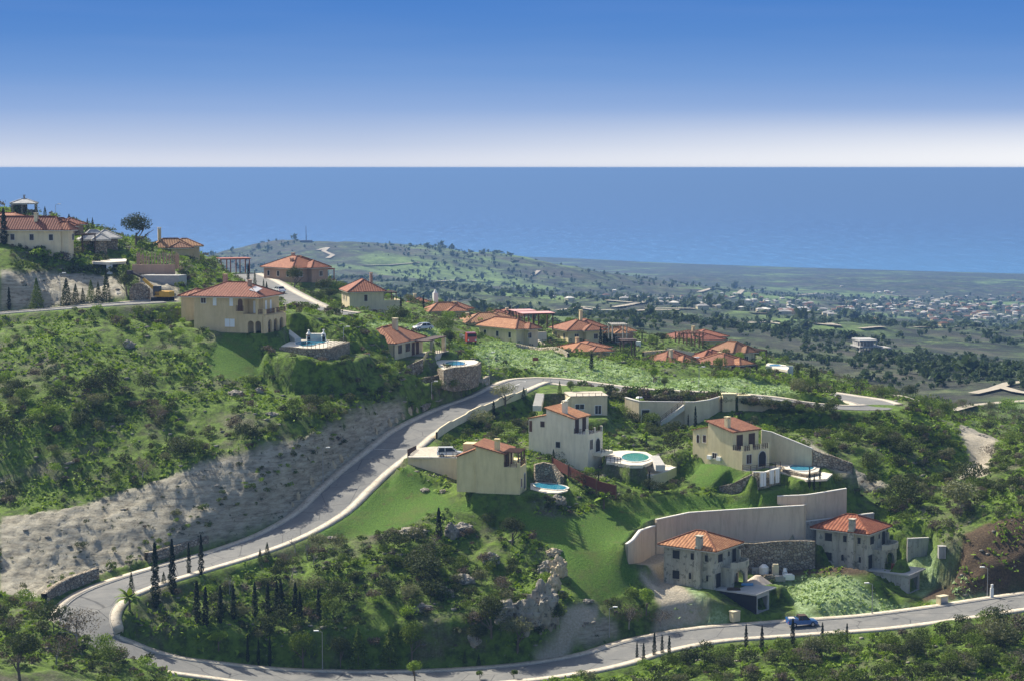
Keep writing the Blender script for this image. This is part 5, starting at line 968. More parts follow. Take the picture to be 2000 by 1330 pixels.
def crown(n, rng, kind='bush', leaf=.12, lobes=7):
    """centres in a unit crown: base at z=0, height 1, radius about .5"""
    if kind in ('bush', 'tree'):
        L_ = rng.normal(size=(lobes, 3)); L_ /= np.linalg.norm(L_, axis=1, keepdims=True); L_[:, 2] = np.abs(L_[:, 2]) * .9 - .1
        cen = L_ * np.array([.27, .27, .24]) * rng.uniform(.6, 1.1, (lobes, 1)) + np.array([0, 0, .48]); rad = rng.uniform(.18, .31, lobes)
        k = rng.integers(0, lobes, n); d = rng.normal(size=(n, 3)); d /= np.linalg.norm(d, axis=1, keepdims=True); r = rad[k] * rng.uniform(.55, 1.08, n) ** .6
        C = cen[k] + d * r[:, None]; C[:, 2] = np.clip(C[:, 2], .0, None); return C, d
    if kind == 'cypress':
        z = rng.uniform(0, 1, n) ** .9; R_ = .5 * np.minimum(1, (z + .04) * 5) * np.sqrt(np.clip(1 - z, 0, 1)) ** 1.1 * (1 + .25 * np.sin(z * 37 + rng.uniform(0, 6))); th = rng.uniform(0, 6.283, n); r = R_ * rng.uniform(.6, 1.1, n)
        C = np.stack([r * np.cos(th), r * np.sin(th), z], 1); d = np.stack([np.cos(th), np.sin(th), .4 + 0 * z], 1); return C, d
    if kind == 'cone':
        z = rng.uniform(0, 1, n) ** 1.35; th = rng.uniform(0, 6.283, n); R_ = .5 * (1 - z) ** .85 * (.75 + .3 * np.abs(np.sin(th * 3.5 + z * 14))); r = R_ * rng.uniform(.35, 1.1, n) ** .6
        C = np.stack([r * np.cos(th), r * np.sin(th), z], 1); return C, np.stack([np.cos(th), np.sin(th), .3 + 0 * z], 1)
def branches(rng, spread=.5, h=1.0, start=.3, n=9, lv=2, r0=.035):
    mb = MB(); rr = random.Random(int(rng.integers(1e6)))
    def grow(p, d, l, r, k):
        q = p + d * l; mb.cyl(p, q, r, r * .6, 5)
        if k == 0: return
        for _ in range(3 if k > 1 else 4):
            dd = (d + Vector((rr.gauss(0, .5), rr.gauss(0, .5), rr.gauss(.12, .3)))).normalized(); grow(p + d * l * rr.uniform(.45, 1), dd, l * rr.uniform(.55, .8), r * .5, k - 1)
    grow(Vector((0, 0, -.08)), Vector((rr.gauss(0, .05), rr.gauss(0, .05), 1)).normalized(), h * .38, r0, lv + 1); return mb
PROTO = {}
def proto_tree(key, kind, m_, nq, leaf, wh, trunk=None, bare=0, seed=0):
    """meshes (unit height 1, width wh) shared by all copies"""
    rng = np.random.default_rng(seed * 13 + 5); parts = []
    if nq:
        C, d = crown(nq, rng, kind if kind in ('cypress', 'cone') else 'bush', lobes=6 + seed % 4 if kind != 'bush' else 5 + seed % 3)
        if trunk: C[:, 2] = trunk + C[:, 2] * (1 - trunk)
        C[:, :2] *= wh; V = quads(C, leaf, rng, d); parts.append(('crown', np_mesh('crown', V, np.arange(len(V)).reshape(-1, 4), LM[m_])))
    if trunk or bare:
        mb = branches(rng, lv=2 if bare else 1, r0=.03 if bare else .04, h=1.0 if bare else 1.0 + (trunk or .3) * .9); me = bpy.data.meshes.new('trunk'); me.from_pydata(mb.v, [], mb.f); me.materials.append(m_barkp if bare else m_bark); parts.append(('trunk' if not bare else 'branches', me))
    elif kind in ('cypress', 'cone', 'bush'):
        mb = MB().cyl((0, 0, -.15), (0, 0, .25), .02, .012, 6); me = bpy.data.meshes.new('stem'); me.from_pydata(mb.v, [], mb.f); me.materials.append(m_bark); parts.append(('trunk' if kind != 'bush' else 'stem', me))
    PROTO.setdefault(key, []).append(parts)
for s_ in range(4):
    for k_ in ('dark', 'green', 'bright', 'olive'): proto_tree('bush_' + k_, 'bush', k_, 1200, .023, 1.25, seed=s_ + 3)
    proto_tree('bush_twig', 'bush', 'twig', 1000, .014, 1.3, bare=1, seed=s_)
    proto_tree('cypress', 'cypress', 'cypress', 1700, .0135, .19, seed=s_); proto_tree('cone', 'cone', 'dark', 1300, .018, .5, seed=s_); proto_tree('conegreen', 'cone', 'green', 1300, .019, .55, seed=s_ + 9)
    proto_tree('tree_dark', 'tree', 'dark', 2200, .017, 1.1, trunk=.25, seed=s_ + 20); proto_tree('tree_green', 'tree', 'green', 2200, .017, 1.0, trunk=.2, seed=s_ + 30); proto_tree('tree_olive', 'tree', 'olive', 1700, .016, 1.15, trunk=.28, seed=s_ + 40); proto_tree('tree_bright', 'tree', 'bright', 1600, .018, .9, trunk=.25, seed=s_ + 45)
    proto_tree('bare', 'tree', 'twig', 90, .014, .9, bare=1, seed=s_ + 50); proto_tree('ball', 'tree', 'green', 500, .04, .8, trunk=.35, seed=s_ + 60)
USED = {}
KIND = {'bush_dark': ('dark_bush', 'bush', 'dark green'), 'bush_green': ('green_bush', 'bush', 'mid green'), 'bush_bright': ('bright_bush', 'bush', 'bright green'), 'bush_olive': ('olive_bush', 'bush', 'grey green'), 'bush_twig': ('bare_bush', 'bush', 'brown leafless'),
 'cypress': ('cypress_tree', 'tree', 'slender dark'), 'cone': ('conifer_tree', 'tree', 'dark conical'), 'conegreen': ('conifer_tree', 'tree', 'green conical'), 'tree_dark': ('evergreen_tree', 'tree', 'dark rounded'), 'tree_green': ('broadleaf_tree', 'tree', 'green leafy'), 'tree_olive': ('olive_tree', 'tree', 'silvery'), 'tree_bright': ('young_tree', 'tree', 'light green'), 'bare': ('bare_tree', 'tree', 'leafless'), 'ball': ('round_tree', 'tree', 'small ball shaped')}
PLANTS = []
def plant_at(p, key, h, w=1.0, label=None, group=None, name=None, lean=0):
    var = PROTO[key]; parts = var[random.randrange(len(var))]; nm, cat, _ = KIND[key]; name = name or nm
    o = empty(name, p, random.uniform(0, 6.28), label, cat, group); o.scale = (h * w, h * w, h)
    if lean: o.rotation_euler.x = lean
    for pn, me in parts: link(bpy.data.objects.new(pn, me), o)
    PLANTS.append((o, key, label)); return o
def plant(key, u, v, hpx, w=1.0, label=None, group=None, lean=0, dmin=225, name=None):
    p = hit(u, v, dmin)
    if p is None: return
    h = hpx * p.y / F; return plant_at(p - Vector((0, 0, .1)), key, h, w, label, group, name, lean)
G1 = 'cypresses at the hairpin bend'
for u, v, h, l in ((304,1186,132,'tallest slender cypress at the hairpin bend, left of its row'),(337,1160,112,'second tallest cypress at the hairpin, just right of the tallest'),(369,1120,64,'third cypress of the hairpin row, shorter and stout'),(393,1122,82,'last cypress of the hairpin row, standing against the asphalt')): plant('cypress', u, v, h, .85, l, G1)
plant('cone', 257, 1166, 54, .7, 'stout dark cone shaped tree beside the palm at the hairpin'); plant('cone', 320, 1140, 26, 1.2, 'small dark cone shrub between the hairpin cypresses'); plant('cone', 332, 1138, 24, 1.1, 'second small cone shrub hidden beside the hairpin cypresses')
plant('cone', 508, 1093, 24, 1.1, 'smaller of two clipped cones on the verge of the climbing road'); plant('cone', 522, 1084, 28, 1.1, 'larger of two clipped cones on the verge of the climbing road')
for i, (u, v, h) in enumerate(((385,1215,85),(402,1222,80),(431,1215,76),(456,1208,70),(498,1205,72),(523,1200,66),(541,1192,62),(549,1205,75),(577,1215,82),(586,1222,70),(622,1208,60))): plant('cypress', u, v, h, 1.1, 'dark cypress, number %s from the left, in the shaded clump inside the bend' % ('one two three four five six seven eight nine ten eleven'.split()[i]), 'cypress clump inside the bend')
for i, (u, v, h) in enumerate(((484,1292,55),(505,1297,55),(527,1302,62))): plant('cypress', u, v, h, .8, ('left', 'middle', 'right')[i] + ' one of three thin cypresses above the lowest pavement', 'thin cypresses above the lowest pavement')
plant('cypress', 1155, 721, 32, 1.7, 'lone black cypress in the light green field'); plant('cypress', 857, 1052, 64, 1.3, 'big lone cypress on top of the rocky knoll')
for i, (u, v, h) in enumerate(((1581,951,42),(1590,957,34),(1601,949,36))): plant('cypress', u, v, h, .8, ('left and tallest', 'middle', 'right')[i] + ' one of three cypresses on the lawn by the round blue pool', 'three cypresses on the lawn')
plant('cypress', 964, 815, 34, 1.5, 'dark cypress beside the road wall below the olive tree'); plant('cypress', 1268, 956, 38, .9, 'thin cypress in front of the lower terrace of the round pool'); plant('cypress', 1169, 946, 28, .8, 'small cypress right of the tall pale villa'); plant('cypress', 1358, 833, 42, .9, 'leaning cypress against the curved cream wall'); plant('cypress', 1344, 833, 26, .8, 'short thin cypress by the foot of the curved cream wall')
ordn = 'first second third fourth fifth sixth seventh eighth ninth tenth eleventh twelfth thirteenth fourteenth fifteenth sixteenth seventeenth eighteenth nineteenth twentieth'.split()
for i, (u, v, h, k) in enumerate(((1244,1284,34,1),(1257,1294,42,1),(1278,1280,48,1),(1293,1276,40,1),(1307,1282,44,1),(1457,1262,46,1),(1488,1268,50,1),(1548,1260,56,1.1),(1606,1258,46,1),(1654,1252,38,1))): plant('cypress', u, v, h, 1.05, ordn[i] + ' young cypress from the left along the lowest verge', 'young cypresses along the lowest verge')
for i, (u, v, h, k, w) in enumerate(((8,478,72,'cypress',1.2),(52,478,30,'cypress',1),(88,424,22,'cone',1),(135,440,22,'cypress',1.6),(150,452,28,'cone',.8),(159,455,24,'cone',.8),(171,456,30,'cone',.8),(181,457,32,'cone',.8),(190,460,22,'cone',.8),(18,605,45,'cypress',1))): plant(k, u, v, h, w, ordn[i] + ' tree counted from the left along the top of the hill', 'trees on the hilltop')
for i, (u, v, h, k, w) in enumerate(((72,603,60,'conegreen',1.0),(130,598,55,'cone',1.1),(148,592,38,'cone',1.1),(162,590,28,'cone',1),(178,588,42,'conegreen',1.0),(192,586,36,'cone',1),(208,588,60,'cone',.8))): plant(k, u, v, h, w, ordn[i] + ' conifer from the left along the upper left road', 'conifers along the upper left road')
plant('tree_dark', 265, 482, 72, 1.0, 'big dark round tree standing alone on the ridge against the sea'); plant('tree_dark', 248, 578, 52, .9, 'dark shrubby tree by the stairs above the upper left road')
for u, v, h, k, w, l in ((543,548,42,'cone',.7,'narrow pine in front of the rose coloured bungalow'),(575,562,46,'tree_dark',.85,'dark round tree in front of the rose coloured bungalow'),(485,549,34,'cypress',1,'thin cypress on the ridge near the red pergola'),(498,560,32,'cone',.6,'small pine left of the white car'),(515,574,30,'cone',.6,'pine just behind the tan villa roof'),(521,590,40,'cone',.8,'dark pine beside the balcony of the tan villa'),(641,592,34,'tree_dark',1.1,'round dark tree left of the sand coloured villa'),(550,592,16,'bush_green',1,'green shrub beside the white car'),(783,620,44,'cypress',.8,'thin cypress right of the sand coloured villa'),(765,606,18,'bush_dark',1,'round shrub right of the sand coloured villa'),
 (877,684,44,'tree_dark',.75,'black conifer to the left of the red truck'),(847,694,26,'conegreen',.7,'small conifer at the end of the bungalow porch'),(827,602,26,'cypress',1,'cypress rising over the distant tiled roofs'),(996,630,34,'cypress',1.2,'left cypress of the pair by the pink canopied carport'),(1002,630,30,'cypress',1.2,'right cypress of the pair by the pink canopied carport'),(962,657,28,'cypress',1,'small cypress against the wide low house'),(1173,679,42,'cypress',1.1,'dark cypress right of the cream bungalow'),(1058,645,26,'tree_dark',.8,'dark tree beneath the pink canopied carport'),
 (1225,659,24,'cypress',1,'cypress right of the pink walled cottage'),(1254,664,18,'cypress',1,'little cypress left of the white wall'),(1283,674,24,'cypress',1,'cypress left of the long red roof'),(1295,676,30,'tree_dark',.7,'dark evergreen at the left end of the long red roof'),(1276,747,36,'tree_bright',.8,'light green ball tree at the edge of the field'),(1299,759,26,'tree_dark',.8,'black shrub tree at the edge of the field'),(1558,737,28,'cone',.8,'pine on the right shoulder of the hill, topmost'),(1584,748,32,'cone',.8,'left pine of the pair on the right shoulder'),(1595,750,34,'cone',.7,'right pine of the pair on the right shoulder'),(1628,764,20,'cypress',1,'small cypress where the hill drops to the valley'),
 (987,792,50,'tree_olive',1.05,'silvery olive tree beside the road junction'),(1023,780,26,'cone',1,'small dark cone by the wall above the tall villa'),(1093,770,28,'conegreen',.8,'garden conifer above the flat roofed garage building'),(1116,768,30,'tree_green',.8,'green garden tree above the flat roofed garage building'),
 (937,1327,22,'ball',1,'left ball shaped tree on the bottom verge'),(1004,1326,23,'ball',1,'right ball shaped tree on the bottom verge'),(908,1292,24,'cone',1,'left small cone shrub above the lowest pavement'),(935,1298,24,'cone',1,'right small cone shrub above the lowest pavement'),
 (427,1268,44,'tree_bright',1.15,'vivid light green bush tree in the dark hollow'),(592,1302,84,'tree_green',.72,'leafy tree left of the lowest street lamp'),(665,1300,70,'tree_dark',.6,'dark tree right of the lowest street lamp'),(700,1298,76,'conegreen',1.15,'green pine second right of the lowest street lamp'),(762,1296,74,'conegreen',1.2,'green pine with ragged top right of centre in the hollow'),(805,1292,90,'tree_green',.68,'tall grey green tree at the foot of the rock'),(811,1332,50,'tree_bright',1.05,'light green tree growing over the bottom pavement'),
 (950,1015+10,30,'bush_dark',1.2,'dark shrub on the edge of the knoll'),(1000,1062,62,'tree_dark',.9,'large dark shrub tree on the knoll beside the field'),(960,1240,90,'tree_dark',.75,'dark evergreen below the rock face'),(1010,1268,78,'tree_olive',1.0,'wide grey green tree in front of the rock face'),(1085,1225,60,'tree_dark',.7,'dark evergreen right of the rock face'),(930,1262,50,'tree_dark',.9,'low dark tree left below the rock face'),
 (600,1092,52,'bare',.9,'bare tree on the roadside grass inside the bend'),(577,1078,48,'bare',.9,'second bare tree on the roadside grass inside the bend'),(570,1140,62,'bare',1,'large bare tree over the hollow'),(448,1160,50,'bare',1,'grey bare tree near the vivid green grass'),(612,1104,40,'bare',.8,'thin bare sapling right of the bare pair'),(480,1100,22,'bare',1,'tiny bare tree on the verge left of the clipped cones'),
 (150,1262,100,'bush_twig',.9,'huge leafless bush overhanging the hairpin bend'),(105,1235,80,'bush_dark',.9,'dark bush left of the huge leafless bush'),(40,1330,110,'tree_dark',.85,'black leafy tree in the bottom left corner'),(110,1300,80,'bush_twig',1,'brown twiggy bush in the bottom left corner'),(215,1300,50,'bush_green',1.2,'green scrub below the huge leafless bush'),
 (878,764,30,'bush_green',1.3,'leafy shrub at the foot of the rounded pool wall'),(902,768,26,'bush_olive',1.4,'grey shrub at the foot of the rounded pool wall'),(926,762,24,'bush_green',1.3,'rightmost shrub at the foot of the rounded pool wall'),(858,770,34,'tree_green',.9,'small leafy tree left of the rounded pool wall'),(1262,1150+50,60,'tree_bright',.85,'light green tree at the foot of the long field'),(1228,1226,60,'bush_twig',1,'brown thicket between the sandy path and the mound'),(1290,1222,44,'bush_twig',1.2,'brown thicket beside the light green mound'),(1200,1200,40,'bush_dark',1.1,'dark shrub over the street lamp by the sandy path'),
 (968,960,36,'cone',.8,'small dark conifer in front of the cream stepped villa'),(940,958,36,'bush_olive',.9,'grey green palm like shrub below the cream stepped villa'),(1098,900,34,'bush_dark',1.4,'round dark bush at the foot of the tall pale villa'),(1081,905,30,'cone',1,'dark conifer left of the round dark bush'),(1076,910,22,'conegreen',1,'bright green cone by the yellow boulder wall'),
 (1530,900,32,'tree_dark',1.1,'dark tree between the arched villa and its sloping wall'),(1632,945,26,'bush_green',1.2,'olive green ball bush at the end of the lawn'),(1405,905,26,'bush_olive',1.8,'grey bush against the annexe of the arched villa'),
 (935,835,40,'bush_olive',1.3,'wide grey green bush behind the road wall'),(985,850,34,'bush_green',1.4,'mid green bush in the garden behind the cream villa'),(1010,840,30,'bush_dark',1.2,'dark bush in the garden behind the cream villa'),(870,880,22,'bush_dark',1.8,'dark low bush behind the white estate car'),(1215,785,26,'bush_olive',1.5,'silvery bush between the two garage buildings'),(1220,810,22,'bush_green',1.3,'round green bush below the silvery bush')):
    plant(k, u, v, h, w, l)
def palm(label, u, v, h, dmin=225):
    p = hit(u, v, dmin); H_ = h * p.y / F; o = empty('palm_tree', p, 0, label, 'palm tree', 'young palms'); MB().tube([(0, 0, -.2), (.03, 0, H_ * .25), (0, .05, H_ * .5)], [.22, .17, .15]).build('trunk', m_bark, o)
    mb = MB(); rr = random.Random(int(u))
    for i in range(22):
        a = rr.uniform(0, 6.28); el = rr.uniform(.1, 1.25); l = H_ * .62; pts = [Vector((0, 0, H_ * .5))]; d = Vector((math.cos(a) * math.cos(el), math.sin(a) * math.cos(el), math.sin(el)))
        for k in range(5): pts.append(pts[-1] + d * l / 5); d = (d + Vector((0, 0, -.22))).normalized()
        sd_ = Vector((-math.sin(a), math.cos(a), 0))
        for k in range(5):
            w0, w1 = .16 * l * math.sin(math.pi * (k + .3) / 5.6) + .02, .16 * l * math.sin(math.pi * min(k + 1.3, 5.5) / 5.6) + .01
            for s in (-1, 1): mb.add([pts[k], pts[k + 1], pts[k + 1] + sd_ * s * w1 + Vector((0, 0, -.1 * l / 5)), pts[k] + sd_ * s * w0 + Vector((0, 0, -.1 * l / 5))], [(0, 1, 2, 3)])
    mb.build('fronds', LM['bright' if H_ > 2 else 'green'], o)
palm('feathery young palm beside the hairpin pavement', 253, 1192, 50); palm('young palm below the board fences', 1179, 992, 38); palm('small palm on the verge terrace by the junction wall', 805, 800, 22); palm('little palm behind the roadside stones', 845, 778, 18); palm('garden palm between the villas with large pale leaves', 1262, 870, 30)
# orchard rows on the near valley shoulder
orch = []
for r_ in range(3):
    for c_ in range(11): orch.append((1122 + c_ * 15.5 + r_ * 5, 636 - r_ * 10 + c_ * .2, 17 - r_ * 3))
for i, (u, v, h) in enumerate(orch):
    q = plant('tree_green', u, v, h, .95, 'green orchard tree, %s in the %s row of the pale orchard plot' % (ordn[i % 11], ('front', 'middle', 'back')[i // 11]), 'orchard trees in rows', dmin=560, name='orchard_tree')
# ------------------------------------------------------------ scattered shrubs: the largest singly, the rest as scrub cover
def cover_at(k, x, y): return grid_at(CL[k], x, y)
DENSE = [([(480,1130),(620,1085),(800,1040),(900,1080),(1000,1110),(1060,1250),(900,1270),(620,1260),(400,1235),(380,1180)], 1.0, 1.25, 262, 300), ([(1600,800),(1760,800),(1890,870),(1880,940),(1740,950),(1620,870)], .85, 1.2, 300, 370),
 ([(1690,950),(1880,940),(2010,850),(2010,1010),(1880,1020),(1830,1050),(1720,1020)], 1.0, 1.15, 285, 380), ([(1270,1310),(1500,1275),(1760,1262),(2010,1225),(2010,1420),(1250,1420)], 1.0, 1.25, 225, 270), ([(1820,1250),(1880,1205),(2010,1190),(2010,1335),(1850,1335)], 1.0, 1.9, 240, 272), ([(0,1170),(120,1180),(230,1270),(420,1320),(420,1335),(0,1335)], .8, 1.0, 220, 262),
 ([(0,745),(120,730),(340,790),(330,835),(150,850),(0,850)], .9, 1.3, 300, 350), ([(0,480),(150,495),(250,520),(240,545),(0,530)], .8, 1.2, 370, 420), ([(930,790),(1060,790),(1060,880),(1000,870),(930,850)], .8, .9, 320, 370), ([(1190,800),(1350,840),(1360,900),(1290,895),(1190,870)], .8, 1.0, 315, 350),
 ([(870,925),(930,945),(1025,968),(1130,945),(1230,955),(1380,950),(1400,972),(1285,971),(1200,984),(1130,1005),(1050,999),(1000,988),(905,976)], 1.0, .95, 290, 320), ([(1060,640),(1300,650),(1420,700),(1300,715),(1180,680),(1080,690),(1050,665)], .9, .8, 425, 520), ([(1000,640),(1080,650),(1080,690),(960,672)], .7, .8, 420, 470), ([(1450,810),(1600,815),(1640,900),(1590,860),(1500,830)], .9, 1.2, 320, 362), ([(530,670),(680,700),(800,740),(780,800),(600,760),(500,740)], .7, 1.1, 325, 362),
 ([(280,500),(480,520),(540,600),(480,560),(380,545)], .7, .9, 370, 480), ([(1440,750),(1640,765),(1640,795),(1400,770)], .8, 1.1, 370, 450), ([(360,860),(560,800),(780,760),(790,800),(560,860),(430,900),(250,945),(60,985),(0,990),(0,950),(200,905)], .85, 1.2, 295, 355)]
def dense_at(u, v, y):
    r = (0.0, 1.0)
    for poly, dn, sz, d0, d1 in DENSE:
        if d0 < y < d1 and inside_pt(poly, u, v) and dn > r[0]: r = (dn, sz)
    return r
def inside_pt(poly, x, y):
    r = False; n = len(poly)
    for i in range(n):
        x0, y0 = poly[i]; x1, y1 = poly[(i + 1) % n]
        if (y0 > y) != (y1 > y) and x < (x1 - x0) * (y - y0) / (y1 - y0) + x0: r = not r
    return r
HOUSEPX = []
TPL = {k: [] for k in ('dark', 'green', 'bright', 'olive', 'twig')}; TPB = {k: [] for k in TPL}
for k in TPL:
    for s_ in range(5):
        rng = np.random.default_rng(900 + s_); C, d = crown(105, rng, 'bush', lobes=4 + s_ % 3); C[:, :2] *= 1.4; TPL[k].append(quads(C, .085, rng, d)); C, d = crown(430, rng, 'bush', lobes=6 + s_ % 3); C[:, :2] *= 1.35; TPB[k].append(quads(C, .042, rng, d))
buck = {k: [] for k in TPL}; rr = random.Random(5); cand = []
def free(x, y, z, r):
    if grid_at(MASK, x, y) > .12: return False
    return True
n_ = 0
while n_ < 23000:
    n_ += 1; y = math.sqrt(rr.uniform(232 ** 2, 545 ** 2)); a = rr.uniform(-.29, .29); x = a * y
    if not free(x, y, 0, 1): continue
    z = ground(x, y); u, v = proj(x, y, z)
    if not (-20 < u < 2020 and v < 1420): continue
    dn, sz = dense_at(u, v, y); cl = {k: cover_at(k, x, y) for k in CL}
    nz = mnoise.noise(Vector((x * .06, y * .06, 3))) * .8 + mnoise.noise(Vector((x * .25, y * .25, 7))) * .5
    p_ = .44 + nz * .8
    if dn: p_ = dn + nz * .3; 
    if cl['rock'] > .4: p_ = .16 + nz * .4; sz = .55
    if cl['lush'] > .1: p_ = 0
    if cl['pale'] > .3: p_ = .06 + nz * .1; sz = .5
    if cl['dirt'] > .3: p_ = 0
    if cl['soil'] > .3: p_ = .15; sz = .6
    if rr.random() > p_: continue
    r = max(.28, rr.lognormvariate(math.log(.62), .42)) * sz
    if cl['rock'] < .4 and not dn and rr.random() < .5: r *= 1.0
    if dn: k = rr.choices(['dark', 'green', 'twig', 'olive', 'bright'], [5, 3.2, 1.6, 1.4, .5])[0]
    else: k = rr.choices(['dark', 'green', 'twig', 'olive', 'bright'], [2.0, 4.2, 1.4, 1.5, 1.9])[0]
    if cl['rock'] > .4: k = rr.choice(['dark', 'olive', 'twig', 'dark'])
    cand.append((r, x, y, z, k, u, v))
for off in (5.7, 6.3, 7.0, 7.9, 8.8):
    for p in offset(PL_MAIN, -off):
        u, v = proj(p.x, p.y, p.z)
        if p.y > 352 and 1125 < u < 1632 and rr.random() < .95: x, y = p.x + rr.uniform(-.5, .5), p.y + rr.uniform(-.5, .5); cand.append((rr.uniform(.9, 1.35), x, y, max(ground(x, y), p.z - .4), rr.choice(['green', 'olive', 'dark', 'twig', 'dark']), u, v))
for off in (6.0, 6.9, 8.0):
    for p in offset(PL_MAIN, HALF + off - 2.6 + .6)[::1]:
        u, v = proj(p.x, p.y, p.z)
        if p.y > 268 and 90 < u < 880 and 770 < v < 1180 and rr.random() < .5: x, y = p.x + rr.uniform(-.6, .6), p.y + rr.uniform(-.6, .6); cand.append((rr.uniform(.3, .75), x, y, ground(x, y), rr.choice(['green', 'bright', 'dark', 'green']), u, v))
cand.sort(reverse=True)
LAND = [('the hairpin bend', 200, 1180), ('the lone hilltop tree', 265, 450), ('the tan arcaded villa', 460, 620), ('the barbecue pool', 610, 690), ('the solar panelled bungalow', 760, 690), ('the road junction', 985, 740), ('the cream stepped villa', 960, 930), ('the tall pale villa', 1110, 870), ('the round greenish pool', 1245, 895), ('the arched villa', 1430, 880), ('the long parapet wall', 1500, 795), ('the black walled garage', 1440, 1180), ('the grey concrete garage', 1735, 1150), ('the blue pickup', 1568, 1205), ('the sandy path', 1120, 1220), ('the rocky knoll', 860, 1060), ('the rock face', 1050, 1170), ('the climbing road', 640, 1000), ('the lowest street lamp', 630, 1280), ('the dark earth bank', 1940, 1080), ('the dirt track', 1905, 890), ('the upper left road', 100, 605), ('the ivy green slope', 450, 700), ('the cut limestone face', 400, 960), ('the ring of stakes', 310, 530), ('the far right spur', 1780, 860), ('the bottom left corner', 20, 1320), ('the bottom right corner', 1985, 1320), ('the left border', 5, 850), ('the hedge of conifers', 855, 625), ('the lone field cypress', 1155, 710), ('the young verge cypresses', 1280, 1265)]
big = [c for c in cand if 560 < c[6] < 1330 and 0 < c[5] < 2000][:190]; bigset = set(id(c) for c in big); lab = {}
for c in big:
    r, x, y, z, k, u, v = c; nm, lu, lv = min(LAND, key=lambda q: (q[1] - u) ** 2 + 1.6 * (q[2] - v) ** 2); du, dv = u - lu, v - lv
    rel = ('right of' if du > 0 else 'left of') if abs(du) > abs(dv) * 1.1 else ('below' if dv > 0 else 'above'); lab.setdefault((k, rel, nm), []).append(c)
for (k, rel, nm), cs in lab.items():
    cs.sort(key=lambda c: c[5])
    for i, (r, x, y, z, kk, u, v) in enumerate(cs):
        adj = KIND['bush_' + k][2]; l = '%s shrub %s %s' % (adj, rel, nm)
        if len(cs) > 1: l += ', %s of %s from the left' % (ordn[i], ('two three four five six seven eight nine ten eleven twelve thirteen fourteen fifteen sixteen seventeen eighteen nineteen twenty'.split()[len(cs) - 2]))
        plant_at((x, y, z - .15 * r), 'bush_' + k, r * 2.1, rr.uniform(.85, 1.15), l, 'larger wild shrubs')
for c in cand:
    if id(c) in bigset: continue
    r, x, y, z, k, u, v = c; T_ = (TPB if r > .95 and y < 360 else TPL)[k][rr.randrange(5)]; th = rr.uniform(0, 6.28); cs_, sn = math.cos(th), math.sin(th); T2 = T_ @ np.array([[cs_, sn, 0], [-sn, cs_, 0], [0, 0, 1]], np.float32)
    if y > 400: T2 = T2[: len(T2) // 2 // 4 * 4]
    buck[k].append(T2 * np.array([r * 1.7, r * 1.7, r * rr.uniform(1.3, 2.1)], np.float32) + np.array([x, y, z - .12 * r], np.float32))
for k, l in buck.items():
    V = np.concatenate(l); me = np_mesh('scrub', V, np.arange(len(V), dtype=np.int32).reshape(-1, 4), LM[k]); o = link(bpy.data.objects.new('scrub', me)); o['kind'] = 'stuff'
# grass tufts over the slopes and the lush fields
def tufts(n, test, m_, sz, name='grass'):
    P_ = []; 
    while len(P_) < n:
        y = math.sqrt(rr.uniform(240 ** 2, 460 ** 2)); x = rr.uniform(-.28, .28) * y; m_k = test(x, y)
        if m_k: P_.append((x, y, ground(x, y)))
    P_ = np.array(P_); C = np.repeat(P_, 5, 0) + np.random.default_rng(3).normal(size=(n * 5, 3)) * np.array([sz * 1.5, sz * 1.5, sz * .35]); C[:, 2] += sz * .35; V = quads(C, sz, np.random.default_rng(4), np.array([0, 0, .6]))
    o = link(bpy.data.objects.new(name, np_mesh(name, V, np.arange(len(V)).reshape(-1, 4), m_))); o['kind'] = 'stuff'
ok = lambda x, y: grid_at(MASK, x, y) < .3
tufts(15000, lambda x, y: ok(x, y) and cover_at('lush', x, y) + cover_at('rock', x, y) + cover_at('dirt', x, y) + cover_at('pale', x, y) < .1 and mnoise.noise(Vector((x * .09, y * .09, 1))) > -.1, LM['bright'], .26)
tufts(5000, lambda x, y: ok(x, y) and cover_at('pale', x, y) > .5, leafmat('pale_grass', (.14, .2, .06), (.26, .38, .14), (.42, .55, .28)), .2)
# ------------------------------------------------------------ valley trees: far-off wood, the nearest ones singly
vt = []; n_ = 0
while len(vt) < 9500 and n_ < 120000:
    n_ += 1; l = rr.uniform(math.log(545), math.log(3600)); y = math.exp(l); x = rr.uniform(-.1 if y < 900 else -.2, .29) * y; z = ground(x, y)
    if z < 12: continue
    nz = mnoise.noise(Vector((x * .006, y * .006, 2))) + .7 * mnoise.noise(Vector((x * .02, y * .02, 4)))
    if rr.random() > (.42 if y > 950 else .30) + nz * .9 or cover_at('dirt', x, y) > .2: continue
    vt.append((y, x, z, rr.lognormvariate(math.log(1.7), .38) * (1 + .25 * (y > 1500)) * (.78 if y < 950 else 1)))
vt.sort(); near_v = [t_ for t_ in vt if -20 < proj(t_[1], t_[0], t_[2])[0] < 2020 and t_[0] > 560 and proj(t_[1], t_[0], t_[2])[0] > 1120 and proj(t_[1], t_[0], t_[2])[1] < 800][:60]; ns = set(id(t_) for t_ in near_v)
cols = {}
for t_ in near_v:
    u, v = proj(t_[1], t_[0], t_[2]); cols.setdefault(int(u // 110), []).append((u, v, t_))
zone = {i: 'the stretch around column %d' % i for i in range(30)}
names_ = {10: 'the orchard plot', 11: 'the lattice pergola', 12: 'the long red roof', 13: 'the porch house', 14: 'the far blue pool', 15: 'the unfinished valley building', 16: 'the valley building and the bend', 17: 'the valley terraces', 18: 'the right border'}
for k_, l in cols.items():
    l.sort()
    for i, (u, v, t_) in enumerate(l): plant_at((t_[1], t_[0], t_[2] - .3), ('tree_green', 'tree_olive')[i % 2], t_[3] * 1.7, 1.0, 'valley tree behind %s, %s from the left there' % (names_.get(k_, 'the hill shoulder'), ordn[min(i, 19)]), 'nearest valley trees', 'valley_tree')
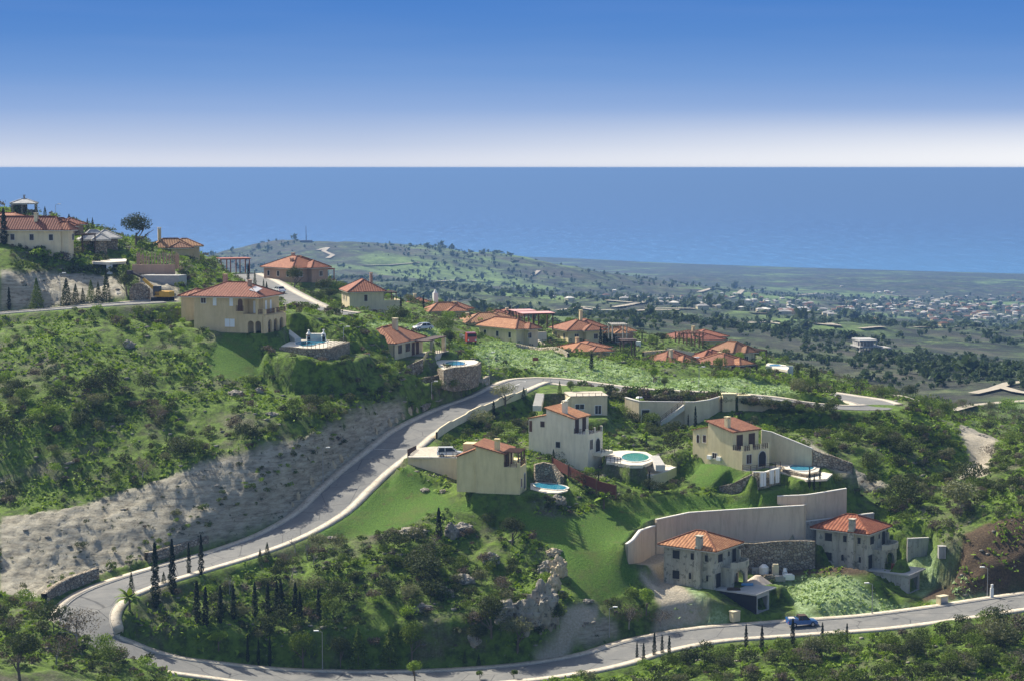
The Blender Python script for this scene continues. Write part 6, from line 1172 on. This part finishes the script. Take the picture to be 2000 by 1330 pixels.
rng = np.random.default_rng(11); TF = []
for s_ in range(5): C, d = crown(34, rng, 'bush', lobes=4); C[:, :2] *= 1.3; TF.append(quads(C, .17, rng, d))
TG = []
for s_ in range(4): C, d = crown(9, rng, 'bush', lobes=3); C[:, :2] *= 1.5; TG.append(quads(C, .32, rng, d))
L_ = []
for t_ in vt:
    if id(t_) in ns: continue
    y, x, z, r = t_; T_ = TF[rr.randrange(5)] if y < 1300 else TG[rr.randrange(4)]; L_.append(T_ * np.array([r * 1.8, r * 1.8, r * 1.9], np.float32) + np.array([x, y, z - .4], np.float32))
nn = len(L_)
for sel_, mm_ in ((0, LM['far']), (1, leafmat('valley_foliage', (.02, .036, .014), (.05, .085, .028), (.11, .15, .055)))):
    V = np.concatenate([q for i_, q in enumerate(L_) if (i_ * 7 % 5 < 3) == bool(sel_)]); o = link(bpy.data.objects.new('woodland', np_mesh('woodland', V, np.arange(len(V), dtype=np.int32).reshape(-1, 4), mm_))); o['kind'] = 'stuff'
# ------------------------------------------------------------ rocks
def rock_mesh(seed, sub=4, amp=.38, ang=.5):
    bm = bmesh.new(); bmesh.ops.create_icosphere(bm, subdivisions=sub, radius=1); off = Vector((seed * 7.1, seed * 3.3, 0))
    for v in bm.verts:
        c = v.co.copy(); n_1 = mnoise.noise(c * .9 + off); n_2 = mnoise.noise(c * 2.3 + off); n_3 = abs(mnoise.noise(c * 5 + off)); v.co = c * (1 + amp * n_1 + amp * .6 * n_2 - amp * .4 * n_3); fr_ = mnoise.voronoi(c * 1.9 + off)[0]; v.co *= 1 + .42 * (fr_[1] - fr_[0]) - .12; v.co += c * mnoise.noise(c * 9 + off) * .05; v.co.z = round(v.co.z * 6) / 6 * .4 + v.co.z * .6
    me = bpy.data.meshes.new('rock'); bm.to_mesh(me); bm.free(); return me
ROCKS = [rock_mesh(i) for i in range(5)]; ROCKY = []
for r_ in ROCKS: r_.materials.append(m_rockb); q = r_.copy(); q.materials.clear(); q.materials.append(m_rocky); ROCKY.append(q)
def rock(label, u, v, wpx, hpx, yel=0, deep=.8, rz=0, group=None, tilt=0, name='boulder'):
    p = hit(u, v, 240); 
    if p is None: return
    s = p.y / F; o = link(bpy.data.objects.new(name, (ROCKY if yel else ROCKS)[random.randrange(5)])); tag(o, label, 'rock', group); o.location = p + Vector((0, deep * wpx * s * .3, hpx * s * .30)); o.scale = (wpx * s / 2, wpx * s / 2 * deep, hpx * s / 2); o.rotation_euler = (0, tilt, rz)
for a in (('tallest grey slab of the rock face above the hollow', 1062, 1232, 62, 112, 0, .8), ('grey left shoulder of the rock face', 1025, 1235, 64, 84, 0, .8), ('grey lower outcrop at the left of the rock face', 985, 1212, 60, 52, 0, .9), ('yellow overhanging block on top of the rock face', 1092, 1130, 34, 52, 1, .8), ('yellow pillar of rock right under the overhanging block', 1083, 1158, 26, 52, 1, .8), ('brown grey block behind the yellow pillar', 1070, 1122, 36, 36, 0, .9), ('small pale ledge above the field side of the rock face', 1080, 1085, 30, 18, 1, .9),
 ('pale sloping slab below the lone cypress of the knoll', 882, 1052, 30, 40, 0, .8, .4), ('pale scree outcrop left of the lone cypress of the knoll', 800, 1050, 60, 22, 0, .9), ('thin outcrop on the knoll near the dark shrub tree', 905, 1040, 40, 22, 0, .7),
 ('dark crested outcrop across the hollow, upper end', 960, 1105, 34, 30, 0, .7), ('dark crested outcrop across the hollow, middle', 905, 1140, 44, 24, 0, .7), ('dark crested outcrop across the hollow, lower end', 860, 1168, 50, 30, 0, .7), ('grey ledge at the bottom of the crested outcrop', 815, 1195, 50, 22, 0, .7), ('pale outcrop near the lowest pavement under the rock face', 925, 1262, 34, 34, 0, .8), ('rock ledge behind the top of the sandy path', 1145, 1178, 26, 10, 0, .8),
 ('large pale boulder among the shrubs above the field', 1090, 988, 34, 24, 0, .9), ('pale boulder below the driveway wall', 866, 962, 14, 9, 0, 1), ('second pale boulder below the driveway wall', 830, 960, 18, 8, 0, 1), ('pale outcrop high on the left slope', 250, 680, 26, 20, 0, .7), ('pale outcrop on the left slope nearer the border', 110, 755, 16, 24, 0, .7), ('small pale outcrop under the brown bush on the slope', 160, 695, 14, 14, 0, .8), ('white rubble pile on the slope above the cut face', 460, 772, 30, 12, 0, .8), ('white rubble beside the first pile above the cut face', 505, 768, 18, 14, 0, .8), ('grey slab in the grass above the cut face', 530, 812, 26, 10, 0, .6), ('pale concrete slab on the verge inside the climbing road', 645, 1052, 24, 6, 0, .8)): rock(*a)
i = 0
for p in offset(PL_MAIN, (HALF + PAVE + 1.1))[::2]:
    u, v = proj(p.x, p.y, p.z)
    if 556 < u < 850 and 770 < v < 1045 and p.y > 290 and i < 19 and rr.random() < .55:
        i += 1; o = link(bpy.data.objects.new('standing_stone', ROCKY[i % 5])); tag(o, '%s upright stone along the left pavement of the climbing road, counted uphill from the bend' % ordn[19 - i], 'stone', 'upright stones beside the climbing road'); hh = rr.uniform(.6, 1.5); o.location = (p.x, p.y, p.z + hh * .4); o.scale = (rr.uniform(.3, .55), rr.uniform(.3, .5), hh)
for l, u0, u1, off, h_ in (('beige roadside wall at the top of the climbing road', 908, 955, 1.0, 1.6), ('low rubble roadside wall halfway up the climbing road', 818, 885, 1.0, 1.1), ('brown rubble wall on the outer side of the bend behind the tall cypresses', 270, 410, 1.6, 1.9), ('brown rubble wall at the far left of the hairpin bend', 75, 200, 1.6, 1.9)):
    run = [p for p in offset(PL_MAIN, (HALF + PAVE + off)) if u0 < proj(p.x, p.y, p.z)[0] < u1 and p.y > 268 and proj(p.x, p.y, p.z)[1] > 700 and p.y < 390]
    if len(run) > 2:
        o0 = run[0].copy(); run = [Vector((p.x - o0.x, p.y - o0.y, p.z - o0.z + h_ + rr.uniform(-.12, .12))) for p in run]; V, Q = ribbon(run, -.45, .45, 0, h_ + .8); me = np_mesh('rubble_wall', V, Q, m_stoneB if 'beige' in l else m_stone); o = link(bpy.data.objects.new('rubble_wall', me)); o.location = o0; tag(o, l, 'wall', None, 'thing')
run = [p for p in offset(PL_MAIN, -(HALF + PAVE + .35)) if 332 < p.y < 379 and proj(p.x, p.y, p.z)[0] < 1030]; o0 = run[0].copy()
if len(run) > 2:
    rn = [Vector((p.x - o0.x, p.y - o0.y, p.z - o0.z + 1.15 + .5 * ((k_ // 5) % 2) * .5)) for k_, p in enumerate(run)]; V, Q = ribbon(rn, -.18, .18, 0, 4.2); o = link(bpy.data.objects.new('road_wall', np_mesh('road_wall', V, Q, m_pale))); o.location = o0; tag(o, 'stepped cream wall along the right side of the climbing road', 'wall', None, 'thing')
# scattered stones
L_ = []; rng = np.random.default_rng(8); n_ = 0
base = np.array([v.co[:] for v in rock_mesh(9, 1).vertices], np.float32); rf = [tuple(p.vertices) for p in rock_mesh(9, 1).polygons]; rf = np.array(rf, np.int32); VV, FF = [], []
while len(VV) < 800 and n_ < 20000:
    n_ += 1; y = math.sqrt(rr.uniform(245 ** 2, 420 ** 2)); x = rr.uniform(-.28, .28) * y
    if grid_at(MASK, x, y) > .2 or cover_at('lush', x, y) > .2: continue
    if mnoise.noise(Vector((x * .08, y * .08, 9))) < .02: continue
    r = rr.uniform(.12, .5); FF.append(rf + len(VV) * len(base)); VV.append(base * np.array([r * rr.uniform(.8, 1.6), r, r * .6]) + np.array([x, y, ground(x, y) + r * .1]))
V = np.concatenate(VV); o = link(bpy.data.objects.new('stones', np_mesh('stones', V, np.concatenate(FF), m_rockb))); o['kind'] = 'stuff'
# ------------------------------------------------------------ vehicles
def paintmat(name, c): 
    m = mat(name, c, .28, .1); m.node_tree.nodes['Principled BSDF'].inputs['Coat Weight'].default_value = .6; m.node_tree.nodes['Principled BSDF'].inputs['Specular IOR Level'].default_value = .5; return m
m_tyre = mat('tyre_rubber', (.015, .015, .016), .85); m_rim = mat('wheel_rim', (.45, .45, .47), .35, .8); m_glass = mat('car_glass', (.02, .028, .035), .06); m_lamp = mat('head_lamp', (.75, .78, .8), .15); m_tail = mat('tail_lamp', (.4, .02, .015), .3)
def bevelled(mb, name, m_, parent, b=.06):
    me = bpy.data.meshes.new(name); me.from_pydata(mb.v, [], mb.f); bm = bmesh.new(); bm.from_mesh(me); bmesh.ops.recalc_face_normals(bm, faces=bm.faces)
    bmesh.ops.bevel(bm, geom=[e for e in bm.edges if len(e.link_faces) == 2 and e.calc_face_angle() > .5], offset=b, segments=2, affect='EDGES', profile=.6); bm.to_mesh(me); bm.free(); me.materials.append(m_)
    me.polygons.foreach_set('use_smooth', [False] * len(me.polygons)); return link(bpy.data.objects.new(name, me), parent)
def side(mb, prof, y0, y1, t=0):
    """a side outline (x, z) extruded across; t narrows it towards the top"""
    n = len(prof); zt = max(p[1] for p in prof); zb = min(p[1] for p in prof); k = lambda z: t * (z - zb) / (zt - zb)
    mb.add([(x, y0 + k(z), z) for x, z in prof] + [(x, y1 - k(z), z) for x, z in prof], [tuple(range(n)), tuple(range(n, 2 * n))[::-1]] + [(i, i + n, (i + 1) % n + n, (i + 1) % n) for i in range(n)]); return mb
def wheels(o, xs, w, r=.33):
    for x in xs:
        for s in (-1, 1):
            wh = MB().cyl((x, s * (w - .2), r), (x, s * (w + .02), r), r, r, 18).build('wheel', m_tyre, o, False); MB().cyl((x, s * (w + .021), r), (x, s * (w + .04), r), r * .62, r * .55, 12).build('rim', m_rim, wh)
def car(label, loc, rz, m_, kind='saloon', name='car'):
    o = empty(name, loc, rz, label, {'pickup': 'pickup truck'}.get(kind, 'car')); W = .86; L2 = 2.2
    low = [(-L2, .35), (-L2 + .02, .8), (-1.95, .92), (.9, .95), (1.9, .82), (L2, .62), (L2, .35)]
    if kind == 'saloon': cab = [(-1.75, .9), (-1.25, 1.36), (-.2, 1.45), (.45, 1.38), (1.15, .92)]
    elif kind == 'estate': cab = [(-2.1, .9), (-1.9, 1.5), (-.6, 1.58), (.4, 1.5), (1.2, .95)]; low[1] = (-L2, .95)
    else:
        L2 = 2.5; low = [(-2.5, .55), (-2.5, 1.02), (.2, 1.05), (1.3, 1.05), (2.3, .95), (2.5, .7), (2.5, .4), (-2.4, .4)]; cab = [(-.75, 1.03), (-.62, 1.62), (.55, 1.66), (1.2, 1.07)]
    bevelled(side(MB(), low, -W, W, .06), 'body', m_, o)
    c2 = [(x * .985, z - .02) for x, z in cab]; gl = side(MB(), cab, -W + .07, W - .07, .17); bevelled(gl, 'windows', m_glass, o, .03)
    top = [p for p in cab if p[1] > 1.3]; rf = MB(); x0, x1 = top[0][0] - .05, top[-1][0] + .1; zt = max(p[1] for p in top); rf.box(x0, x1, -W + .22, W - .22, zt - .02, zt + .05)
    for s in (-1, 1):
        for a, b in ((cab[0], cab[1]), (cab[-1], cab[-2]), ((cab[1][0] * .5 + cab[-2][0] * .5 - .1, .98), (cab[1][0] * .5 + cab[-2][0] * .5 - .1, zt - .02))):
            f = lambda z: W - .06 - .17 * (z - .92) / (zt - .92); rf.bar((a[0], s * f(a[1]), a[1]), (b[0], s * f(b[1]), b[1]), .09)
    rf.build('roof', m_ if kind != 'pickup' else m_dkwood, o)
    if kind == 'pickup':
        MB().box(-2.36, -.85, -.7, .7, 1.04, 1.075).build('load_bed', m_hole, o); b_ = MB().box(-2.5, -2.4, -.86, .86, 1.0, 1.3).box(-2.4, -.8, -.86, -.76, 1.0, 1.3).box(-2.4, -.8, .76, .86, 1.0, 1.3).box(-.9, -.8, -.76, .76, 1.0, 1.3); b_.build('bed_sides', m_, o); MB().box(-2.2, -1.3, -.6, .5, 1.08, 1.35).build('load', mottled('grey_sacks', (.4, .38, .34), (.55, .52, .47), 3), o)
    wheels(o, (-1.35 if kind != 'pickup' else -1.5, 1.35 if kind != 'pickup' else 1.6), W, .33 if kind != 'pickup' else .38)
    for s in (-1, 1): MB().box(L2 - .12, L2 + .015, s * .62 - .16, s * .62 + .16, .6, .76).build('headlight', m_lamp, o); MB().box(-L2 - .02, -L2 + .1, s * .66 - .12, s * .66 + .12, .7, .88).build('tail_light', m_tail, o); MB().box(.85, 1.0, s * (W + .12) - .09, s * (W + .12) + .09, .98, 1.1).build('mirror', m_, o)
    MB().box(L2 + .001, L2 + .04, -.85, .85, .36, .5).build('bumper', m_dkmetal, o); return o
m_cw, m_cs, m_cb, m_cr = paintmat('white_car_paint', (.72, .73, .74)), paintmat('silver_car_paint', (.5, .5, .52)), paintmat('blue_car_paint', (.03, .12, .36)), paintmat('red_truck_paint', (.45, .04, .03))
def onroad(u, v, d0=225, lift=.04): p = hit(u, v, d0); return p + Vector((0, 0, lift))
p = onroad(545, 573); car('white saloon car driving on the upper road behind the tan villa', p + Vector((0, 0, .1)), R(118), m_cw)
p = onroad(826, 645); car('silver car parked in the light green field above the bungalow', p, R(215), m_cs)
p = onz(879, 891, ZDR + .02); car('white estate car parked on the driveway platform', p, R(3), m_cw, 'estate')
u_, v_ = 1566, 1216; p = unp(u_, v_, 277.6); dd_, hh_ = near_line(PL_MAIN, np.array([p.x]), np.array([p.y])); p.z = float(hh_[0]) + .05; car('blue pickup truck with grey load driving along the lower road', p, R(9), m_cb, 'pickup', 'pickup_truck').scale = (.9, 1, 1)
# red truck
p = hit(915, 670, 380); o = empty('truck', p, R(-75), 'red lorry parked beside the black conifer above the junction', 'truck'); bevelled(side(MB(), [(1.4, .6), (1.4, 2.6), (2.9, 2.55), (3.3, 1.6), (3.35, .6)], -1.15, 1.15, .08), 'cab', m_cr, o, .08); MB().box(3.12, 3.32, -.95, .95, 1.65, 2.3).build('windscreen', m_glass, o); MB().box(-3.6, 3.1, -.5, .5, .6, .85).build('chassis', m_dkmetal, o); MB().box(-3.7, 1.25, -1.2, 1.2, .86, 1.0).box(-3.7, 1.25, -1.2, -1.12, 1.0, 1.9).box(-3.7, 1.25, 1.12, 1.2, 1.0, 1.9).box(1.15, 1.25, -1.12, 1.12, 1.0, 2.1).build('flatbed', m_metal, o); wheels(o, (-2.6, -1.5, 2.4), 1.1, .48)
for s in (-1, 1): MB().box(3.36, 3.4, s * .85 - .15, s * .85 + .15, .9, 1.1).build('headlight', m_lamp, o)
# yellow digger
m_yel = mottled('yellow_machine_paint', (.5, .27, .02), (.6, .35, .05), 2, .5); p = hit(318, 588, 360); o = empty('excavator', p, R(165), 'yellow excavator with raised boom beside the upper left road', 'excavator')
MB().box(-1.8, 1.8, -1.5, -1.0, .0, .7).box(-1.8, 1.8, 1.0, 1.5, 0, .7).build('tracks', m_tyre, o); bevelled(MB().box(-1.9, 1.2, -1.2, 1.2, .8, 1.9), 'body', m_yel, o, .1); bevelled(MB().box(.1, 1.5, .2, 1.2, 1.0, 2.9), 'cabin', m_glass, o, .08); MB().bar((1.0, -.3, 1.6), (4.2, -.3, 4.2), .45, .55).build('boom', m_yel, o); MB().bar((4.1, -.3, 4.3), (6.8, -.3, 5.4), .3, .4).build('stick', m_dkmetal, o); MB().prism([(6.6, -.8), (7.5, -.8), (7.5, .2), (6.6, .2)], 5.0, 5.8).build('bucket', m_dkmetal, o)
# ------------------------------------------------------------ street lamps
def lamp(label, u, v, vtop, arm=1, rz=0, d0=225, p=None):
    p = p or hit(u, v, d0); h_ = (v - vtop) * p.y / F / .985; o = empty('street_lamp', p, rz, label, 'street lamp', 'street lamps'); MB().cyl((0, 0, -.3), (0, 0, .6), .1, .09, 8).cyl((0, 0, .6), (0, 0, h_), .06, .045, 8).build('pole', m_metal, o)
    MB().bar((0, 0, h_), (.9 * arm, 0, h_ + .12), .06).build('arm', m_metal, o); bevelled(MB().box(min(.5 * arm, 1.2 * arm), max(.5 * arm, 1.2 * arm), -.16, .16, h_ + .1, h_ + .26), 'lamp_head', m_whitep, o, .04)
for a in (('street lamp on the upper left road between the conifers', 118, 597, 536, 1), ('street lamp by the left pavement halfway up the climbing road', 631, 941, 875, 1), ('tall street lamp on the pavement at the very bottom', 630, 1310, 1232, -1), ('street lamp beside the sandy path above the lower road', 1190, 1242, 1186, 1), ('street lamp in front of the grey concrete garage mound', 1703, 1200, 1139, -1), ('street lamp by the dark earth bank next to a white post', 1928, 1166, 1108, -1), ('street lamp between the field and the upper terrace', 1365, 770, 718, 1), ('street lamp on the corner of the road junction', 955, 742, 690, 1), ('street lamp behind the barbecue pool', 671, 664, 640, 1), ('street lamp among the roadside conifers near the bungalow terraces', 843, 776, 746, 1)): lamp(*a)
lamp('twin lamp on the hilltop terrace against the sea', 109, 428, 400, 1)
p = hit(1937, 1168, 270); o = tag(MB().box(-.25, .25, -.15, .15, -.2, 1.6).cyl((0, 0, 1.6), (0, 0, 2.2), .2, .2, 8).build('marker_post', m_whitep), 'short white post beside the lamp at the dark earth bank', 'post', None, 'thing'); o.location = p
for l, u, v, w_, h_, rz in (('cream meter cabinet in front of the black walled garage', 1435, 1210, 1.4, 1.3, 35), ('cream meter cabinet on the pavement right of the grey concrete garage', 1840, 1180, 1.7, 1.3, 35)):
    p = hit(u, v, 262); o = empty('meter_cabinet', p, R(rz), l, 'cabinet', 'roadside meter cabinets'); MB().box(-w_ / 2, w_ / 2, -.45, .45, -.2, h_).build('body', m_cream, o); MB().box(-w_ / 2 - .06, w_ / 2 + .06, -.51, .51, h_ + .003, h_ + .1).build('cover', m_pale, o); MB().box(-w_ / 2 + .15, w_ / 2 - .15, -.48, -.453, .1, h_ - .15).build('door', m_metal if 'right' in l else m_cream, o)
p = hit(1839, 1087, 280); o = tag(MB().box(-.55, .55, -.5, .5, -.2, 1.7).box(-.62, .62, -.57, .57, 1.703, 1.8).build('transformer_box', m_greyw), 'free standing grey box right of the second unfinished house', 'box', None, 'thing'); o.location = p
p = hit(1046, 712, 380); o = empty('sign_board', p, R(10), 'small dark red sign board in the light green field', 'sign'); MB().box(-.6, .6, -.04, .04, .8, 1.5).build('board', mat('dull_red_board', (.22, .07, .05), .7), o)
for s in (-1, 1): MB().box(s * .5 - .04, s * .5 + .04, .045, .1, -.3, 1.4).build('post', m_brown, o)
# building site clutter
def clutter(name, label, cat, u, v, mb, m_, dmin=225, rz=0, z=None): p = hit(u, v, dmin) if z is None else onz(u, v, z); o = tag(mb.build(name, m_), label, cat, None, 'thing'); o.location = p; o.rotation_euler.z = rz; return o
zf = H1.o.z
clutter('tarpaulin', 'blue tarpaulin lying on the garage terrace of the first unfinished house', 'tarpaulin', 1459, 1142, MB().prism([(-.9, -.4), (.9, -.5), (1.0, .4), (-.8, .5)], .03, .25), mat('blue_sheet', (.12, .3, .5), .6), z=zf + .03)
clutter('plank_pile', 'dark pile of planks on the garage terrace', 'planks', 1433, 1152, MB().box(-1, 1, -.3, .3, .03, .25).box(-.9, .8, -.2, .25, .253, .4), m_dkwood, z=zf + .03)
clutter('sand_heap', 'pale sand and gravel heap beside the first unfinished house', 'heap', 1480, 1137, MB().cyl((0, 0, -.3), (0, 0, 1.1), 2.4, .5, 14), mottled('sand', (.42, .33, .24), (.6, .5, .4), 1.5), dmin=270)
clutter('water_tank', 'white domed tank at the foot of the rubble wall between the unfinished houses', 'tank', 1492, 1120, MB().cyl((0, 0, -.2), (0, 0, 1.1), .75, .75, 14).cyl((0, 0, 1.1), (0, 0, 1.5), .75, .35, 14), m_whitep, dmin=270)
clutter('pallet_stack', 'pale stack of blocks at the foot of the rubble wall', 'blocks', 1514, 1121, MB().box(-.5, .5, -.5, .5, -.2, 1.4).box(-.4, .45, -.45, .4, 1.403, 1.7), m_pale, dmin=270)
clutter('pallet_stack', 'low pale stack of blocks next to the white domed tank', 'blocks', 1477, 1119, MB().box(-.7, .7, -.4, .4, -.2, .9), m_greyw, dmin=270)
clutter('cement_mixer', 'small round white machine on the levelled soil', 'mixer', 1533, 1121, MB().cyl((0, 0, .3), (0, .3, .9), .4, .25, 10).box(-.4, .4, -.1, .1, -.1, .35), m_whitep, dmin=270)
for i, (u, v) in enumerate(((1502,1131),(1522,1133),(1540,1130))): clutter('rubble_bag', ('dark', 'middle', 'whitish')[i] + ' rubble bag in the row on the levelled green ground', 'bag', u, v, MB().box(-.9, .9, -.5, .5, -.1, .6).box(-.7, .6, -.4, .4, .6, .8), (m_stone, m_greyw, m_whitep)[i], dmin=270)
clutter('brick_stack', 'red bricks stacked on the terrace of the second unfinished house', 'bricks', 1746, 1112, MB().box(-.4, .4, -.35, .35, .03, .95), m_redwood, z=H2.o.z + .03)
clutter('white_cubicle', 'white cubicle beside the dark creeper covered structure', 'hut', 1246, 676, MB().box(-.7, .7, -.5, .5, -.5, 1.3), m_whitep, dmin=400)
clutter('satellite_dish', 'pale round table near the fence by the second garage building', 'table', 1249, 782, MB().cyl((0, 0, .5), (0, 0, .75), .7, .5, 12).cyl((0, 0, -.1), (0, 0, .5), .1, .1, 6), m_whitep, dmin=340)
# white gravel steps with rubble wall to the right of garage 1
steps('stairway', 'curved stone steps right of the black walled garage', H1.w(9.3, -6.8, -3.0), H1.w(6.6, -2.0, -.1), 1.5, 13, m_stoneB)
# ------------------------------------------------------------ far things
def clip_hit(u, v): return hit(u, v, 560)
p = unp(1672, 686, 780); p = clip_hit(1690, 686) or p; o = empty('concrete_building', p, R(8), 'unfinished concrete building standing alone in the valley', 'building'); s = p.y / F
MB().box(-20 * s, 20 * s, -6, 6, -3, .3).build('base', m_conc, o); MB().box(-21 * s, 26 * s, -7, 7, 3.2 * s * 3, 3.2 * s * 3 + .5).build('floor', m_conc, o); MB().box(-20 * s, 16 * s, -6, 6, 22 * s, 22 * s + .6).build('roof', m_conc, o); MB().box(-18 * s, 14 * s, -2, 6, 3.2 * s * 3 + .5, 22 * s).build('wall', m_greyw, o); MB().box(18 * s, 46 * s, -5, 5, -3, 2.0).build('terrace_wall', m_greyw, o)
for i in range(6): MB().box((-19 + 6.6 * i) * s, (-18 + 6.6 * i) * s, -6.2, -5.2, -2, 22 * s).build('pillar', m_conc, o)
p = clip_hit(598, 474) or unp(598, 474, 2800); o = empty('radio_mast', p, 0, 'thin radio mast on top of the promontory', 'mast'); MB().cyl((0, 0, -2), (0, 0, 24), .9, .3, 6).build('pole', m_dkmetal, o); MB().box(-9, 9, -4, 4, -2, 3).build('hut', m_dkmetal, o)
p = onz(1157, 347, 0); k = p.y / F; o = empty('boat', p, R(20), 'tiny white boat far out on the sea', 'boat'); MB().prism([(-2.2 * k, 0), (-1.6 * k, -.9 * k), (1.8 * k, -.8 * k), (2.6 * k, 0), (1.8 * k, .8 * k), (-1.6 * k, .9 * k)], 0, 1.3 * k).build('hull', mat('white_hull', (.9, .9, .9), .5), o); MB().box(-1.0 * k, .8 * k, -.5 * k, .5 * k, 1.3 * k, 2.4 * k).build('cabin', mat('white_cabin', (.9, .9, .9), .5), o)
hm = []
for wm, rm in ((m_pale, m_sill), (m_tan, m_tileT), (m_pale, m_greyw)):
    me = bpy.data.meshes.new('house'); mb = MB().box(-6, 6, -5, 5, -3, 5.2); nf = len(mb.f); mb.add([(-6.6, -5.6, 5.2), (6.6, -5.6, 5.2), (6.6, 5.6, 5.2), (-6.6, 5.6, 5.2), (-2, 0, 7.6), (2, 0, 7.6)], [(0, 1, 5, 4), (1, 2, 5), (2, 3, 4, 5), (3, 0, 4), (3, 2, 1, 0)])
    me.from_pydata(mb.v, [], mb.f); me.materials.append(wm); me.materials.append(rm); me.polygons.foreach_set('material_index', [0] * nf + [1] * (len(mb.f) - nf)); me.update(); hm.append(me)
cn = 0; tries = 0; r2 = random.Random(21)
while cn < 280 and tries < 6000:
    tries += 1; u = r2.uniform(1060, 2000); v = r2.gauss(604, 24) - (2000 - u) * .016
    if not 548 < v < 655: continue
    dens = math.exp(-((v - 605) / 24) ** 2) * (.25 + .75 * (u - 1060) / 940)
    if r2.random() > dens: continue
    p = hit(u, v, 900)
    if p is None or p.y < 1500: continue
    cn += 1; o = link(bpy.data.objects.new('distant_house', r2.choice(hm))); o.location = p; o.rotation_euler.z = r2.uniform(-.6, .6); s = r2.uniform(.32, .62); o.scale = (s * r2.uniform(.8, 1.5), s, s * .9); tag(o, 'tiny pale house lost among many in the hazy plain', 'house', 'tiny houses on the coastal plain', 'thing')
# ------------------------------------------------------------ haze
m_h = bpy.data.materials.new('haze'); m_h.use_nodes = True; hn = m_h.node_tree; hn.nodes.clear()
ho = hn.nodes.new('ShaderNodeOutputMaterial'); hv = hn.nodes.new('ShaderNodeVolumePrincipled')
hv.inputs['Color'].default_value = (.155, .285, .54, 1); hv.inputs['Density'].default_value = HAZE; hv.inputs['Anisotropy'].default_value = .2
hn.links.new(hv.outputs[0], ho.inputs['Volume'])
hz = MB().box(-160000, 160000, -60, 210000, -60, CAMZ + 1.5).build('haze', m_h); hz['kind'] = 'stuff'
